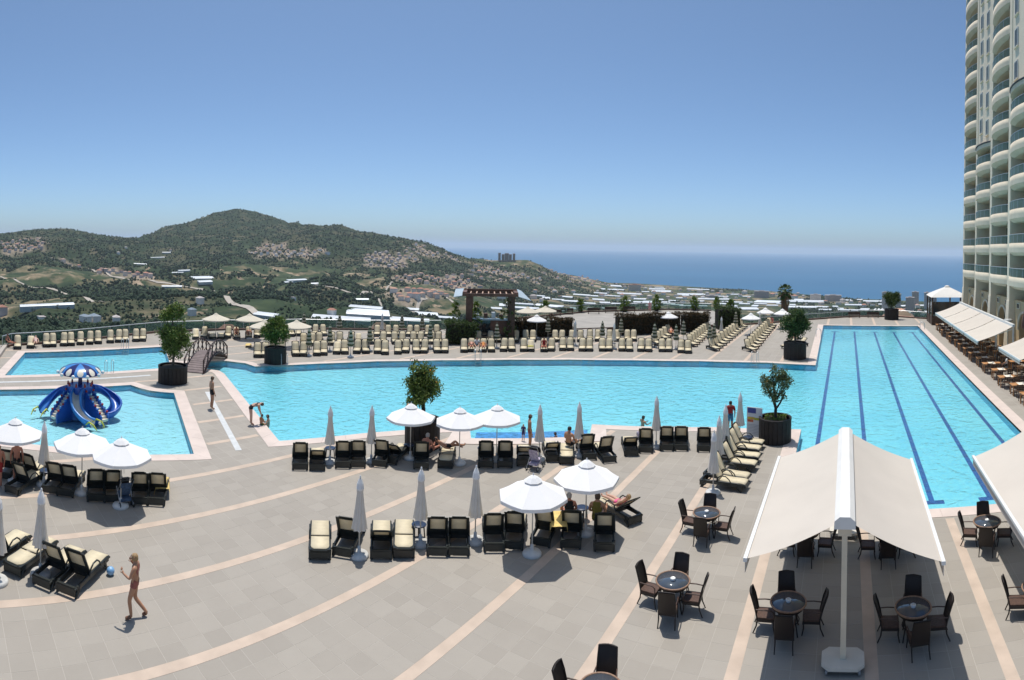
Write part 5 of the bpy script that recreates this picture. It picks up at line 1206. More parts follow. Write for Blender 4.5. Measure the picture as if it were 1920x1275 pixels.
def house(label, group, p, kind, wi, ri, rz, s_=1.0, name='village_house'):
    key = (kind, wi, ri)
    if key not in HM: a, b, c = HW[kind]; HM[key] = [('wall', a.mesh('wall', walls[wi])), ('roof', b.mesh('roof', roofs[ri]))]
    CLEAR.append((p[0], p[1], 13 * s_))
    thing(name, label, 'house', (p[0], p[1], land(*p)), rz, group, HM[key], scale=s_)
VILL = [('tiny villa in the terraced estate at the far left slope', 'estate on the left slope', [(-2335.24, 270.01), (-2364.54, 290.98), (-2235.11, 287.74), (-2441.87, 323.22), (-2364.64, 330.87), (-2486.78, 361.78), (-2293.56, 346.88), (-2738.6, 424.06), (-2395.15, 380.14), (-2789.86, 458.28), (-2237.9, 372.21), (-2600.79, 447.1), (-2784.63, 489.05), (-2218.08, 398.29), (-2285.93, 423.38), (-2163.94, 298.89), (-2154.65, 257.35), (-2161.09, 318.83), (-2161.62, 347.37), (-2206.16, 379.56), (-2147.91, 272.64), (-2314.58, 411.07), (-2395.16, 344.06), (-2201.85, 403.84), (-2464.04, 277.86)], (0, 1), (0, 1), 0.8),
        ('small house along the upper valley road on the left', 'houses along the left valley road', [(-1838.66, 538.56), (-1834.63, 552.13), (-1627.48, 501.29), (-1835.52, 578.27), (-1620.39, 523.75), (-1627.33, 539.19), (-1577.52, 534.1), (-1605.37, 556.69), (-1561.99, 556.3), (-1576.34, 571.17), (-1530.67, 567.49), (-1564.26, 593.04), (-1525.53, 591.31), (-1824.3, 527.19), (-1993.14, 407.93), (-2104.29, 467.22), (-2089.65, 488.42), (-1995.16, 501.43)], (0, 3), (0, 1), 0.9),
        ('cream villa in the ridge-top cluster below the main peak', 'villas below the main peak', [(-2121.71, 1283.37), (-2126.34, 1307.65), (-2218.02, 1386.23), (-2190.7, 1386.16), (-2232.26, 1429.41), (-1912.26, 1230.01), (-2172.71, 1414.19), (-2201.63, 1444.26), (-1924.08, 1267.82), (-2152.22, 1434.84), (-1933.73, 1299.81), (-2119.94, 1441.75), (-1921.64, 1317.63), (-1953.13, 1354.92), (-1902.72, 1335.81), (-1929.41, 1370.34), (-1842.22, 1323.98), (-1851.34, 1345.97), (-1819.35, 1338.33), (-1848.62, 1375.52), (-1830.21, 1383.04), (-1925.7, 1208.85), (-1885.47, 1252.55), (-1865.6, 1299.69), (-1939.06, 1420.42), (-1880.34, 1436.94), (-1896.42, 1476.87), (-2156.58, 1375.8), (-2146.45, 1453.74)], (0, 2), (2, 1, 0), 0.8),
        ('grey-brown house packed in the village below the rounded wooded hill', 'village below the rounded hill', [(-1711.4, 1565.85), (-1687.55, 1561.43), (-1747.64, 1634.67), (-1699.31, 1601.67), (-1731.64, 1643.91), (-1781.17, 1709.3), (-1707.96, 1645.7), (-1732.59, 1681.46), (-1680.68, 1643.64), (-1704.83, 1679.27), (-1744.76, 1730.92), (-1669.9, 1669.45), (-1712.7, 1724.57), (-1631.86, 1655.83), (-1692.31, 1729.52), (-1712.52, 1762.83), (-1664.56, 1726.61), (-1550.35, 1538.96), (-1523, 1545.7), (-1798.81, 1738.77), (-1797.74, 1699.86), (-1758.43, 1803.06), (-1793.9, 1759.8), (-1783.33, 1643.46), (-1606.72, 1673.08), (-1631.46, 1518.28), (-1603.21, 1533.81)], (1, 3), (2, 1), 0.8),
        ('pale house stepped up the excavated slope near the sea', 'houses on the excavated slope', [(-1770.31, 1862.29), (-1823.93, 1939.65), (-1718.2, 1841.43), (-1781.54, 1922.97), (-1880.38, 2044.05), (-1739.87, 1906.29), (-1840.37, 2030.74), (-1792.4, 1992.86), (-1854.11, 2076.2), (-1711.56, 1931.75), (-1766.52, 2015.83), (-1697.61, 1959.27), (-1740.35, 2038.47), (-1690.93, 2010.74), (-1729.22, 2086.99), (-1690.85, 2079.72), (-1698.16, 1806.92), (-1673.89, 1814.48), (-1711.46, 1794.32), (-1671.51, 2095.29)], (0, 2), (1, 3), 0.8),
        ('house in the dense hillside quarter above the kiosk roof', 'quarter above the kiosk', [(-1362.83, 1389.06), (-1313.95, 1359.27), (-1330.42, 1396.43), (-1293.84, 1378.43), (-1384.93, 1502.66), (-1427.34, 1583.31), (-1415.76, 1600.01), (-1404.05, 1616.6), (-1373.41, 1599.37), (-1386.07, 1632.05), (-1337.56, 1587.13), (-1355.76, 1626.61), (-1319.89, 1595.88), (-1328.79, 1624.56), (-1302.18, 1604.44), (-1307.89, 1629.52), (-1281.57, 1609.24), (-1377.23, 1670.66), (-1346.57, 1670.92), (-1301.57, 1652.4), (-1269.31, 1636.39), (-1250.16, 1587.85), (-1175.59, 1400.52), (-1196.21, 1382.95), (-1184.8, 1339.5), (-1251.13, 1378.12), (-1377.06, 1708.31), (-1336.71, 1709.37), (-1285.71, 1682.53), (-1250.11, 1674.25), (-1220.85, 1667.16), (-1245.76, 1637.12)], (0, 1, 3), (0, 1, 3), 0.85),
        ('red-roofed house below the dense quarter left of the kiosk', 'red-roofed houses left of the kiosk', [(-1070.31, 1079.8), (-1029.99, 1058.68), (-1010.14, 1046.15), (-1141.33, 1207.84), (-1010.33, 1077.46), (-1110.45, 1201.58), (-1000.54, 1091.02), (-1094.7, 1211.05), (-1012.96, 1129.23), (-1076.43, 1217.67), (-1018.52, 1165.27), (-1072.42, 1240.46), (-1005.55, 1176.48), (-1058.66, 1257), (-998.51, 1057.26), (-1040.01, 1258.33)], (0, 2), (0, 3), 1.0),
        ('small house scattered on the slope right of the kiosk', 'houses right of the kiosk', [(-1511.7, 2007.42), (-1593.71, 2140.25), (-1482.71, 2015.09), (-1531.86, 2105.72), (-1482.85, 2070.48), (-1542.01, 2177.79), (-1452.76, 2084.81), (-1469.84, 2142.46), (-1409.9, 2080.18), (-1422.88, 2132.66), (-1376, 2096.08), (-1397.47, 2163.01), (-1344.94, 2116.14), (-1359.36, 2173.7), (-1309.66, 2138.16), (-1281.22, 2135.9), (-1252.46, 2114.62), (-1291.65, 2208.01), (-1397.2, 1982.19), (-1336.97, 1965.46), (-1379.73, 1890.41), (-1446.02, 1913.36), (-1305.61, 2005.44), (-1181.35, 2117.94), (-1182.14, 2223.88), (-1159.96, 1955.54), (-1133.57, 2059.44)], (0, 2), (0, 1), 0.85),
        ('tiny house on the headland running down to the shore', 'houses on the headland', [(-1375.93, 2391.35), (-1422.11, 2546.45), (-1418.98, 2585.45), (-1387.32, 2572.95), (-1371.32, 2588.88), (-1349.15, 2593.17), (-1322.87, 2577.61), (-1296.92, 2562.05), (-1301.01, 2617.65), (-1321.46, 2695.7), (-1271.09, 2617.9), (-1284.97, 2683.85), (-1250.35, 2649.42), (-1230.15, 2644.53), (-1245.72, 2716.88), (-1206.16, 2669.83), (-1194.34, 2696.6), (-1329.79, 2445.41), (-1268.47, 2450.05), (-1220.32, 2467.55), (-1172.6, 2497.35), (-1179.36, 2703.18), (-1218.15, 2907.84), (-1193.71, 2956), (-1095.44, 2986.28), (-1028.58, 2928.62), (-935.67, 2937.97), (-924.96, 2999.31)], (0, 2), (0, 1), 0.8)]
for lab, grp, pts, ws, rs, s_ in VILL:
    for p in pts: house(lab, grp, p, random.choice((0, 0, 1, 2, 3)), random.choice(ws), random.choice(rs), random.uniform(0, 6.28), 1.35 * s_ * random.uniform(.85, 1.15))
for p in PLAIN: house('small pale building scattered on the coastal plain', 'buildings on the coastal plain', p, random.choice((0, 1, 1, 3, 3)), random.choice((0, 2, 2)), random.choice((2, 2, 1, 0)), random.uniform(0, 6.28), random.uniform(1.0, 1.9))
blue_roof = len(roofs); roofs.append(mat('house_roof_slate_blue', (0.20, 0.25, 0.30), 0.7, 0.1, 0.4))
ONE = [('blue-grey hip-roofed house just above the left balustrade', (-651.41, 172.21), 1, 2, 4, .3, 1.0), ('second blue-grey roof joined on its right above the left balustrade', (-657.17, 185.45), 1, 2, 4, .1, 1.1), ('red-roofed blue-walled house at the left picture edge', (-801.38, 92.96), 2, 3, 0, .2, 1.2),
       ('white flat-roofed hut on the dry left bank', (-645.11, 119.31), 3, 2, 2, .1, 1.0), ('white house right of the blue-grey roofs', (-648.45, 209.07), 1, 2, 2, -.2, 0.9), ('white house above the bend of the valley road', (-772.55, 378.95), 2, 2, 2, .3, 1.0), ('blue-white house left of the cream parasol', (-661.09, 313.27), 2, 2, 4, .2, .9),
       ('white block house on the shoulder below the ridge', (-1856.35, 1484.74), 3, 2, 2, .1, 1.6), ('red-roofed house behind the striped parasols', (-608.96, 496.18), 0, 2, 0, .3, 1.0), ('white house with red roof on the slope right of the kiosk', (-1142.98, 1919), 2, 2, 3, 0, 1.2), ('low white house on the slope right of the kiosk', (-1126, 2045.76), 1, 2, 2, .2, 1.3), ('white hut on the mid slope field', (-1019.66, 723.35), 3, 2, 2, 0, .9),
       ('yellow-walled house on the left slope', (-2295.19, 981.52), 2, 0, 1, 0, 1.0), ('pale house below the left slope saddle', (-2428.1, 822.88), 0, 2, 2, .4, 1.0), ('lone pale house on the left slope track', (-2148.14, 697.59), 0, 2, 2, .4, 1.1)]
for lab, p, k_, w_, r_, a_, s_ in ONE: house(lab, 'single houses on the hills', p, k_, w_, r_, a_, s_, 'hillside_house')
# terracotta roofs of buildings just under the terrace
for lab, p, zt, w, col in (('terracotta hipped roof just below the terrace left of the far loungers', (-66.0, 36.5), -1.0, 4.6, 0), ('terracotta roof just below the terrace behind the middle loungers', (-55.5, 53.5), -0.6, 4.0, 3), ('orange-roofed building below the far right deck corner', (10.6, 118.0), -1.6, 6.5, 3), ('red-roofed building below the far end of the lap pool', (8.0, 150.0), -8.0, 7.0, 0)):
    a = MB(); a.box(-w * .45, w * .45, -w * .4, w * .4, zt - 14, zt - 1.6)
    b = MB(); b.add([(-w / 2, -w * .45, zt - 1.7), (w / 2, -w * .45, zt - 1.7), (w / 2, w * .45, zt - 1.7), (-w / 2, w * .45, zt - 1.7), (-w * .12, 0, zt), (w * .12, 0, zt)], [(0, 1, 5, 4), (1, 2, 5), (2, 3, 4, 5), (3, 0, 4), (3, 2, 1, 0)])
    thing('terrace_house', lab, 'house', (*p, 0), face(p), None, [('wall', a.mesh('wall', walls[0])), ('roof', b.mesh('roof', roofs[col]))])

# ---- apartment blocks on the coast
def block(label, p, w, d, h, wi, floors, flat_top=True, rz=None):
    z = land(*p); a = MB(); a.box(-w / 2, w / 2, -d / 2, d / 2, -4, h); parts = [('wall', a.mesh('wall', walls[wi]))]
    for f in range(floors):
        zf = h * (f + .55) / floors; c = MB(); c.box(-w / 2 + 1, w / 2 - 1, -d / 2 - 0.15, -d / 2 + .2, zf, zf + h / floors * .42); parts.append(('window_band', c.mesh('window_band', winm)))
    b = MB(); b.box(-w / 2 - .6, w / 2 + .6, -d / 2 - .6, d / 2 + .6, h, h + 1.2); b.box(-w * .18, w * .18, -d * .2, d * .2, h + 1.2, h + 4); parts.append(('roof', b.mesh('roof', roofs[0 if not flat_top else 2])))
    CLEAR.append((p[0], p[1], w * .6))
    thing('apartment_block', label, 'building', (p[0], p[1], z), -math.atan2(p[0], p[1]) if rz is None else rz, 'coastal blocks', parts)
BL = [('slender pale tower block left of the far tubbed tree', (136.45, 2052.67), 22, 18, 62, 2, 16), ('pale tower block just right of the far tubbed tree', (191.8, 2142.18), 20, 18, 50, 2, 13), ('broad front tower block on the coast near the pavilion', (219.58, 1995.45), 30, 20, 48, 0, 13), ('taller tower block behind the broad one', (255.84, 2145.13), 26, 18, 58, 0, 15), ('twin-topped tower block beside the pavilion', (290.7, 2078.55), 22, 20, 60, 2, 16), ('greyish tower block half hidden by the pavilion', (320.6, 2121.89), 24, 18, 58, 3, 15),
      ('low pink coastal hotel, left of the two on the shore', (-131.28, 2459.67), 45, 24, 26, 0, 6), ('wide pinkish coastal hotel, right of the two on the shore', (-56.34, 2451.59), 70, 24, 25, 1, 6), ('blue-grey coastal block left of the palm', (-376.94, 2559.04), 66, 26, 28, 3, 6), ('red-roofed shore hotel at the foot of the headland', (-1030.31, 2694.11), 62, 30, 30, 0, 6), ('dark blue flat roof block on the plain', (-584.92, 2478.63), 55, 30, 9, 3, 2)]
for i, b_ in enumerate(BL): block(*b_, flat_top=(i != 9))
walls.append(mat('fortress_stone', (0.36, 0.27, 0.22), 0.9, 0.12, 0.2))
_fp = (-1597.29, 2401.75); _e = []
for x_, w_, h_ in ((-36, 12, 36), (36, 12, 34), (0, 20, 35), (-18, 14, 30), (18, 14, 30)):
    _m = MB(); _m.box(x_ - w_ / 2, x_ + w_ / 2, -17, 15, -4, h_); _e.append(('tower_wing', _m.mesh('tower_wing', walls[-1])))
    _m = MB(); _m.box(x_ - w_ / 2 - .8, x_ + w_ / 2 + .8, -17.8, 15.8, h_, h_ + 1.6); _e.append(('parapet', _m.mesh('parapet', roofs[1])))
    for f in range(5): _m = MB(); _m.box(x_ - w_ / 2 + 1.2, x_ + w_ / 2 - 1.2, -17.25, -16.8, 3 + f * h_ / 5.6, 5.4 + f * h_ / 5.6); _e.append(('window_band', _m.mesh('window_band', winm)))
CLEAR.append((_fp[0], _fp[1], 46))
thing('fortress_hotel', 'brown fortress-like hotel on the headland summit', 'building', (*_fp, land(*_fp)), -math.atan2(_fp[0], _fp[1]), None, _e)
# white scalloped tents near the far end of the lap pool
mb = MB()
tp_ = (113.2, 2008.78)
for i in range(3): mb = MB()
tents = []
for i in range(3):
    q = MB(); q.lathe([(7, 3.5), (5, 6.2), (2, 8.5), (0.01, 9.5)], 10, (i * 12 - 12, 0)); q.cyl((i * 12 - 12, 0, -4), (i * 12 - 12, 0, 4), .3, n=5); tents.append(('canopy', q.mesh('canopy', mat('tent_white_far', (0.78, 0.78, 0.77), 0.7, 0.04, 1))))
thing('marquee', 'row of three white scalloped tents left of the far tubbed tree', 'marquee', (*tp_, land(*tp_)), -math.atan2(tp_[0], tp_[1]), None, tents)

# ---- ground laid bare round the villages
_n = len(hill.data.vertices); _co = np.empty(_n * 3, np.float32); hill.data.vertices.foreach_get('co', _co); _co = _co.reshape(-1, 3)
_cl = np.zeros(_n, np.float32)
for _, grp, pts, *_r in VILL:
    P2_ = np.array(pts); lo = P2_.min(0) - 120; hi = P2_.max(0) + 120
    idx = np.where((_co[:, 0] > lo[0]) & (_co[:, 0] < hi[0]) & (_co[:, 1] > lo[1]) & (_co[:, 1] < hi[1]))[0]
    if len(idx) == 0: continue
    v = np.zeros(len(idx))
    for q in P2_: v = np.maximum(v, np.exp(-((_co[idx, 0] - q[0]) ** 2 + (_co[idx, 1] - q[1]) ** 2) / 30.0 ** 2))
    v = np.clip((v + 0.7 * fbm(_co[idx, 0] / 45.0, _co[idx, 1] / 45.0, 3, 55) - 0.35) * 1.8, 0, 0.85)
    _cl[idx] = np.maximum(_cl[idx], v)
_at = hill.data.attributes.new('cleared', 'FLOAT', 'POINT'); _at.data.foreach_set('value', _cl)
# ---- woods and scrub
def wood(n, r0, r1, size, dens, seed, lim=None):
    g_ = np.random.default_rng(seed)
    a = g_.uniform(math.radians(-91.62), math.radians(19.59), n); r_ = np.exp(g_.uniform(math.log(r0), math.log(r1), n))
    x, y = r_ * np.sin(a), r_ * np.cos(a)
    R0 = np.interp(a, _ra, _rr); w = np.clip((a - _blend[0]) / (_blend[1] - _blend[0]), 0, 1)
    f = wood_field(x, y)
    ok = (f > dens) & (r_ < R0 + 20) & free(x, y)
    x, y, r_ = x[ok], y[ok], r_[ok]; z = ground_z(x, y); k = z > SEA_Z + .5; x, y, z, r_ = x[k], y[k], z[k], r_[k]
    s_ = g_.uniform(size[0], size[1], len(x)) * (0.75 + 0.5 * g_.random(len(x)) ** 3)
    S3 = np.stack([s_, s_, s_ * g_.uniform(.7, 1.5, len(x))], -1)
    return np.stack([x, y, z + S3[:, 2] * .55], -1), S3
wood_m = leafmat('hill_wood_leaf', (0.014, 0.032, 0.017), (0.042, 0.068, 0.034), tl=0.0, rough=0.9)
P1, S1 = wood(26000, 300, 1000, (0.9, 2.6), 0.08, 1)
P2, S2 = wood(80000, 900, 3800, (2.2, 4.6), -0.11, 2)
o = obj('hillside_wood', blobs_mesh('hillside_wood', np.concatenate([P1, P2]), np.concatenate([S1, S2]), wood_m)); o['kind'] = 'stuff'; o['label'] = 'dark green woods and scrub covering the hills and plain'; o['category'] = 'wood'
# trees that stand out singly on the near slopes
ONE_T = [(-749.64, 160.02), (-746.57, 173.81), (-742.41, 125.92), (-645.64, 170.7), (-648.01, 200.41), (-716.67, 247.06), (-737.31, 270.93), (-670.61, 262.81), (-812.53, 357.48), (-742.04, 338.92), (-678.65, 352.71), (-722.94, 385.73), (-741.87, 420.72), (-775.2, 468.22), (-976.77, 633.68), (-676.59, 452.49), (-658.6, 462.83), (-1046.03, 778.82), (-989.57, 773.08), (-644.85, 523.22), (-1443.19, 445.06), (-1389.23, 407.59), (-989.42, 333.56), (-747.07, 304.51), (-1075.21, 823.55), (-995.39, 838.1), (-962.37, 841.35), (-653.17, 2605.68), (-377.49, 2911.8), (-996.27, 1261.26)]
tm = leafmat('lone_tree_leaf', (0.014, 0.028, 0.012), (0.055, 0.085, 0.03), tl=0.1)
for i, p in enumerate(ONE_T):
    rnd = random.Random(i); h = rnd.uniform(5.5, 9.5); w = h * rnd.uniform(.22, .42); cr = MB()
    for q in clump_pts((0, 0, h * .6), (w, w, h * .4), 22, rnd, .4): leaves(cr, clump_pts(q, (.9, .9, .9), 12, rnd, .1), 1.0, rnd)
    tk = MB(); tk.cyl((0, 0, -2), (0, 0, h * .6), .22, .1, 6)
    thing('hillside_tree', 'dark tree standing out on the near hillside, %s from left' % ORD[sorted(ONE_T, key=lambda c: math.atan2(c[0], c[1])).index(p)], 'tree', (*p, land(*p)), 0, 'single trees on the near slopes', [('trunk', tk.mesh('trunk', bark)), ('crown', cr.mesh('crown', tm))])

# ================================================================== loungers, parasols, tables
frame_m = mat('black_green_plastic', (0.012, 0.016, 0.015), 0.42, 0.25, 3)
sling_m = fabric('cream_sling', (0.76, 0.665, 0.475), tl=0.20, var=0.06, scale=5, rnd=0.05)
LW = 0.33
def back_frame(al):
    """backrest geometry: al = angle above the horizontal"""
    M = Matrix.Rotation(-al, 4, 'X'); T0 = Matrix.Translation((0, -0.12, 0.34)) @ Matrix.Rotation(math.pi, 4, 'Z') @ Matrix.Rotation(al, 4, 'X')
    fr = MB()
    for x in (-LW + .045, LW - .045): fr.box(x - .045, x + .045, 0, .84, -.045, -.008)
    fr.box(-LW + .09, LW - .09, .76, .85, -.045, -.008); fr.box(-LW + .09, LW - .09, 0.0, .24, -.045, -.008); fr.box(-.22, .22, .85, .885, -.04, -.012)
    fr.xf(T0)
    sl_ = MB(); w = .285; n = 8; vs = []
    for i in range(n + 1):
        y = .02 + .80 * i / n; ww = w * (1 - .35 * max(0, (i - 6) / 2) ** 2); z = .012 - .012 * math.sin(math.pi * i / n)
        vs += [(-ww, y, z), (ww, y, z), (-ww, y, z - .014), (ww, y, z - .014)]
    sl_.add(vs, [f for i in range(n) for f in ((4 * i, 4 * i + 1, 4 * i + 5, 4 * i + 4), (4 * i + 3, 4 * i + 2, 4 * i + 6, 4 * i + 7), (4 * i, 4 * i + 4, 4 * i + 6, 4 * i + 2), (4 * i + 1, 4 * i + 3, 4 * i + 7, 4 * i + 5))] + [(0, 2, 3, 1), (4 * n, 4 * n + 1, 4 * n + 3, 4 * n + 2)], True)
    sl_.xf(T0)
    pr = MB()
    if al > .2:
        for x in (-.22, .22): pr.bar((x, -.12 - .5 * math.cos(al), .32 + .5 * math.sin(al)), (x, -.55, .26), .03, .03)
    return fr.mesh('backrest_frame', frame_m), sl_.mesh('backrest_sling', sling_m)
mb = MB()
for x in (-LW + .03, LW - .03): mb.tube([(x, -.95, .26), (x, -.2, .31), (x, .6, .32), (x, .95, .30), (x, 1.02, .24)], [.035, .04, .04, .035, .03], 6)
for y in (-.9, -.12, .35, .96): mb.box(-LW + .03, LW - .03, y - .035, y + .035, .20, .31)
for x in (-LW + .03, LW - .03): mb.box(x - .03, x + .03, -.85, .92, .19, .31)
mb.box(-LW + .03, LW - .03, -.95, -.90, .07, .27)  # added black rear apron: stands for shadow beneath as well as frame depth
lo_frame = mb.mesh('frame', frame_m)
lo_legs = []
for x in (-LW + .03, LW - .03):
    for y, d in ((-.72, -.16), (.66, .16)):
        mb = MB(); mb.tube([(x, y, .30), (x, y + d * .6, .16), (x, y + d, .0)], [.06, .05, .042], 6); mb.tube([(x, y - d * .9, .30), (x, y - d * .1, .12), (x, y + d, .02)], [.03, .025, .025], 5)
        lo_legs.append(('leg', mb.mesh('leg', frame_m)))
lo_arms = []
for x in (-LW - .01, LW + .01):
    mb = MB(); mb.tube([(x, -.22, .30), (x, -.16, .48), (x, -.02, .57), (x, .18, .57), (x, .32, .47), (x, .42, .31)], .024, 6); lo_arms.append(('armrest', mb.mesh('armrest', frame_m)))
mb = MB(); n = 10; vs = []
for i in range(n + 1):
    y = -.10 + 1.08 * i / n; z = .375 - .018 * math.sin(math.pi * i / n) - (.05 * max(0, (i - 8) / 2) ** 2)
    vs += [(-.285, y, z), (.285, y, z), (-.285, y, z - .016), (.285, y, z - .016)]
mb.add(vs, [f for i in range(n) for f in ((4 * i, 4 * i + 1, 4 * i + 5, 4 * i + 4), (4 * i + 3, 4 * i + 2, 4 * i + 6, 4 * i + 7), (4 * i, 4 * i + 4, 4 * i + 6, 4 * i + 2), (4 * i + 1, 4 * i + 3, 4 * i + 7, 4 * i + 5))] + [(0, 2, 3, 1), (4 * n, 4 * n + 1, 4 * n + 3, 4 * n + 2)], True)
lo_seat = mb.mesh('seat_sling', sling_m)
LO = {}
for k_, al in (('u', 62), ('m', 38), ('f', 2)):
    a, b = back_frame(R(al)); LO[k_] = [('frame', lo_frame), ('seat_sling', lo_seat)] + lo_legs + lo_arms + [('backrest_frame', a, [('backrest_sling', b)])]
def lounger(p, rz, kind, label, group):
    return thing('sun_lounger', label, 'sun lounger', (p[0], p[1], 0.0), rz, group, LO[kind])
KW = {'u': 'with raised back', 'm': 'with half-raised back', 'f': 'laid flat'}
def row(pts, kinds, rots, base, group, toward=False, direction=None):
    for i, p in enumerate(pts):
        k_ = kinds[i % len(kinds)]
        rz = face(p, (p[0] + direction[0], p[1] + direction[1])) if direction else (face(p) if toward else face((0, 0), p))
        lounger(p, rz - R(rots[i % len(rots)]), k_, base % (KW[k_], ORD[i] if i < 30 else 'last'), group)
ROW1 = [(-20.63, 15.15), (-20.15, 15.74), (-19.67, 16.81), (-19.3, 17.38), (-18.62, 18.28), (-18.37, 18.95), (-17.26, 19.35), (-16.5, 20.24), (-15.16, 21.38), (-14.47, 21.91), (-13.87, 22.58), (-13.11, 23.73), (-12.36, 23.86), (-11.8, 24.74), (-10.9, 24.82), (-10.13, 26.14), (-9.53, 26.81), (-8.67, 27.48), (-8, 27.73), (-6.88, 27.93)]
row(ROW1, list('umuuumufuummfuumuuuuu')[:20], [0, 0, 0, 0, 10, 22, 0, 5, 0, 0, 0, -8, 0, -12, -18, -6, 0, 0, 0, 0], 'black lounger %s, %s from left in the poolside row', 'loungers along the near pool edge')
row([(-4.94, 28.36), (-4.95, 27.51), (-4.85, 26.44), (-4.84, 25.49), (-4.92, 24.05), (-4.88, 23.32)], ['u'], [0, 2, -2, 0, 2, 0], 'cream lounger %s, %s from top in the column by the notice board', 'column of loungers by the notice board', direction=(0.97, -0.1))
ROW2 = [(-14.58, 11.55), (-14.1, 12.38), (-13.35, 13.1), (-12.9, 13.68), (-12.18, 14.52), (-11.66, 14.98), (-10.92, 15.88), (-10.38, 16.41), (-9.58, 17.14), (-8.79, 17.48), (-7.75, 17.82)]
row(ROW2, list('fummuuuuuuu'.replace('mm', 'mf')), [0, 14, 0, 0, 0, 0, -3, 5, 14, 3, 0], 'black lounger seen from behind, %s, %s from left in the middle row', 'loungers in the middle row')
lp = [(-7.96, 19.57)][0]
lounger(lp, R(62), 'm', 'lounger turned sideways holding the sunbather in the pink bikini', 'loungers in the middle row')
ROWL = [(-23.87, 3.18), (-23.28, 4.03), (-22.36, 3.57), (-22.31, 4.85), (-21.96, 5.33), (-21.38, 6.16), (-21.12, 6.77), (-20.64, 7.69), (-20.37, 8.35)]
row(ROWL, ['u'], [20, 34, 36, 20, 16, 0, 0, 0, 6], 'black lounger %s under the left parasols, %s from left', 'loungers under the left parasols')
row([(-17.56, 2.17), (-17.11, 2.93), (-16.37, 3.65), (-15.91, 4.24)], list('ufuu'), [0], 'black lounger %s in the lower left group, %s from left', 'loungers in the lower left group', direction=(-0.70, 0.715))
FA = [(-42.1, 26.21), (-41.8, 26.78), (-41.85, 27.69), (-41.71, 28.43), (-40.91, 29.34), (-40.55, 29.94), (-40.12, 31.08), (-39.98, 31.74), (-39.71, 33.04), (-39.32, 33.59), (-38.84, 34.69), (-38.41, 35.27), (-37.73, 36.14), (-36.94, 36.31), (-36.38, 37.38), (-36.27, 38.3), (-35.56, 38.9), (-35.03, 39.47), (-34.35, 40.39), (-33.83, 40.91), (-32.73, 42.36), (-32.39, 43.05), (-31.49, 43.67), (-30.93, 44.16), (-30.16, 45.17), (-29.62, 45.61), (-28.71, 46.32), (-28.18, 46.72), (-27.1, 47.34), (-26.66, 47.99)]
row(FA, list('uuuuuuuumuuuuuuuuuu'), [0, 3, -2, 5, -4, 1, 0], 'cream lounger %s, %s from left in the front far row', 'front far row of loungers', toward=True)
row([(-25.91, 48.85), (-25.31, 49.24), (-24.19, 49.61), (-23.62, 49.96), (-22.56, 50.58), (-21.98, 50.9), (-20.9, 51.49), (-20.21, 51.68), (-19.2, 52.19), (-18.5, 52.36), (-17.33, 52.89), (-16.72, 53.16), (-15.46, 53.05), (-14.76, 53.01)], ['u'], [0, -2, 2], 'cream lounger %s, %s in the right half of the front far row', 'front far row of loungers', toward=True)
FB = [(-44.38, 32.75), (-44.19, 33.63), (-44.04, 34.42), (-43.39, 35.41), (-43.18, 36.25), (-42.56, 37.15), (-42.36, 37.95), (-41.63, 38.92), (-40.89, 39.88), (-40.15, 40.78), (-39.68, 41.35), (-38.95, 42.19), (-38.49, 42.71), (-37.73, 43.53), (-37.25, 44.03), (-36.47, 44.83), (-36.18, 45.57), (-35.32, 46.84), (-34.76, 47.36), (-33.87, 48.15), (-33.48, 48.93), (-32.64, 49.63), (-32.04, 50.12), (-31.4, 51.05), (-30.83, 51.49), (-28.94, 52.87), (-28.39, 53.25), (-27.5, 53.84), (-26.75, 54.33)]
row(FB, list('uuuuuumuuuuuuuu'), [0, 4, -5, 2, -2, 7, 0], 'cream lounger %s, %s from left in the second far row', 'second far row of loungers', toward=True)
row([(-26.05, 55.18), (-25.32, 55.61), (-24.25, 56.24), (-23.55, 56.63), (-22.6, 57.14), (-22, 57.45)], ['u'], [0], 'cream lounger %s, %s at the right end of the second far row', 'second far row of loungers', toward=True)
FC = [(-50.75, 31.49), (-50.79, 32.17), (-50.7, 33.1), (-50.1, 34.24), (-49.66, 35.03), (-49.59, 35.87), (-48.66, 37.43), (-48.21, 38.16), (-44.64, 42.64), (-43.9, 43.59), (-43.4, 44.22), (-42.44, 45.36), (-41.91, 45.97), (-41.14, 46.83), (-40.72, 47.83), (-35.09, 52.18), (-34.55, 52.63), (-34.01, 53.07), (-33.51, 53.48), (-31.18, 55.72), (-30.6, 56.13)]
row(FC, list('uuuuumuuuuu'), [0, 5, -6, 2, -3], 'cream lounger %s in the rearmost far row, %s from left', 'rearmost far row of loungers', toward=True)
FL_ = [(-51.18, 7.31), (-51.59, 8.59), (-51.95, 10.08), (-52, 10.69), (-52.25, 11.8), (-52.28, 12.47), (-52.54, 13.45), (-52.64, 14.41), (-52.77, 15.23), (-52.93, 16.5), (-53.03, 17.39), (-53.02, 18.04), (-53.04, 19.14), (-53, 19.85)]
row(FL_, list('umuuuuuuuuuuuu'), [0, 2, -2], 'cream lounger %s, %s from left behind the upper left pool', 'loungers behind the left pool', toward=True)
row([(-52.37, 25.27), (-52.35, 26.22), (-51.76, 26.82), (-51.43, 27.62), (-51.71, 28.63), (-50.8, 29.06), (-50.56, 30.36)], list('muffuuu'), [0, 5, -5], 'cream lounger %s behind the arched bridge, %s from left', 'loungers behind the bridge', toward=True)
def lerp_row(a, b, n): return [(a[0] + (b[0] - a[0]) * i / (n - 1), a[1] + (b[1] - a[1]) * i / (n - 1)) for i in range(n)]
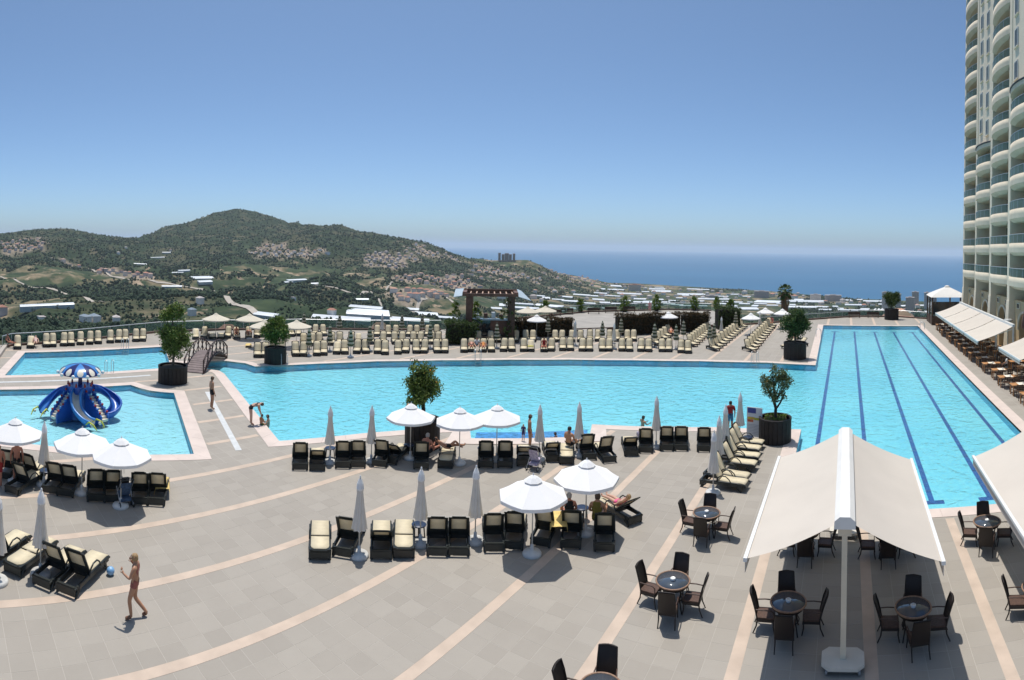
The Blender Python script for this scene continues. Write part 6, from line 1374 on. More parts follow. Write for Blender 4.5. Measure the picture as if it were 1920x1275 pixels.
for nm, a, b, n in (('first', (-19, 55.87), (-19.89, 63.14), 5), ('second', (-15.45, 56.66), (-16.25, 66.94), 8), ('third', (-12.78, 54.97), (-13.07, 72.03), 11), ('fourth', (-9.28, 55.4), (-9.67, 74.06), 11)):
    row(lerp_row(a, b, n), ['u'], [0, 1.5, -1.5], 'cream lounger %s, %s from the pool in the ' + nm + ' diagonal row', 'diagonal rows of loungers on the right', direction=(0.66, -0.75))
row([(-5.66, 58.13), (-4.66, 58.98), (-5.51, 62.37)], list('mmu'), [0], 'cream lounger %s, %s of three behind the lap pool corner tub', 'loungers behind the corner tub', direction=(-0.6, -0.8))

# ---- parasols
white_cloth = fabric('white_parasol_cloth', (0.88, 0.87, 0.86), tl=0.18, var=0.02, scale=1.5, rnd=0.02)
cream_cloth = fabric('cream_parasol_cloth', (0.72, 0.66, 0.54), tl=0.2, var=0.03, scale=1.5, rnd=0.03)
furl_cloth = fabric('furled_parasol_cloth', (0.80, 0.745, 0.665), tl=0.15, var=0.05, scale=3, rnd=0.05)
pole_m = mat('pale_pole', (0.55, 0.50, 0.42), 0.5, 0.08, 3)
base_m = mat('white_base_plastic', (0.62, 0.61, 0.58), 0.55, 0.1, 4)
def canopy_mesh(cloth, rad=1.12, zr=1.90, zt=2.45, n=8, val=0.10, sag=0.022):
    mb = MB(); m = 6; per = 4
    for i in range(n):                             # eight panels meeting in a crease at each rib
        vs = []; a0, a1 = 2 * math.pi * i / n, 2 * math.pi * (i + 1) / n; k = per + 1
        for lv in range(m + 1):
            t = 0.16 + 0.84 * lv / m
            for q in range(k):
                f = q / per; x = (math.cos(a0) * (1 - f) + math.cos(a1) * f) * rad * t; y = (math.sin(a0) * (1 - f) + math.sin(a1) * f) * rad * t
                vs.append((x, y, zt - (zt - zr) * t ** 0.95 - sag * math.sin(math.pi * f) * t))
        mb.add(vs, [(l * k + j, (l + 1) * k + j, (l + 1) * k + j + 1, l * k + j + 1) for l in range(m) for j in range(per)], True)
        rim_ = vs[-k:]; mb.add(rim_ + [(x * 1.004, y * 1.004, z - val) for x, y, z in rim_], [(j, k + j, k + j + 1, j + 1) for j in range(per)], True)
    return mb.mesh('canopy', cloth)
def cap_mesh(cloth, zt=2.45, n=8, r_=0.30):
    mb = MB(); mb.lathe([(r_, zt - .115), (r_ * .5, zt + .0), (0.02, zt + .07)], n, smooth=False); mb.lathe([(.018, zt + .07), (.022, zt + .11), (0.0, zt + .14)], 6); return mb.mesh('vent_cap', cloth)
mb = MB(); mb.cyl((0, 0, .1), (0, 0, 2.44), .022, n=8); um_pole = mb.mesh('pole', pole_m)
mb = MB(); mb.lathe([(.30, 0), (.31, .05), (.27, .11), (.06, .15), (.05, .32), (.03, .33)], 18); um_base = mb.mesh('base', base_m)
um_ribs = []
for i in range(8):
    a = 2 * math.pi * i / 8; mb = MB(); mb.bar((.03 * math.cos(a), .03 * math.sin(a), 1.72), (.62 * math.cos(a), .62 * math.sin(a), 2.10), .014, .014); um_ribs.append(('rib', mb.mesh('rib', pole_m)))
can_w, cap_w = canopy_mesh(white_cloth), cap_mesh(white_cloth)
can_c, cap_c = canopy_mesh(cream_cloth, 1.45, 1.95, 2.5, 8, .1), cap_mesh(cream_cloth, 2.5)
UMB = [('pole', um_pole), ('base', um_base)] + um_ribs
def parasol(p, label, cloth='w', rz=0.0, group='open parasols', z=0.0):
    return thing('parasol', label, 'parasol', (p[0], p[1], z), rz, group, UMB + ([('canopy', can_w, [('vent_cap', cap_w)])] if cloth == 'w' else [('canopy', can_c, [('vent_cap', cap_c)])]))
for p, lab, rz in zip([(-9.32, 15.74), (-8.44, 17.8), (-17.87, 19.28), (-15.85, 20.31), (-14.82, 21.73), (-22.95, 3.23), (-21.37, 5.59), (-19.94, 6.69)], ('open white parasol with its base in view, left of the seated women', 'open white parasol above the two seated women', 'open white parasol left of the orange tree', 'open white parasol right of the orange tree', 'open white parasol next to the blue step bay', 'open white parasol cut by the left picture edge', 'open white parasol between the two others on the left', 'open white parasol over the stroller on the left'), (.25, .55, .1, .3, .2, .1, .35, .2)):
    parasol(p, lab, 'w', rz)
for p, lab, z in zip([(-31.42, 53.24), (-20.2, 63.92)], ('open white parasol in front of the russet hedge right of the kiosk', 'open white parasol in front of the long russet hedge'), (0, 0)): parasol(p, lab, 'w', .2)
for p, lab in zip([(-51.45, 27.04), (-49.79, 29.97), (-45.11, 28.78), (-43.74, 31.44)], ('cream parasol behind the bridge, leftmost of four', 'cream parasol behind the bridge, second of four', 'cream parasol half behind the dense tree, on its left', 'cream parasol half behind the dense tree, on its right')): parasol(p, lab, 'c', .4, 'cream parasols')
for p, lab in zip([(-36.23, 59.22), (-35.01, 61.34)], ('cream parasol on the upper terrace right of the kiosk, the left one', 'cream parasol on the upper terrace right of the kiosk, the right one')): parasol(p, lab, 'c', .1, 'cream parasols')
for p, lab in zip([(-10.23, 72.85), (-7.97, 72.1), (-10.95, 66.1)], ('open white parasol at the head of the last diagonal row', 'open white parasol half hidden by the dark tree at the lap pool corner', 'open white parasol beyond the deck edge left of the palm')): parasol(p, lab, 'w', .3)
def furled(cloth, name, tiers=False):
    mb = MB(); n = 32; vs = []; prof = ([(.03, 2.45), (.05, 2.40), (.085, 2.2), (.10, 2.05), (.085, 2.0), (.12, 1.6), (.16, 1.25), (.20, .95), (.215, .86)] if not tiers else
            [(.03, 2.4), (.10, 2.25), (.14, 2.12), (.10, 2.06), (.15, 1.92), (.19, 1.8), (.13, 1.74), (.18, 1.6), (.23, 1.45), (.16, 1.38), (.22, 1.25), (.27, 1.08), (.2, 1.02), (.25, .92)])
    for i, (r_, z) in enumerate(prof):
        for j in range(n):
            a = 2 * math.pi * j / n; f = 1 + (.20 * math.cos(8 * a) if i > 1 else 0) * min(1, i / 4); vs.append((r_ * f * math.cos(a + .25 * z), r_ * f * math.sin(a + .25 * z), z))
    k = len(prof); mb.add(vs, [(l * n + j, (l + 1) * n + j, (l + 1) * n + (j + 1) % n, l * n + (j + 1) % n) for l in range(k - 1) for j in range(n)], True)
    mb.add(vs[:n], [tuple(range(n))]); return mb.mesh(name, cloth)
def stripe_mat():
    m = fabric('green_striped_cloth', (0.62, 0.58, 0.44), tl=0.15); nt = m.node_tree; N = nt.nodes; L = nt.links
    tc = N.new('ShaderNodeTexCoord'); sx = N.new('ShaderNodeSeparateXYZ'); L.new(tc.outputs['Object'], sx.inputs[0])
    ml = N.new('ShaderNodeMath'); ml.operation = 'MULTIPLY'; ml.inputs[1].default_value = 3.05; L.new(sx.outputs[2], ml.inputs[0])
    fr = N.new('ShaderNodeMath'); fr.operation = 'FRACT'; L.new(ml.outputs[0], fr.inputs[0])
    lt = N.new('ShaderNodeMath'); lt.operation = 'LESS_THAN'; lt.inputs[1].default_value = 0.5; L.new(fr.outputs[0], lt.inputs[0])
    mx = N.new('ShaderNodeMix'); mx.data_type = 'RGBA'; mx.inputs[6].default_value = (0.58, 0.53, 0.40, 1); mx.inputs[7].default_value = (0.085, 0.11, 0.06, 1); L.new(lt.outputs[0], mx.inputs[0])
    for nd in N:
        if nd.type in ('BSDF_PRINCIPLED', 'BSDF_TRANSLUCENT'): L.new(mx.outputs[2], nd.inputs[0])
    return m
fur_w = furled(furl_cloth, 'furled_canopy'); fur_s = furled(stripe_mat(), 'furled_canopy', True)
mb = MB(); mb.lathe([(.05, 2.42), (.10, 2.28), (.125, 2.12), (.10, 2.06)], 8, smooth=False); mb.lathe([(.02, 2.42), (.03, 2.5), (0.0, 2.54)], 6); fur_cap = mb.mesh('vent_cap', white_cloth)
def closed(p, label, striped, group, rz=0.0):
    return thing('furled_parasol', label, 'parasol', (p[0], p[1], 0), rz, group, [('pole', um_pole), ('base', um_base), ('furled_canopy', fur_s if striped else fur_w, [] if striped else [('vent_cap', fur_cap)])])
CW = [("618,868", 'furled cream parasol, leftmost in the poolside row'), ("696,866", 'furled cream parasol, second in the poolside row, left of the open ones'), ("673,1043", 'furled cream parasol, leftmost in the middle row'), ("788,1021", 'furled cream parasol, second in the middle row'), ("891,1016", 'furled cream parasol, third in the middle row'),
      ("76,1078", 'furled cream parasol in the lower left lounger group'), ("82,909", 'furled cream parasol between the left open parasols'), ("1011,862", 'furled cream parasol beside the tall standing bather'), ("1085,855", 'furled cream parasol at the right end of the blue step bay'), ("1230,839", 'furled cream parasol with its base shadow, alone in the right of the poolside row'),
      ("1387,829", 'furled cream parasol next to the notice board'), ("1359,860", 'furled cream parasol beside the man in the red shirt'), ("1347,888", 'furled cream parasol behind the short lounger column, middle one'), ("1337,925", 'furled cream parasol nearest, at the foot of the short lounger column'), ("-4,1092", 'furled cream parasol cut off by the left picture edge')]
CWP = [(-19.83, 16.18), (-18.78, 17.71), (-13.3, 12.09), (-12.48, 14.01), (-11.24, 15.32), (-16.36, 3.08), (-22.4, 4.31), (-13.26, 22.91), (-11.93, 24.27), (-9.04, 26.93), (-5.27, 28.94), (-5.51, 26.49), (-5.4, 24.65), (-5.16, 22.6), (-16.15, 1.82)]
for i, ((_, lab), p) in enumerate(zip(CW, CWP)): closed(p, lab, False, 'furled cream parasols', i * .7)
for p, lab in zip([(-25.82, 51.28), (-21.73, 51.49), (-13.37, 61.33), (-10.21, 68.17), (-43.31, 42.09)], ('furled white parasol behind the second far row, left of the terrace ramp', 'furled white parasol in front of the terrace ramp', 'furled white parasol at the third diagonal row', 'furled white parasol at the head of the fourth diagonal row', 'furled white parasol behind the rearmost far row')): closed(p, lab, False, 'furled white parasols on the far deck')
for i, p in enumerate([(-48.8, 36.02), (-39.85, 30), (-40.46, 32.8), (-46.17, 38.69), (-37.42, 32.64), (-38.43, 35.81), (-42.39, 44.1), (-41.36, 46.15), (-35.69, 40.97), (-35.96, 46.01), (-31.22, 45.48), (-29.76, 52.77), (-23.72, 53.17), (-22.96, 56.25), (-18.52, 54.16), (-16.23, 53.89), (-16.52, 57.49), (-13.28, 55.55), (-13.08, 56.53), (-13.17, 68.46)]):
    closed(p, 'furled green and cream striped parasol on the far deck, %s from left' % ORD[i], True, 'striped furled parasols', i)

# ---- stools beside the loungers
blue_plastic = mat('dark_blue_plastic', (0.02, 0.035, 0.075), 0.35, 0.15, 3)
mb = MB(); mb.lathe([(.0, .46), (.23, .46), (.25, .445), (.24, .42), (0, .42)], 18); st_top = mb.mesh('stool_top', blue_plastic)
st_legs = []
for i in range(4):
    a = math.pi / 4 + i * math.pi / 2; mb = MB(); mb.cyl((.16 * math.cos(a), .16 * math.sin(a), .43), (.2 * math.cos(a), .2 * math.sin(a), 0), .025, .02, 6); st_legs.append(('leg', mb.mesh('leg', frame_m)))
for p, lab in zip([(-20.32, 16.6), (-18.29, 19.62), (-12.81, 14.3), (-8.99, 18.64), (-4.78, 28.48), (-15.51, 21.61), (-22.69, 4.43), (-40.65, 41.66), (-42.31, 31.9), (-26.83, 50.01), (-22.09, 52.2), (-18.57, 53.97), (-40.2, 34.59), (-9.85, 57.16)], ('at the leftmost furled parasol by the pool', 'under the open parasol left of the orange tree', 'between two loungers in the middle row', 'between the two seated women', 'behind the topmost side-on lounger', 'left of the blue step bay', 'under the left parasols', 'in the second far row', 'at the left end of the far rows', 'in the middle of the front far row', 'in the right half of the front far row', 'at the right end of the front far row', 'among the left far loungers', 'by the last diagonal row')):
    thing('stool', 'dark blue plastic stool ' + lab, 'stool', (*p, 0), 0, 'plastic stools', [('stool_top', st_top)] + st_legs)

# ---- wicker tables and chairs in the foreground
wicker = mat('dark_brown_wicker', (0.014, 0.008, 0.006), 0.55, 0.35, 22, bump=0.5, bscale=60)
seat_w = mat('seat_wicker', (0.085, 0.043, 0.028), 0.6, 0.3, 18, bump=0.4, bscale=60)
arm_w = mat('brown_arm_tube', (0.075, 0.042, 0.030), 0.5, 0.2, 8)
def weave(name, c1, c2):
    m = bpy.data.materials.new(name); m.use_nodes = True; nt = m.node_tree; N = nt.nodes; L = nt.links; p = N['Principled BSDF']; p.inputs['Roughness'].default_value = .55
    tc = N.new('ShaderNodeTexCoord'); b = N.new('ShaderNodeTexChecker'); b.inputs['Scale'].default_value = 55; b.inputs[1].default_value = (*c1, 1); b.inputs[2].default_value = (*c2, 1); L.new(tc.outputs['Object'], b.inputs[0]); L.new(b.outputs[0], p.inputs['Base Color']); return m
wv = weave('woven_wicker', (0.022, 0.012, 0.008), (0.010, 0.006, 0.005))
mb = MB(); n = 9; vs = []
for i in range(n + 1):
    t = i / n; z = .40 + .68 * t; y = -.22 - .05 * math.sin(t * 2.2) - .16 * t * t; w = .25 - .03 * t
    for x in np.linspace(-1, 1, 7): vs.append((x * w, y - .025 * (1 - x * x), z + (.02 * (1 - x * x) if i == n else 0)))
mb.add(vs, [(i * 7 + q, i * 7 + q + 1, i * 7 + q + 8, i * 7 + q + 7) for i in range(n) for q in range(6)], True)
mb.add([(x, y - .03, z) for x, y, z in vs], [(i * 7 + q + 7, i * 7 + q + 8, i * 7 + q + 1, i * 7 + q) for i in range(n) for q in range(6)], True)
ch_back = mb.mesh('backrest', wv)
mb = MB()
for s_ in (-1, 1): mb.tube([(s_ * .25, -.22, .38), (s_ * .245, -.265, .62), (s_ * .235, -.33, .88), (s_ * .225, -.41, 1.09)], .02, 6)
mb.tube([(-.225, -.41, 1.085), (0, -.44, 1.105), (.225, -.41, 1.085)], .02, 6); ch_fr = mb.mesh('back_frame', wicker)
mb = MB(); mb.box(-.25, .25, -.24, .25, .40, .45); ch_seat = mb.mesh('seat', seat_w)
mb = MB(); mb.box(-.26, .26, -.245, -.225, .33, .40); mb.box(-.26, .26, .235, .26, .33, .40); mb.box(-.265, -.245, -.225, .235, .33, .40); mb.box(.245, .265, -.225, .235, .33, .40); ch_apron = mb.mesh('seat_frame', wicker)
ch_legs = []
for s_ in (-1, 1):
    mb = MB(); mb.tube([(s_ * .24, .23, .42), (s_ * .24, .23, .2), (s_ * .25, .27, 0)], [.024, .021, .017], 6); ch_legs.append(('leg', mb.mesh('leg', wicker)))
    mb = MB(); mb.tube([(s_ * .24, -.22, .42), (s_ * .24, -.25, .2), (s_ * .25, -.34, 0)], [.024, .021, .017], 6); ch_legs.append(('leg', mb.mesh('leg', wicker)))
ch_arms = []
for s_ in (-1, 1):
    mb = MB(); mb.tube([(s_ * .25, -.28, .66), (s_ * .27, -.05, .67), (s_ * .27, .16, .66), (s_ * .265, .24, .60), (s_ * .25, .24, .42)], .017, 6); ch_arms.append(('armrest', mb.mesh('armrest', arm_w)))
CHAIR = [('seat', ch_seat), ('seat_frame', ch_apron), ('backrest', ch_back, [('back_frame', ch_fr)])] + ch_legs + ch_arms
tbl_glass = mat('smoked_table_glass', (0.06, 0.075, 0.095), 0.06, 0.1, 2, spec=0.9)
mb = MB(); mb.lathe([(.0, .742), (.43, .742), (.43, .73), (0, .73)], 36); t_glass = mb.mesh('glass_top', tbl_glass)
mb = MB(); k = 40; mb.tube([(.455 * math.cos(2 * math.pi * i / k), .455 * math.sin(2 * math.pi * i / k), .735) for i in range(k)], .024, 6, closed=True); t_rim = mb.mesh('table_rim', mat('tan_wicker_rim', (0.27, 0.16, 0.10), 0.6, 0.3, 25))
mb = MB(); mb.lathe([(.44, .715), (.40, .62), (.42, .72)], 24); t_apron = mb.mesh('apron', wicker)
t_legs = []
for i in range(4):
    a = math.pi / 4 + i * math.pi / 2; mb = MB(); mb.tube([(.36 * math.cos(a), .36 * math.sin(a), .7), (.27 * math.cos(a), .27 * math.sin(a), .35), (.36 * math.cos(a), .36 * math.sin(a), 0)], [.024, .02, .02], 6); t_legs.append(('leg', mb.mesh('leg', wicker)))
mb = MB(); k = 24; mb.tube([(.28 * math.cos(2 * math.pi * i / k), .28 * math.sin(2 * math.pi * i / k), .3) for i in range(k)], .014, 5, closed=True); t_ring = mb.mesh('foot_ring', wicker)
TABLE = [('glass_top', t_glass), ('table_rim', t_rim), ('apron', t_apron), ('foot_ring', t_ring)] + t_legs
mb = MB(); mb.lathe([(.06, .742), (.075, .80), (.055, .815), (0.045, .77), (0, .765)], 12); ash_me = mb.mesh('ashtray', mat('white_china', (.75, .75, .73)))
TS = [((-4.62, 19.3), 'far left of the big awning', 12, 'nwse'), ((-4.52, 15.09), 'left of the big awning', 14, 'nwse'), ((-1.37, 14.84), 'under the big awning, left', 3, 'nwse'), ((1.8, 14.67), 'under the big awning, right', -6, 'nwse'), ((4.78, 18.97), 'between the two big awnings', -5, 'nwse'),
      ((-4.73, 10.82), 'at the bottom edge', 14, 'nw'), ((-1.18, 18.72), 'behind the big awning, left', 2, 'wse'), ((1.42, 18.66), 'behind the big awning, right', -4, 'nwse'), ((5.21, 14.88), 'at the right edge', -10, 'nwse')]
for p, lab, rot, which in TS:
    thing('wicker_table', 'round glass-topped wicker table ' + lab, 'table', (*p, 0), R(rot), 'wicker tables in the foreground', TABLE)
    single('ashtray', ash_me, 'small white ashtray on the table ' + lab, 'ashtray', (*p, 0), 0, 'ashtrays on the wicker tables')
    base = face((0, 0), p) - R(rot)
    for c in which:
        a = base + {'n': 0, 'e': -math.pi / 2, 's': math.pi, 'w': math.pi / 2}[c] + random.uniform(-.12, .12); d = random.uniform(.56, .64)
        q = (p[0] - math.sin(a) * d, p[1] + math.cos(a) * d)
        thing('wicker_chair', 'dark wicker armchair on the %s side of table %s' % ({'n': 'far', 'e': 'right', 's': 'near', 'w': 'left'}[c], lab), 'chair', (*q, 0), face(q, p) + random.uniform(-.1, .1), 'wicker armchairs', CHAIR, scale=0.9)

# ---- two big double-pitched awnings on wheeled stands
def big_awning(label, x0):
    parts = []; Y0, Y1, zr, ze, hw = 13.35, 20.2, 3.5, 2.5, 2.3
    mb = MB(); pr = [(-.25, zr - .16), (-.24, zr + .02), (-.12, zr + .12), (.12, zr + .12), (.24, zr + .02), (.25, zr - .16)]
    mb.add([(x, y, z) for y in (Y0, Y1) for x, z in pr], [(i, i + 1, i + 7, i + 6) for i in range(5)] + [(5, 4, 3, 2, 1, 0), (6, 7, 8, 9, 10, 11), (0, 6, 11, 5)]); parts.append(('ridge_box', mb.mesh('ridge_box', mat('ridge_box_white', (0.72, 0.70, 0.66), 0.45, 0.04, 1.5))))
    for s_ in (-1, 1):
        mb = MB(); n, m = 14, 8; vs = []
        for i in range(n + 1):
            t = i / n
            for j in range(m + 1):
                u = j / m; vs.append((s_ * (.23 + (hw - .23) * t), Y0 + .06 + (Y1 - Y0 - .12) * u, zr - .08 + (ze - zr + .08) * t - .07 * math.sin(math.pi * t) - .03 * math.sin(math.pi * u) * math.sin(math.pi * t)))
        f_ = [(i * (m + 1) + j, i * (m + 1) + j + 1, (i + 1) * (m + 1) + j + 1, (i + 1) * (m + 1) + j) for i in range(n) for j in range(m)]
        mb.add(vs, f_ if s_ < 0 else [f[::-1] for f in f_], True); parts.append(('cloth', mb.mesh('cloth', awn_cloth)))
        mb = MB(); mb.bar((s_ * hw, Y0, ze), (s_ * hw, Y1, ze), .09, .09); e = obj_mesh = mb.mesh('eave_bar', white_metal)
        mb = MB(); mb.bar((s_ * hw, Y0 + .02, ze - .17), (s_ * hw, Y1 - .02, ze - .17), .012, .26); v_ = mb.mesh('valance', awn_cloth); parts.append(('eave_bar', e, [('valance', v_)]))
        for y in (Y0 + .9, Y1 - .9):
            mb = MB(); mb.bar((s_ * .3, y, zr - .3), (s_ * 1.3, y + (.5 if y < 16 else -.5), zr - 1.02), .06, .06); mb.bar((s_ * 1.3, y + (.5 if y < 16 else -.5), zr - 1.02), (s_ * (hw - .05), y, ze - .12), .06, .06); parts.append(('folding_arm', mb.mesh('folding_arm', white_metal)))
    for y in (13.66, 20.0):
        mb = MB(); mb.box(-.065, .065, y - .065, y + .065, .2, zr - .1); mb.box(-.16, .16, y - .09, y + .09, zr - .42, zr - .17); parts.append(('post', mb.mesh('post', mat('cream_post', (0.60, 0.53, 0.41), 0.5, 0.06, 2))))
        mb = MB(); c = .16; w, d = .50, .36; mb.prism([(-w, y - d + c), (-w + c, y - d), (w - c, y - d), (w, y - d + c), (w, y + d - c), (w - c, y + d), (-w + c, y + d), (-w, y + d - c)], .13, .21)
        wh = []
        for x in (-.38, .38):
            for yy in (-.27, .27):
                q = MB(); q.cyl((x - .025, y + yy, .065), (x + .025, y + yy, .065), .065, n=12); wh.append(('wheel', q.mesh('wheel', mat('grey_caster', (.25, .25, .25), .5, .1, 3))))
        parts.append(('base_plate', mb.mesh('base_plate', mat('cream_base_plate', (0.62, 0.58, 0.50), 0.5, 0.06, 2)), wh))
    thing('big_awning', label, 'awning', (x0, 0, 0), 0, 'big awnings on wheeled stands', parts)
big_awning('large cream double-pitched awning on two wheeled posts in the right foreground', 0.04)
big_awning('large cream awning running out of the picture at the right edge', 6.85)

# ---- strollers
def stroller(label, p, rz, hood_m, seat_m):
    parts = []
    for x in (-.26, .26):
        for y in (-.32, .32):
            mb = MB(); k = 14; mb.tube([(x, y + .1 * math.cos(2 * math.pi * i / k), .11 + .1 * math.sin(2 * math.pi * i / k)) for i in range(k)], .02, 5, closed=True); h = MB(); h.cyl((x - .03, y, .11), (x + .03, y, .11), .03, n=7); parts.append(('wheel', mb.mesh('wheel', frame_m), [('hub', h.mesh('hub', rail_metal))]))
    alu = mat('brushed_aluminium', (0.45, 0.46, 0.47), 0.35, 0.08, 4, metal=0.6)
    for x in (-.25, .25):
        mb = MB(); mb.tube([(x, .34, .12), (x, .0, .5), (x, -.38, 1.02)], .014, 6); parts.append(('push_frame', mb.mesh('push_frame', alu)))
        mb = MB(); mb.tube([(x, -.32, .12), (x, .05, .52), (x, .18, .62)], .014, 6); parts.append(('rear_strut', mb.mesh('rear_strut', alu)))
    mb = MB(); mb.tube([(-.25, -.38, 1.02), (0, -.42, 1.05), (.25, -.38, 1.02)], .02, 6); parts.append(('handle', mb.mesh('handle', frame_m)))
    mb = MB(); mb.add([(-.2, .25, .42), (.2, .25, .42), (.2, -.05, .38), (-.2, -.05, .38), (.2, -.25, .88), (-.2, -.25, .88)], [(0, 1, 2, 3), (3, 2, 4, 5)]); mb.add([(-.2, .25, .40), (.2, .25, .40), (.2, -.05, .36), (-.2, -.05, .36), (.2, -.27, .88), (-.2, -.27, .88)], [(3, 2, 1, 0), (5, 4, 2, 3)]); parts.append(('seat', mb.mesh('seat', seat_m)))
    mb = MB(); vs = []
    for i in range(7):
        a = -.2 + 1.9 * i / 6
        for x in (-.22, -.1, .1, .22): vs.append((x, -.2 + .34 * math.sin(a) - .02, .72 + .34 * math.cos(a) * (1 if abs(x) < .2 else .85)))
    mb.add(vs, [(i * 4 + q, i * 4 + q + 1, i * 4 + q + 5, i * 4 + q + 4) for i in range(6) for q in range(3)], True); parts.append(('hood', mb.mesh('hood', hood_m)))
    mb = MB(); mb.box(-.2, .2, -.25, .2, .2, .3); parts.append(('basket', mb.mesh('basket', seat_m)))
    thing('stroller', label, 'stroller', (*p, 0), rz, 'strollers', parts)
blk = mat('black_canvas', (0.012, 0.012, 0.015), 0.8, 0.2, 5); pat = mat('purple_white_print', (0.30, 0.22, 0.36), 0.8, 0.2, 14, col2=(0.62, 0.60, 0.66))
stroller('dark stroller with grey frame behind the loungers under the left parasols', [(-20.1, 6.88)][0], face((0, 0), [(-20.1, 6.88)][0]) + .3, blk, mat('denim_blue', (0.05, 0.09, 0.16), 0.8, 0.3, 10))
stroller('black and purple stroller near the furled parasol by the blue step bay', [(-12.9, 21.92)][0], face((0, 0), [(-12.9, 21.92)][0]) - .4, blk, pat)
thing('sunshade', 'small tilted black stroller sunshade above the dark stroller', 'sunshade', (*[(-20.52, 7)][0], 0), .6, None, [('shade', (lambda m: (m.add([(0, 0, 1.42), (-.35, -.1, 1.5), (-.1, .3, 1.22), (.3, .15, 1.2), (.12, -.3, 1.3)], [(0, 1, 2), (0, 2, 3), (0, 3, 4), (0, 4, 1)]), m.mesh('shade', blk))[1])(MB())), ('stick', (lambda m: (m.cyl((0, 0, .95), (0, 0, 1.42), .01, n=5), m.mesh('stick', rail_metal))[1])(MB()))])
mb = MB(); mb.ball((0, 0, .12), .12, 14, 10); single('beach_ball', mb.mesh('beach_ball', mat('ball_blue', (0.12, 0.30, 0.55), 0.35, 0.3, 9, col2=(0.35, 0.55, 0.75))), 'small light blue ball on the paving near the walking woman', 'ball', [(-15.92, 5.06)][0])

# ---- towels left on loungers
def towel(label, p, rz, z, m, w=.5, l=1.1, hang=.35):
    mb = MB(); n = 8; vs = []
    for i in range(n + 1):
        y = -l / 2 + l * i / n
        for x, dz in ((-w / 2 - .05, -hang * (.5 + .5 * math.sin(i))), (-w / 2, 0), (0, .015), (w / 2, 0), (w / 2 + .04, -hang * .6)): vs.append((x, y + .03 * math.sin(3 * x + i), z + dz))
    mb.add(vs, [(i * 5 + q, i * 5 + q + 1, i * 5 + q + 6, i * 5 + q + 5) for i in range(n) for q in range(4)], True); single('towel', mb.mesh('towel', m), label, 'towel', p, rz, 'towels on loungers')
yt = mat('yellow_towel', (0.68, 0.50, 0.18), 0.95, 0.15, 6); rt_ = mat('red_pattern_towel', (0.45, 0.14, 0.10), 0.95, 0.4, 9); wt = mat('white_print_towel', (0.62, 0.58, 0.52), 0.95, 0.25, 9)
for lab, p, z, m in (('pale yellow towel over the lounger at the right of the left parasols', [(-20.49, 8.55)][0], .40, yt), ('yellow towel hanging from a lounger behind the seated woman in black', [(-9.11, 17.13)][0], .62, yt), ('yellow-green towel on a front far lounger', [(-28.18, 46.72)][0], .42, mat('olive_towel', (0.42, 0.38, 0.12), .95, .1, 6)), ('printed towel on a flat lounger by the stroller', [(-13.11, 23.73)][0], .41, wt), ('printed towel on a lounger left of the stroller', [(-13.87, 22.58)][0], .41, wt), ('red towel on a far lounger right of the yellow-green one', [(-27.1, 47.34)][0], .42, rt_), ('blue-edged yellow towel behind the bridge', [(-46.15, 27.73)][0], .2, yt)):
    towel(lab, p, face((0, 0), p), z, m)
# ---- benches on the upper terrace
mb = MB(); mb.box(-.9, .9, -.22, .22, .40, .46); bs = mb.mesh('seat', dark_wood)
mb = MB(); mb.box(-.9, .9, -.26, -.22, .5, .85); bb = mb.mesh('backrest', dark_wood)
bl_ = []
for x in (-.75, .75): mb = MB(); mb.box(x - .05, x + .05, -.24, .2, 0, .40); mb.box(x - .05, x + .05, -.27, -.21, .3, .6); bl_.append(('leg', mb.mesh('leg', dark_wood)))
for i, p in enumerate([(-37.67, 72.12), (-34.81, 74.85), (-33.26, 77.39), (-31.15, 79.43), (-38.18, 69.49)]): thing('bench', 'dark wooden bench on the upper terrace, %s from the kiosk' % ORD[i], 'bench', (*p, .35), face(p), 'benches on the upper terrace', [('seat', bs), ('backrest', bb)] + bl_)
for lab, p in (('dark bench at the far left end of the lap pool', (1.2, 86.0)), ('low bench beside the far tubbed tree', (4.0, 86.3))): thing('bench', lab, 'bench', (*p, 0), math.pi, 'benches at the lap pool end', [('seat', bs), ('backrest', bb)] + bl_)

# ================================================================== people
skins = [mat('skin_tan', (0.42, 0.215, 0.125), 0.55, 0.08, 6), mat('skin_fair', (0.56, 0.33, 0.235), 0.55, 0.07, 6), mat('skin_sunburnt', (0.46, 0.19, 0.12), 0.55, 0.08, 6)]
hair_m = {'dark': mat('hair_dark', (0.018, 0.012, 0.009), 0.6, 0.3, 20), 'grey': mat('hair_grey', (0.35, 0.33, 0.31), 0.7, 0.2, 20), 'brown': mat('hair_brown', (0.07, 0.04, 0.022), 0.6, 0.3, 20), 'blond': mat('hair_blond', (0.32, 0.20, 0.09), 0.6, 0.25, 20)}
cl = lambda n, c: mat('cloth_' + n, c, 0.85, 0.12, 12)
RAD = dict(pel=(.135, .115), spi=(.125, .10), che=(.15, .115), nec=(.052, .055), hea=(.085, .098), top=(.07, .078), hip=(.092, .095), kne=(.060, .062), ank=(.040, .042), toe=(.036, .028), sho=(.062, .062), elb=(.042, .042), wri=(.028, .030), han=(.036, .02))
LINKS = [('pel', 'spi'), ('spi', 'che'), ('che', 'nec'), ('nec', 'hea'), ('hea', 'top')] + [(a + s if a not in ('pel', 'che') else a, b + s) for s in 'LR' for a, b in (('pel', 'hip'), ('hip', 'kne'), ('kne', 'ank'), ('ank', 'toe'), ('che', 'sho'), ('sho', 'elb'), ('elb', 'wri'), ('wri', 'han'))]
def both(**k):
    o = {}
    for n, (x, y, z) in k.items(): o[n + 'R'] = (x, y, z); o[n + 'L'] = (-x, y, z)
    return o
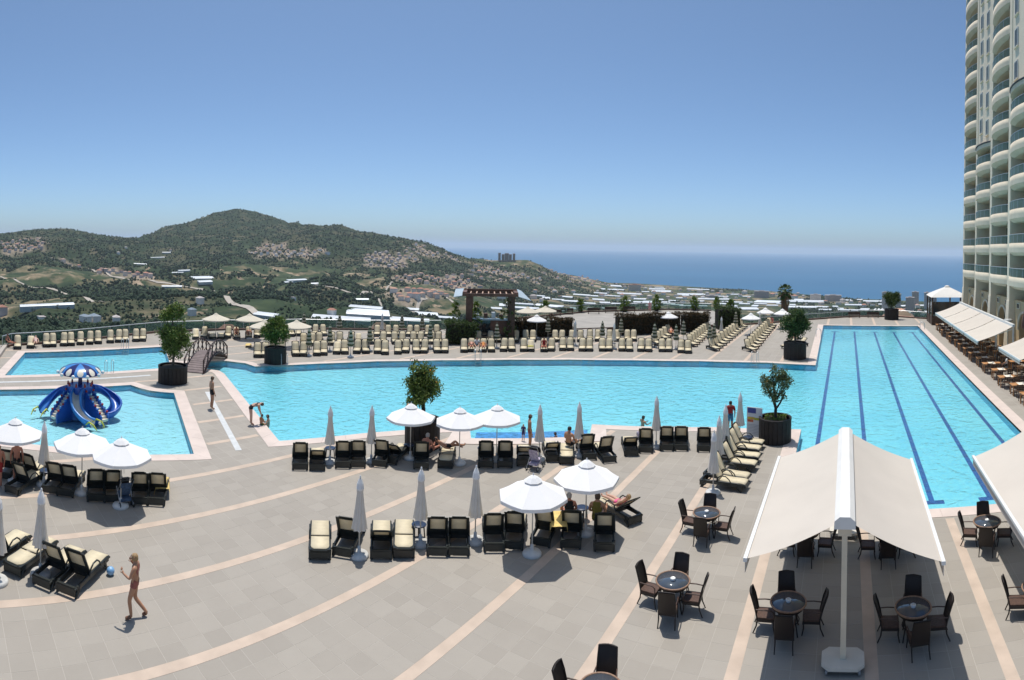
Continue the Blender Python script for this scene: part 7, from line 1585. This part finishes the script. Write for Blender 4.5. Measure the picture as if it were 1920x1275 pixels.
STAND = dict(pel=(0, 0, .97), spi=(0, -.015, 1.16), che=(0, 0, 1.34), nec=(0, -.01, 1.47), hea=(0, .015, 1.57), top=(0, .015, 1.68), **both(hip=(.085, 0, .92), kne=(.095, .025, .50), ank=(.095, -.02, .09), toe=(.11, .13, .035), sho=(.175, -.01, 1.40), elb=(.235, -.03, 1.12), wri=(.245, .05, .87), han=(.245, .075, .79)))
WALK = dict(STAND); WALK.update(kneL=(-.09, .12, .52), ankL=(-.09, .06, .10), toeL=(-.10, .21, .035), kneR=(.10, .02, .50), ankR=(.14, -.30, .12), toeR=(.17, -.18, .035), elbL=(-.24, .08, 1.14), wriL=(-.16, .27, 1.22), hanL=(-.12, .31, 1.27), elbR=(.27, -.05, 1.16), wriR=(.16, .12, 1.36), hanR=(.12, .14, 1.44))
BEND = dict(STAND); BEND.update(pel=(0, -.1, .95), spi=(0, .09, 1.04), che=(0, .28, 1.08), nec=(0, .41, 1.07), hea=(0, .49, 1.05), top=(0, .59, 1.0), **both(hip=(.085, -.1, .90), kne=(.09, -.06, .50), ank=(.09, -.06, .09), toe=(.10, .09, .035), sho=(.17, .31, 1.04), elb=(.17, .36, .77), wri=(.10, .45, .56), han=(.09, .48, .49)))
SIT = dict(pel=(0, 0, .50), spi=(0, -.03, .69), che=(0, -.01, .88), nec=(0, .01, 1.01), hea=(0, .05, 1.11), top=(0, .06, 1.22), **both(hip=(.09, .04, .47), kne=(.12, .45, .50), ank=(.12, .86, .46), toe=(.13, .92, .58), sho=(.175, 0, .94), elb=(.25, .06, .70), wri=(.17, .27, .58), han=(.15, .34, .56)))
SITE = dict(SIT); SITE.update(**both(kne=(.11, .44, .42), ank=(.11, .46, .02), toe=(.11, .58, -.03)))
LIE = dict(pel=(0, 0, .47), spi=(0, -.17, .545), che=(0, -.34, .67), nec=(0, -.45, .765), hea=(0, -.53, .84), top=(0, -.61, .92), **both(hip=(.09, .04, .455), kne=(.09, .44, .49), ank=(.10, .85, .44), toe=(.13, .90, .54), sho=(.175, -.37, .70), elb=(.27, -.18, .53), wri=(.24, .05, .46), han=(.23, .13, .45)))
LIEK = dict(LIE); LIEK.update(kneR=(.09, .36, .74), ankR=(.09, .62, .45), toeR=(.10, .74, .43))
SWIM = dict(pel=(0, -.42, -.22), spi=(0, -.24, -.17), che=(0, -.06, -.10), nec=(0, .04, -.01), hea=(0, .08, .08), top=(0, .09, .19), **both(hip=(.09, -.5, -.23), kne=(.11, -.85, -.25), ank=(.11, -1.1, -.2), toe=(.12, -1.2, -.17), sho=(.175, -.04, -.05), elb=(.3, .14, -.10), wri=(.26, .36, -.08), han=(.25, .44, -.08)))
BENCH = bpy.data.scenes.new('bench')            # bodies are grown here, then only the finished mesh is kept
WADE = dict(pel=(0, 0, -.30), spi=(0, -.02, -.12), che=(0, 0, .06), nec=(0, .01, .19), hea=(0, .04, .29), top=(0, .045, .40), **both(hip=(.09, .03, -.33), kne=(.13, .36, -.34), ank=(.11, .05, -.40), toe=(.12, .18, -.42), sho=(.175, 0, .12), elb=(.27, .10, -.06), wri=(.20, .32, -.03), han=(.18, .39, -.02)))
def seg_d(P, a, b):
    d = b - a; t = np.clip(((P - a) @ d) / max(1e-9, d @ d), 0, 1); q = a + t[:, None] * d
    return np.linalg.norm(P - q, axis=1), t
def person(label, p, rz, pose, skin=0, hair='dark', wear=(), scale=1.0, z=0.0, headturn=0.0):
    """wear: (part name, material, kind)"""
    J = dict(pose); names = list(RAD.keys())
    bm = bmesh.new(); V = {}
    for n, c in J.items(): V[n] = bm.verts.new(c)
    for a, b in LINKS: bm.edges.new((V[a], V[b]))
    me = bpy.data.meshes.new('sk'); bm.verts.index_update(); order = {v.index: n for n, v in V.items()}; bm.to_mesh(me); bm.free()
    tmp = bpy.data.objects.new('sk', me); BENCH.collection.objects.link(tmp)
    md = tmp.modifiers.new('skin', 'SKIN'); md.use_smooth_shade = True; md.branch_smoothing = 0.4
    for i, n in order.items():
        sv = me.skin_vertices[0].data[i]; sv.radius = RAD[n[:3]]; sv.use_root = (n == 'pel')
    sb = tmp.modifiers.new('sub', 'SUBSURF'); sb.levels = 1; sb.render_levels = 1
    BENCH.view_layers[0].update(); dg = BENCH.view_layers[0].depsgraph; ev = tmp.evaluated_get(dg); body = bpy.data.meshes.new_from_object(ev)
    bpy.data.objects.remove(tmp); bpy.data.meshes.remove(me)
    k = len(body.vertices); co = np.empty(k * 3); body.vertices.foreach_get('co', co); co = co.reshape(-1, 3)
    no = np.empty(k * 3); body.vertices.foreach_get('normal', no); no = no.reshape(-1, 3)
    F = [tuple(f.vertices) for f in body.polygons]; C = np.array([co[list(f)].mean(0) for f in F])
    A = {n: np.array(c, float) for n, c in J.items()}
    D = []; Tt = []
    for a, b in LINKS: d, t = seg_d(C, A[a], A[b]); D.append(d - RAD[b[:3]][0] * .4); Tt.append(t)
    D = np.array(D); near = D.argmin(0); tt = np.array(Tt)[near, np.arange(len(C))]
    nm = [LINKS[i] for i in near]
    def kind(i):
        a, b = nm[i]; return a[:3] + b[:3], tt[i]
    def pick(fn): return [F[i] for i in range(len(F)) if fn(*kind(i), C[i])]
    def shell(faces, off, name, m):
        if not faces: return None
        idx = sorted({v for f in faces for v in f}); mp = {v: i for i, v in enumerate(idx)}
        mb = MB(); mb.add([co[v] + no[v] * off for v in idx], [tuple(mp[v] for v in f) for f in faces], True); return (name, mb.mesh(name, m))
    # hands with five fingers, nose, joined to the body surface
    mb = MB(); mb.add([tuple(c) for c in co], F, True)
    for s_ in 'LR':
        w, h = Vector(J['wri' + s_]), Vector(J['han' + s_]); d = (h - w).normalized(); side = d.cross(Vector((1, 0, 0)) if abs(d.x) < .8 else Vector((0, 0, 1))).normalized(); up_ = side.cross(d)
        for q, (o, L1) in enumerate(((-.027, .062), (-.009, .075), (.009, .07), (.026, .055))): a = h + side * o + d * .012; mb.tube([a, a + d * L1 * .55, a + d * L1 + up_ * .02], [.0095, .0085, .006], 5)
        a = w + d * .035 + side * .03; mb.tube([a, a + side * .03 + d * .025, a + side * .036 + d * .055 + up_ * .012], [.011, .0095, .007], 5)
    hc = (A['hea'] * .5 + A['top'] * .5); upv = Vector(A['top'] - A['hea']).normalized(); fw = Vector((0, 1, 0)); fw = (fw - upv * fw.dot(upv))
    if fw.length < .35: fw = Vector((0, 0, 1)) - upv * upv.z
    fw.normalize(); sd = fw.cross(upv)
    hcv = Vector(hc) - upv * .015
    mb.tube([hcv + fw * .075 + upv * .02, hcv + fw * .105 - upv * .012, hcv + fw * .085 - upv * .02], [.008, .014, .012], 5)
    for s_ in (-1, 1): mb.ball(hcv + sd * s_ * .082 - fw * .005, .022, 6, 4, (.5, .9, 1.2))
    parts = [('body', mb.mesh('body', skins[skin]))]
    bpy.data.meshes.remove(body)
    for s_ in (-1, 1): e = MB(); e.ball(hcv + sd * s_ * .032 + fw * .082 + upv * .02, .009, 6, 4); parts.append(('eye', e.mesh('eye', hair_m['dark'])))
    e = MB(); e.ball(hcv + fw * .078 - upv * .055, .02, 6, 4, (1.0, .4, .3)); parts.append(('mouth', e.mesh('mouth', mat('lips', (.35, .12, .10), .5, .1, 5))))
    if hair:
        hf = pick(lambda n, t, c: n in ('heatop', 'nechea') and ((Vector(c) - hcv).dot(fw) < .035 or (Vector(c) - hcv).dot(upv) > .055) and (Vector(c) - hcv).dot(upv) > -.07)
        s_ = shell(hf, .016, 'hair', hair_m[hair]); parts += [s_] if s_ else []
    fwd_t = np.array(fw)
    for nm_, m, kd in wear:
        if kd == 'trunks': f_ = lambda n, t, c: n == 'pelhip' or (n == 'pelspi' and t < .35) or (n == 'hipkne' and t < .30)
        elif kd == 'shorts': f_ = lambda n, t, c: n == 'pelhip' or (n == 'pelspi' and t < .4) or (n == 'hipkne' and t < .75)
        elif kd == 'bottom': f_ = lambda n, t, c: (n == 'pelhip') or (n == 'pelspi' and t < .22) or (n == 'hipkne' and t < .06)
        elif kd == 'bra': f_ = lambda n, t, c: (n == 'spiche' and t > .45) or (n in ('chenec',) and t < .12)
        elif kd == 'suit': f_ = lambda n, t, c: n in ('pelhip', 'pelspi', 'spiche') or (n == 'hipkne' and t < .06) or (n == 'chenec' and t < .2)
        elif kd == 'shirt': f_ = lambda n, t, c: n in ('pelspi', 'spiche') or (n == 'chenec' and t < .5) or n == 'chesho' or (n == 'shoelb' and t < .75)
        elif kd == 'shoes':
            for sg in (-1, 1):
                s_ = shell(pick(lambda n, t, c: n == 'anktoe' and c[0] * sg > 0), .013, nm_, m); parts += [s_] if s_ else []
            continue
        s_ = shell(pick(f_), .013, nm_, m); parts += [s_] if s_ else []
    return thing('person', label, 'person', (p[0], p[1], z), rz, 'people on the pool deck', parts, scale=scale)
def out_(p): return face((0, 0), p)
blk_c, red_c, blu_c, pnk_c, olv_c, pur_c, grn_c = cl('black', (.012, .012, .015)), cl('red', (.30, .02, .02)), cl('blue', (.05, .22, .42)), cl('pink', (.75, .12, .28)), cl('olive', (.16, .13, .02)), cl('purple', (.07, .04, .14)), cl('green', (.06, .12, .04)); dpk = cl('dusky_pink', (.30, .10, .08)); org = cl('orange', (.55, .22, .06))
q = [(-13.88, 5.07)][0]; person('woman in a small pink bikini walking across the open paving', q, out_(q) + 1.35, WALK, 0, 'blond', [('bikini_bottom', dpk, 'bottom'), ('bikini_top', dpk, 'bra'), ('sandal', cl('tan', (.2, .1, .06)), 'shoes')])
q = [(-29.77, 15.46)][0]; person('man in black trunks standing between the paddling pool and main pool', q, out_(q) - 1.2, STAND, 0, 'brown', [('trunks', blk_c, 'trunks')], 1.13)
q = [(-26.2, 16.04)][0]; person('woman in a black bikini bending down at the main pool corner', q, out_(q) - 1.35, BEND, 1, 'dark', [('bikini_bottom', blk_c, 'bottom'), ('bikini_top', blk_c, 'bra')], 1.05)
q = [(-25.96, 16.47)][0]; person('girl in an orange and green swimsuit sitting on the main pool edge', q, out_(q) - .9, SITE, 0, 'dark', [('swim_bottom', grn_c, 'bottom'), ('swim_top', org, 'bra')], .72, z=-.30)
q = [(-26.32, 17.14)][0]; person('bather in the water at the main pool edge facing the bending woman', q, out_(q) + 1.4, WADE, 1, 'brown', [], 1.0, z=WATER_Z + .02)
q = [(-22.74, 3.27)][0]; person('woman in black bikini standing with her back turned under the left parasols', q, out_(q), STAND, 2, 'blond', [('bikini_bottom', blk_c, 'bottom')], 1.0)
q = [(-22.32, 2.5)][0]; person('person in red shorts cut off by the left picture edge', q, out_(q) + .4, STAND, 2, 'blond', [('shorts', red_c, 'shorts')], 1.0)
q = [(-17.08, 19.52)][0]; person('grey-haired man with a sunburnt back sitting beside the orange tree tub', q, out_(q) - .5, SIT, 2, 'grey', [('trunks', blk_c, 'trunks')], 1.08, z=-.03)
q = [(-16.59, 20.34)][0]; person('bather lying with one knee raised beside the sunburnt man', q, out_(q) - 1.3, LIEK, 0, 'dark', [('trunks', blk_c, 'trunks')], 1.0, z=.12)
q = [(-14.21, 23.61)][0]; person('tall tanned bather standing by the step bay next to a furled parasol', q, out_(q) - 1.4, STAND, 0, 'brown', [('trunks', dpk, 'bottom')], 1.04)
q = [(-15.18, 24.59)][0]; person('toddler in a purple suit on the step bay landing', q, out_(q) + 2.8, STAND, 1, 'blond', [('suit', pur_c, 'shirt'), ('trousers', pur_c, 'shorts')], .50, z=.03)
q = [(-12.41, 24.16)][0]; person('dark-haired man sitting on a lounger with a child in his arms', q, out_(q) - .6, SIT, 0, 'dark', [('trunks', blk_c, 'trunks')], 1.08)
q = [(-12.22, 24.34)][0]; person('small child in white held by the sitting dark-haired man', q, out_(q) + 1.2, SIT, 1, 'dark', [('shirt', cl('white', (.7, .7, .68)), 'shirt')], .5, z=.32)
q = [(-14.21, 26.2)][0]; person('child swimming in the blue step bay', q, out_(q) + 1.2, WADE, 1, 'dark', [], .8, z=WATER_Z - .06)
q = [(-11.16, 30.8)][0]; person('lone swimmer whose head shows in the main pool', q, out_(q) - 1.0, WADE, 0, 'dark', [], 1.0, z=WATER_Z - .06)
q = [(-6.05, 30.34)][0]; person('man in a red shirt and blue shorts standing at the pool edge', q, out_(q) + .15, STAND, 0, 'dark', [('shirt', red_c, 'shirt'), ('shorts', blu_c, 'shorts')], 1.0)
q = [(-9.01, 17.65)][0]; person('woman in a black swimsuit sitting on a lounger, seen from behind', q, out_(q) + .15, SIT, 2, 'grey', [('swimsuit', blk_c, 'suit')], 1.08)
q = [(-8.07, 17.9)][0]; person('woman in an olive swimsuit sitting under the right parasol, seen from behind', q, out_(q) - .2, SIT, 0, 'brown', [('swimsuit', olv_c, 'suit')], 1.14)
q = [(-7.96, 19.57)][0]; person('sunbather in a bright pink bikini lying on the sideways lounger', q, R(62), LIE, 1, 'blond', [('bikini_bottom', pnk_c, 'bottom'), ('bikini_top', pnk_c, 'bra')], 1.0)
q = [(-9.82, 26.69)][0]; person('child sitting between two upright loungers right of the step bay', q, out_(q) - .6, SIT, 1, 'brown', [('shirt', cl('lilac', (.4, .36, .45)), 'shirt')], .75)
q = [(1.48, 19.28)][0]; person('guest in a blue and red shirt seated in the shade behind the big awning', q, out_(q) + .3, SITE, 0, 'dark', [('shirt', cl('blue_red', (.06, .12, .30)), 'shirt'), ('shorts', red_c, 'shorts')], 1.0)
for lab, px_, rot, pose, sk, hr, w, s_ in (('bather sitting upright on the first lounger behind the left pool', (-51.6, 6.4), .9, SIT, 2, 'brown', [('trunks', blk_c, 'trunks')], 1.0), ('pale bather lying on the second lounger behind the left pool', (-51.5, 9.0), 0, LIE, 1, 'grey', [('swimsuit', cl('pale_pink', (.6, .42, .38)), 'suit')], 1.0)):
    person(lab, px_, face(px_) + rot, pose, sk, hr, w, s_)
for lab, (x_, y_), pose, sk, hr, w, s_ in (('bather with red skin sitting behind the bridge on the right', [(-50.8, 29.06)][0], SIT, 2, 'brown', [('trunks', blk_c, 'trunks')], 1.0), ('bather in dark trunks resting at the far right behind the bridge', [(-50.56, 30.36)][0], LIE, 2, 'dark', [('trunks', blk_c, 'trunks')], 1.0),
      ('sunbather with red towel lying on the front far row near the kiosk', [(-32.39, 43.05)][0], LIE, 2, 'dark', [('trunks', blk_c, 'trunks')], 1.0), ('white-clad bather sitting between front far loungers near the kiosk', [(-32.02, 43.39)][0], SIT, 1, 'dark', [('shirt', cl('white', (.7, .7, .68)), 'shirt'), ('shorts', blk_c, 'shorts')], 1.0), ('sunbather with orange swimsuit on the front far row near the kiosk', [(-31.49, 43.67)][0], LIE, 2, 'blond', [('swimsuit', org, 'suit')], 1.0), ('sunburnt bather sitting on the front far row right of the yellow-green towel', [(-27.1, 47.34)][0], SIT, 2, 'brown', [('swimsuit', red_c, 'suit')], 1.0),
      ('bather lying in front of the striped parasols at the first diagonal row', [(-19.3, 62.07)][0], LIE, 2, 'brown', [('trunks', org, 'trunks')], 1.0), ('bather sitting at the head of the last diagonal row under the white parasol', [(-9.61, 74.62)][0], SIT, 2, 'brown', [('shirt', cl('rose', (.55, .2, .2)), 'shirt')], 1.0), ('bather lying behind the black tub at the lap pool corner', [(-5.52, 61.26)][0], LIE, 2, 'dark', [('trunks', blk_c, 'trunks')], 1.0), ('bather in purple sitting among the second far row', [(-43.49, 37.96)][0], SIT, 2, 'dark', [('shirt', pur_c, 'shirt')], 1.0)):
    person(lab, (x_, y_), face((x_, y_)), pose, sk, hr, w, s_)
q = [(-28.05, 79.6)][0]; person('person in pink standing at the balustrade between two terrace shrubs', q, out_(q), STAND, 1, 'dark', [('shirt', cl('light_pink', (.6, .3, .3)), 'shirt'), ('shorts', cl('light_pink', (.6, .3, .3)), 'shorts')], 1.05, z=.35)
q = [(-35.83, 64.39)][0]; person('waiter in white standing by the terrace parasols', q, out_(q) + 2, STAND, 0, 'dark', [('shirt', cl('rose', (.55, .2, .2)), 'shirt'), ('trousers', blk_c, 'shorts')], 1.0, z=.35)
for lab, p_, rot in (('diner in a white shirt seated under the near end of the awnings', (13.3, 46.7), 1.2), ('diner in dark clothes seated under the last awning', (14.9, 47.0), -1.0), ('waiter in a red shirt standing at the awning post', (14.6, 49.0), 2.0)):
    person(lab, p_, rot, STAND if 'waiter' in lab else SITE, 0, 'dark', [('shirt', red_c if 'red' in lab else (cl('white', (.7, .7, .68)) if 'white' in lab else blk_c), 'shirt'), ('trousers', blk_c, 'shorts')])

bpy.data.scenes.remove(BENCH)

# ---- the air between here and the hills
mb = MB(); mb.box(-61000, 61000, -61000, 61000, -245, 300)
hm = bpy.data.materials.new('air'); hm.use_nodes = True
_N = hm.node_tree.nodes; _N.remove(_N['Principled BSDF'])
pv = _N.new('ShaderNodeVolumePrincipled'); pv.inputs['Color'].default_value = (0.84, 0.92, 1.0, 1); pv.inputs['Density'].default_value = 0.000042
pv.inputs['Anisotropy'].default_value = 0.0
hm.node_tree.links.new(pv.outputs[0], _N['Material Output'].inputs['Volume'])
hz = obj('haze', mb.mesh('haze', hm)); hz['kind'] = 'stuff'
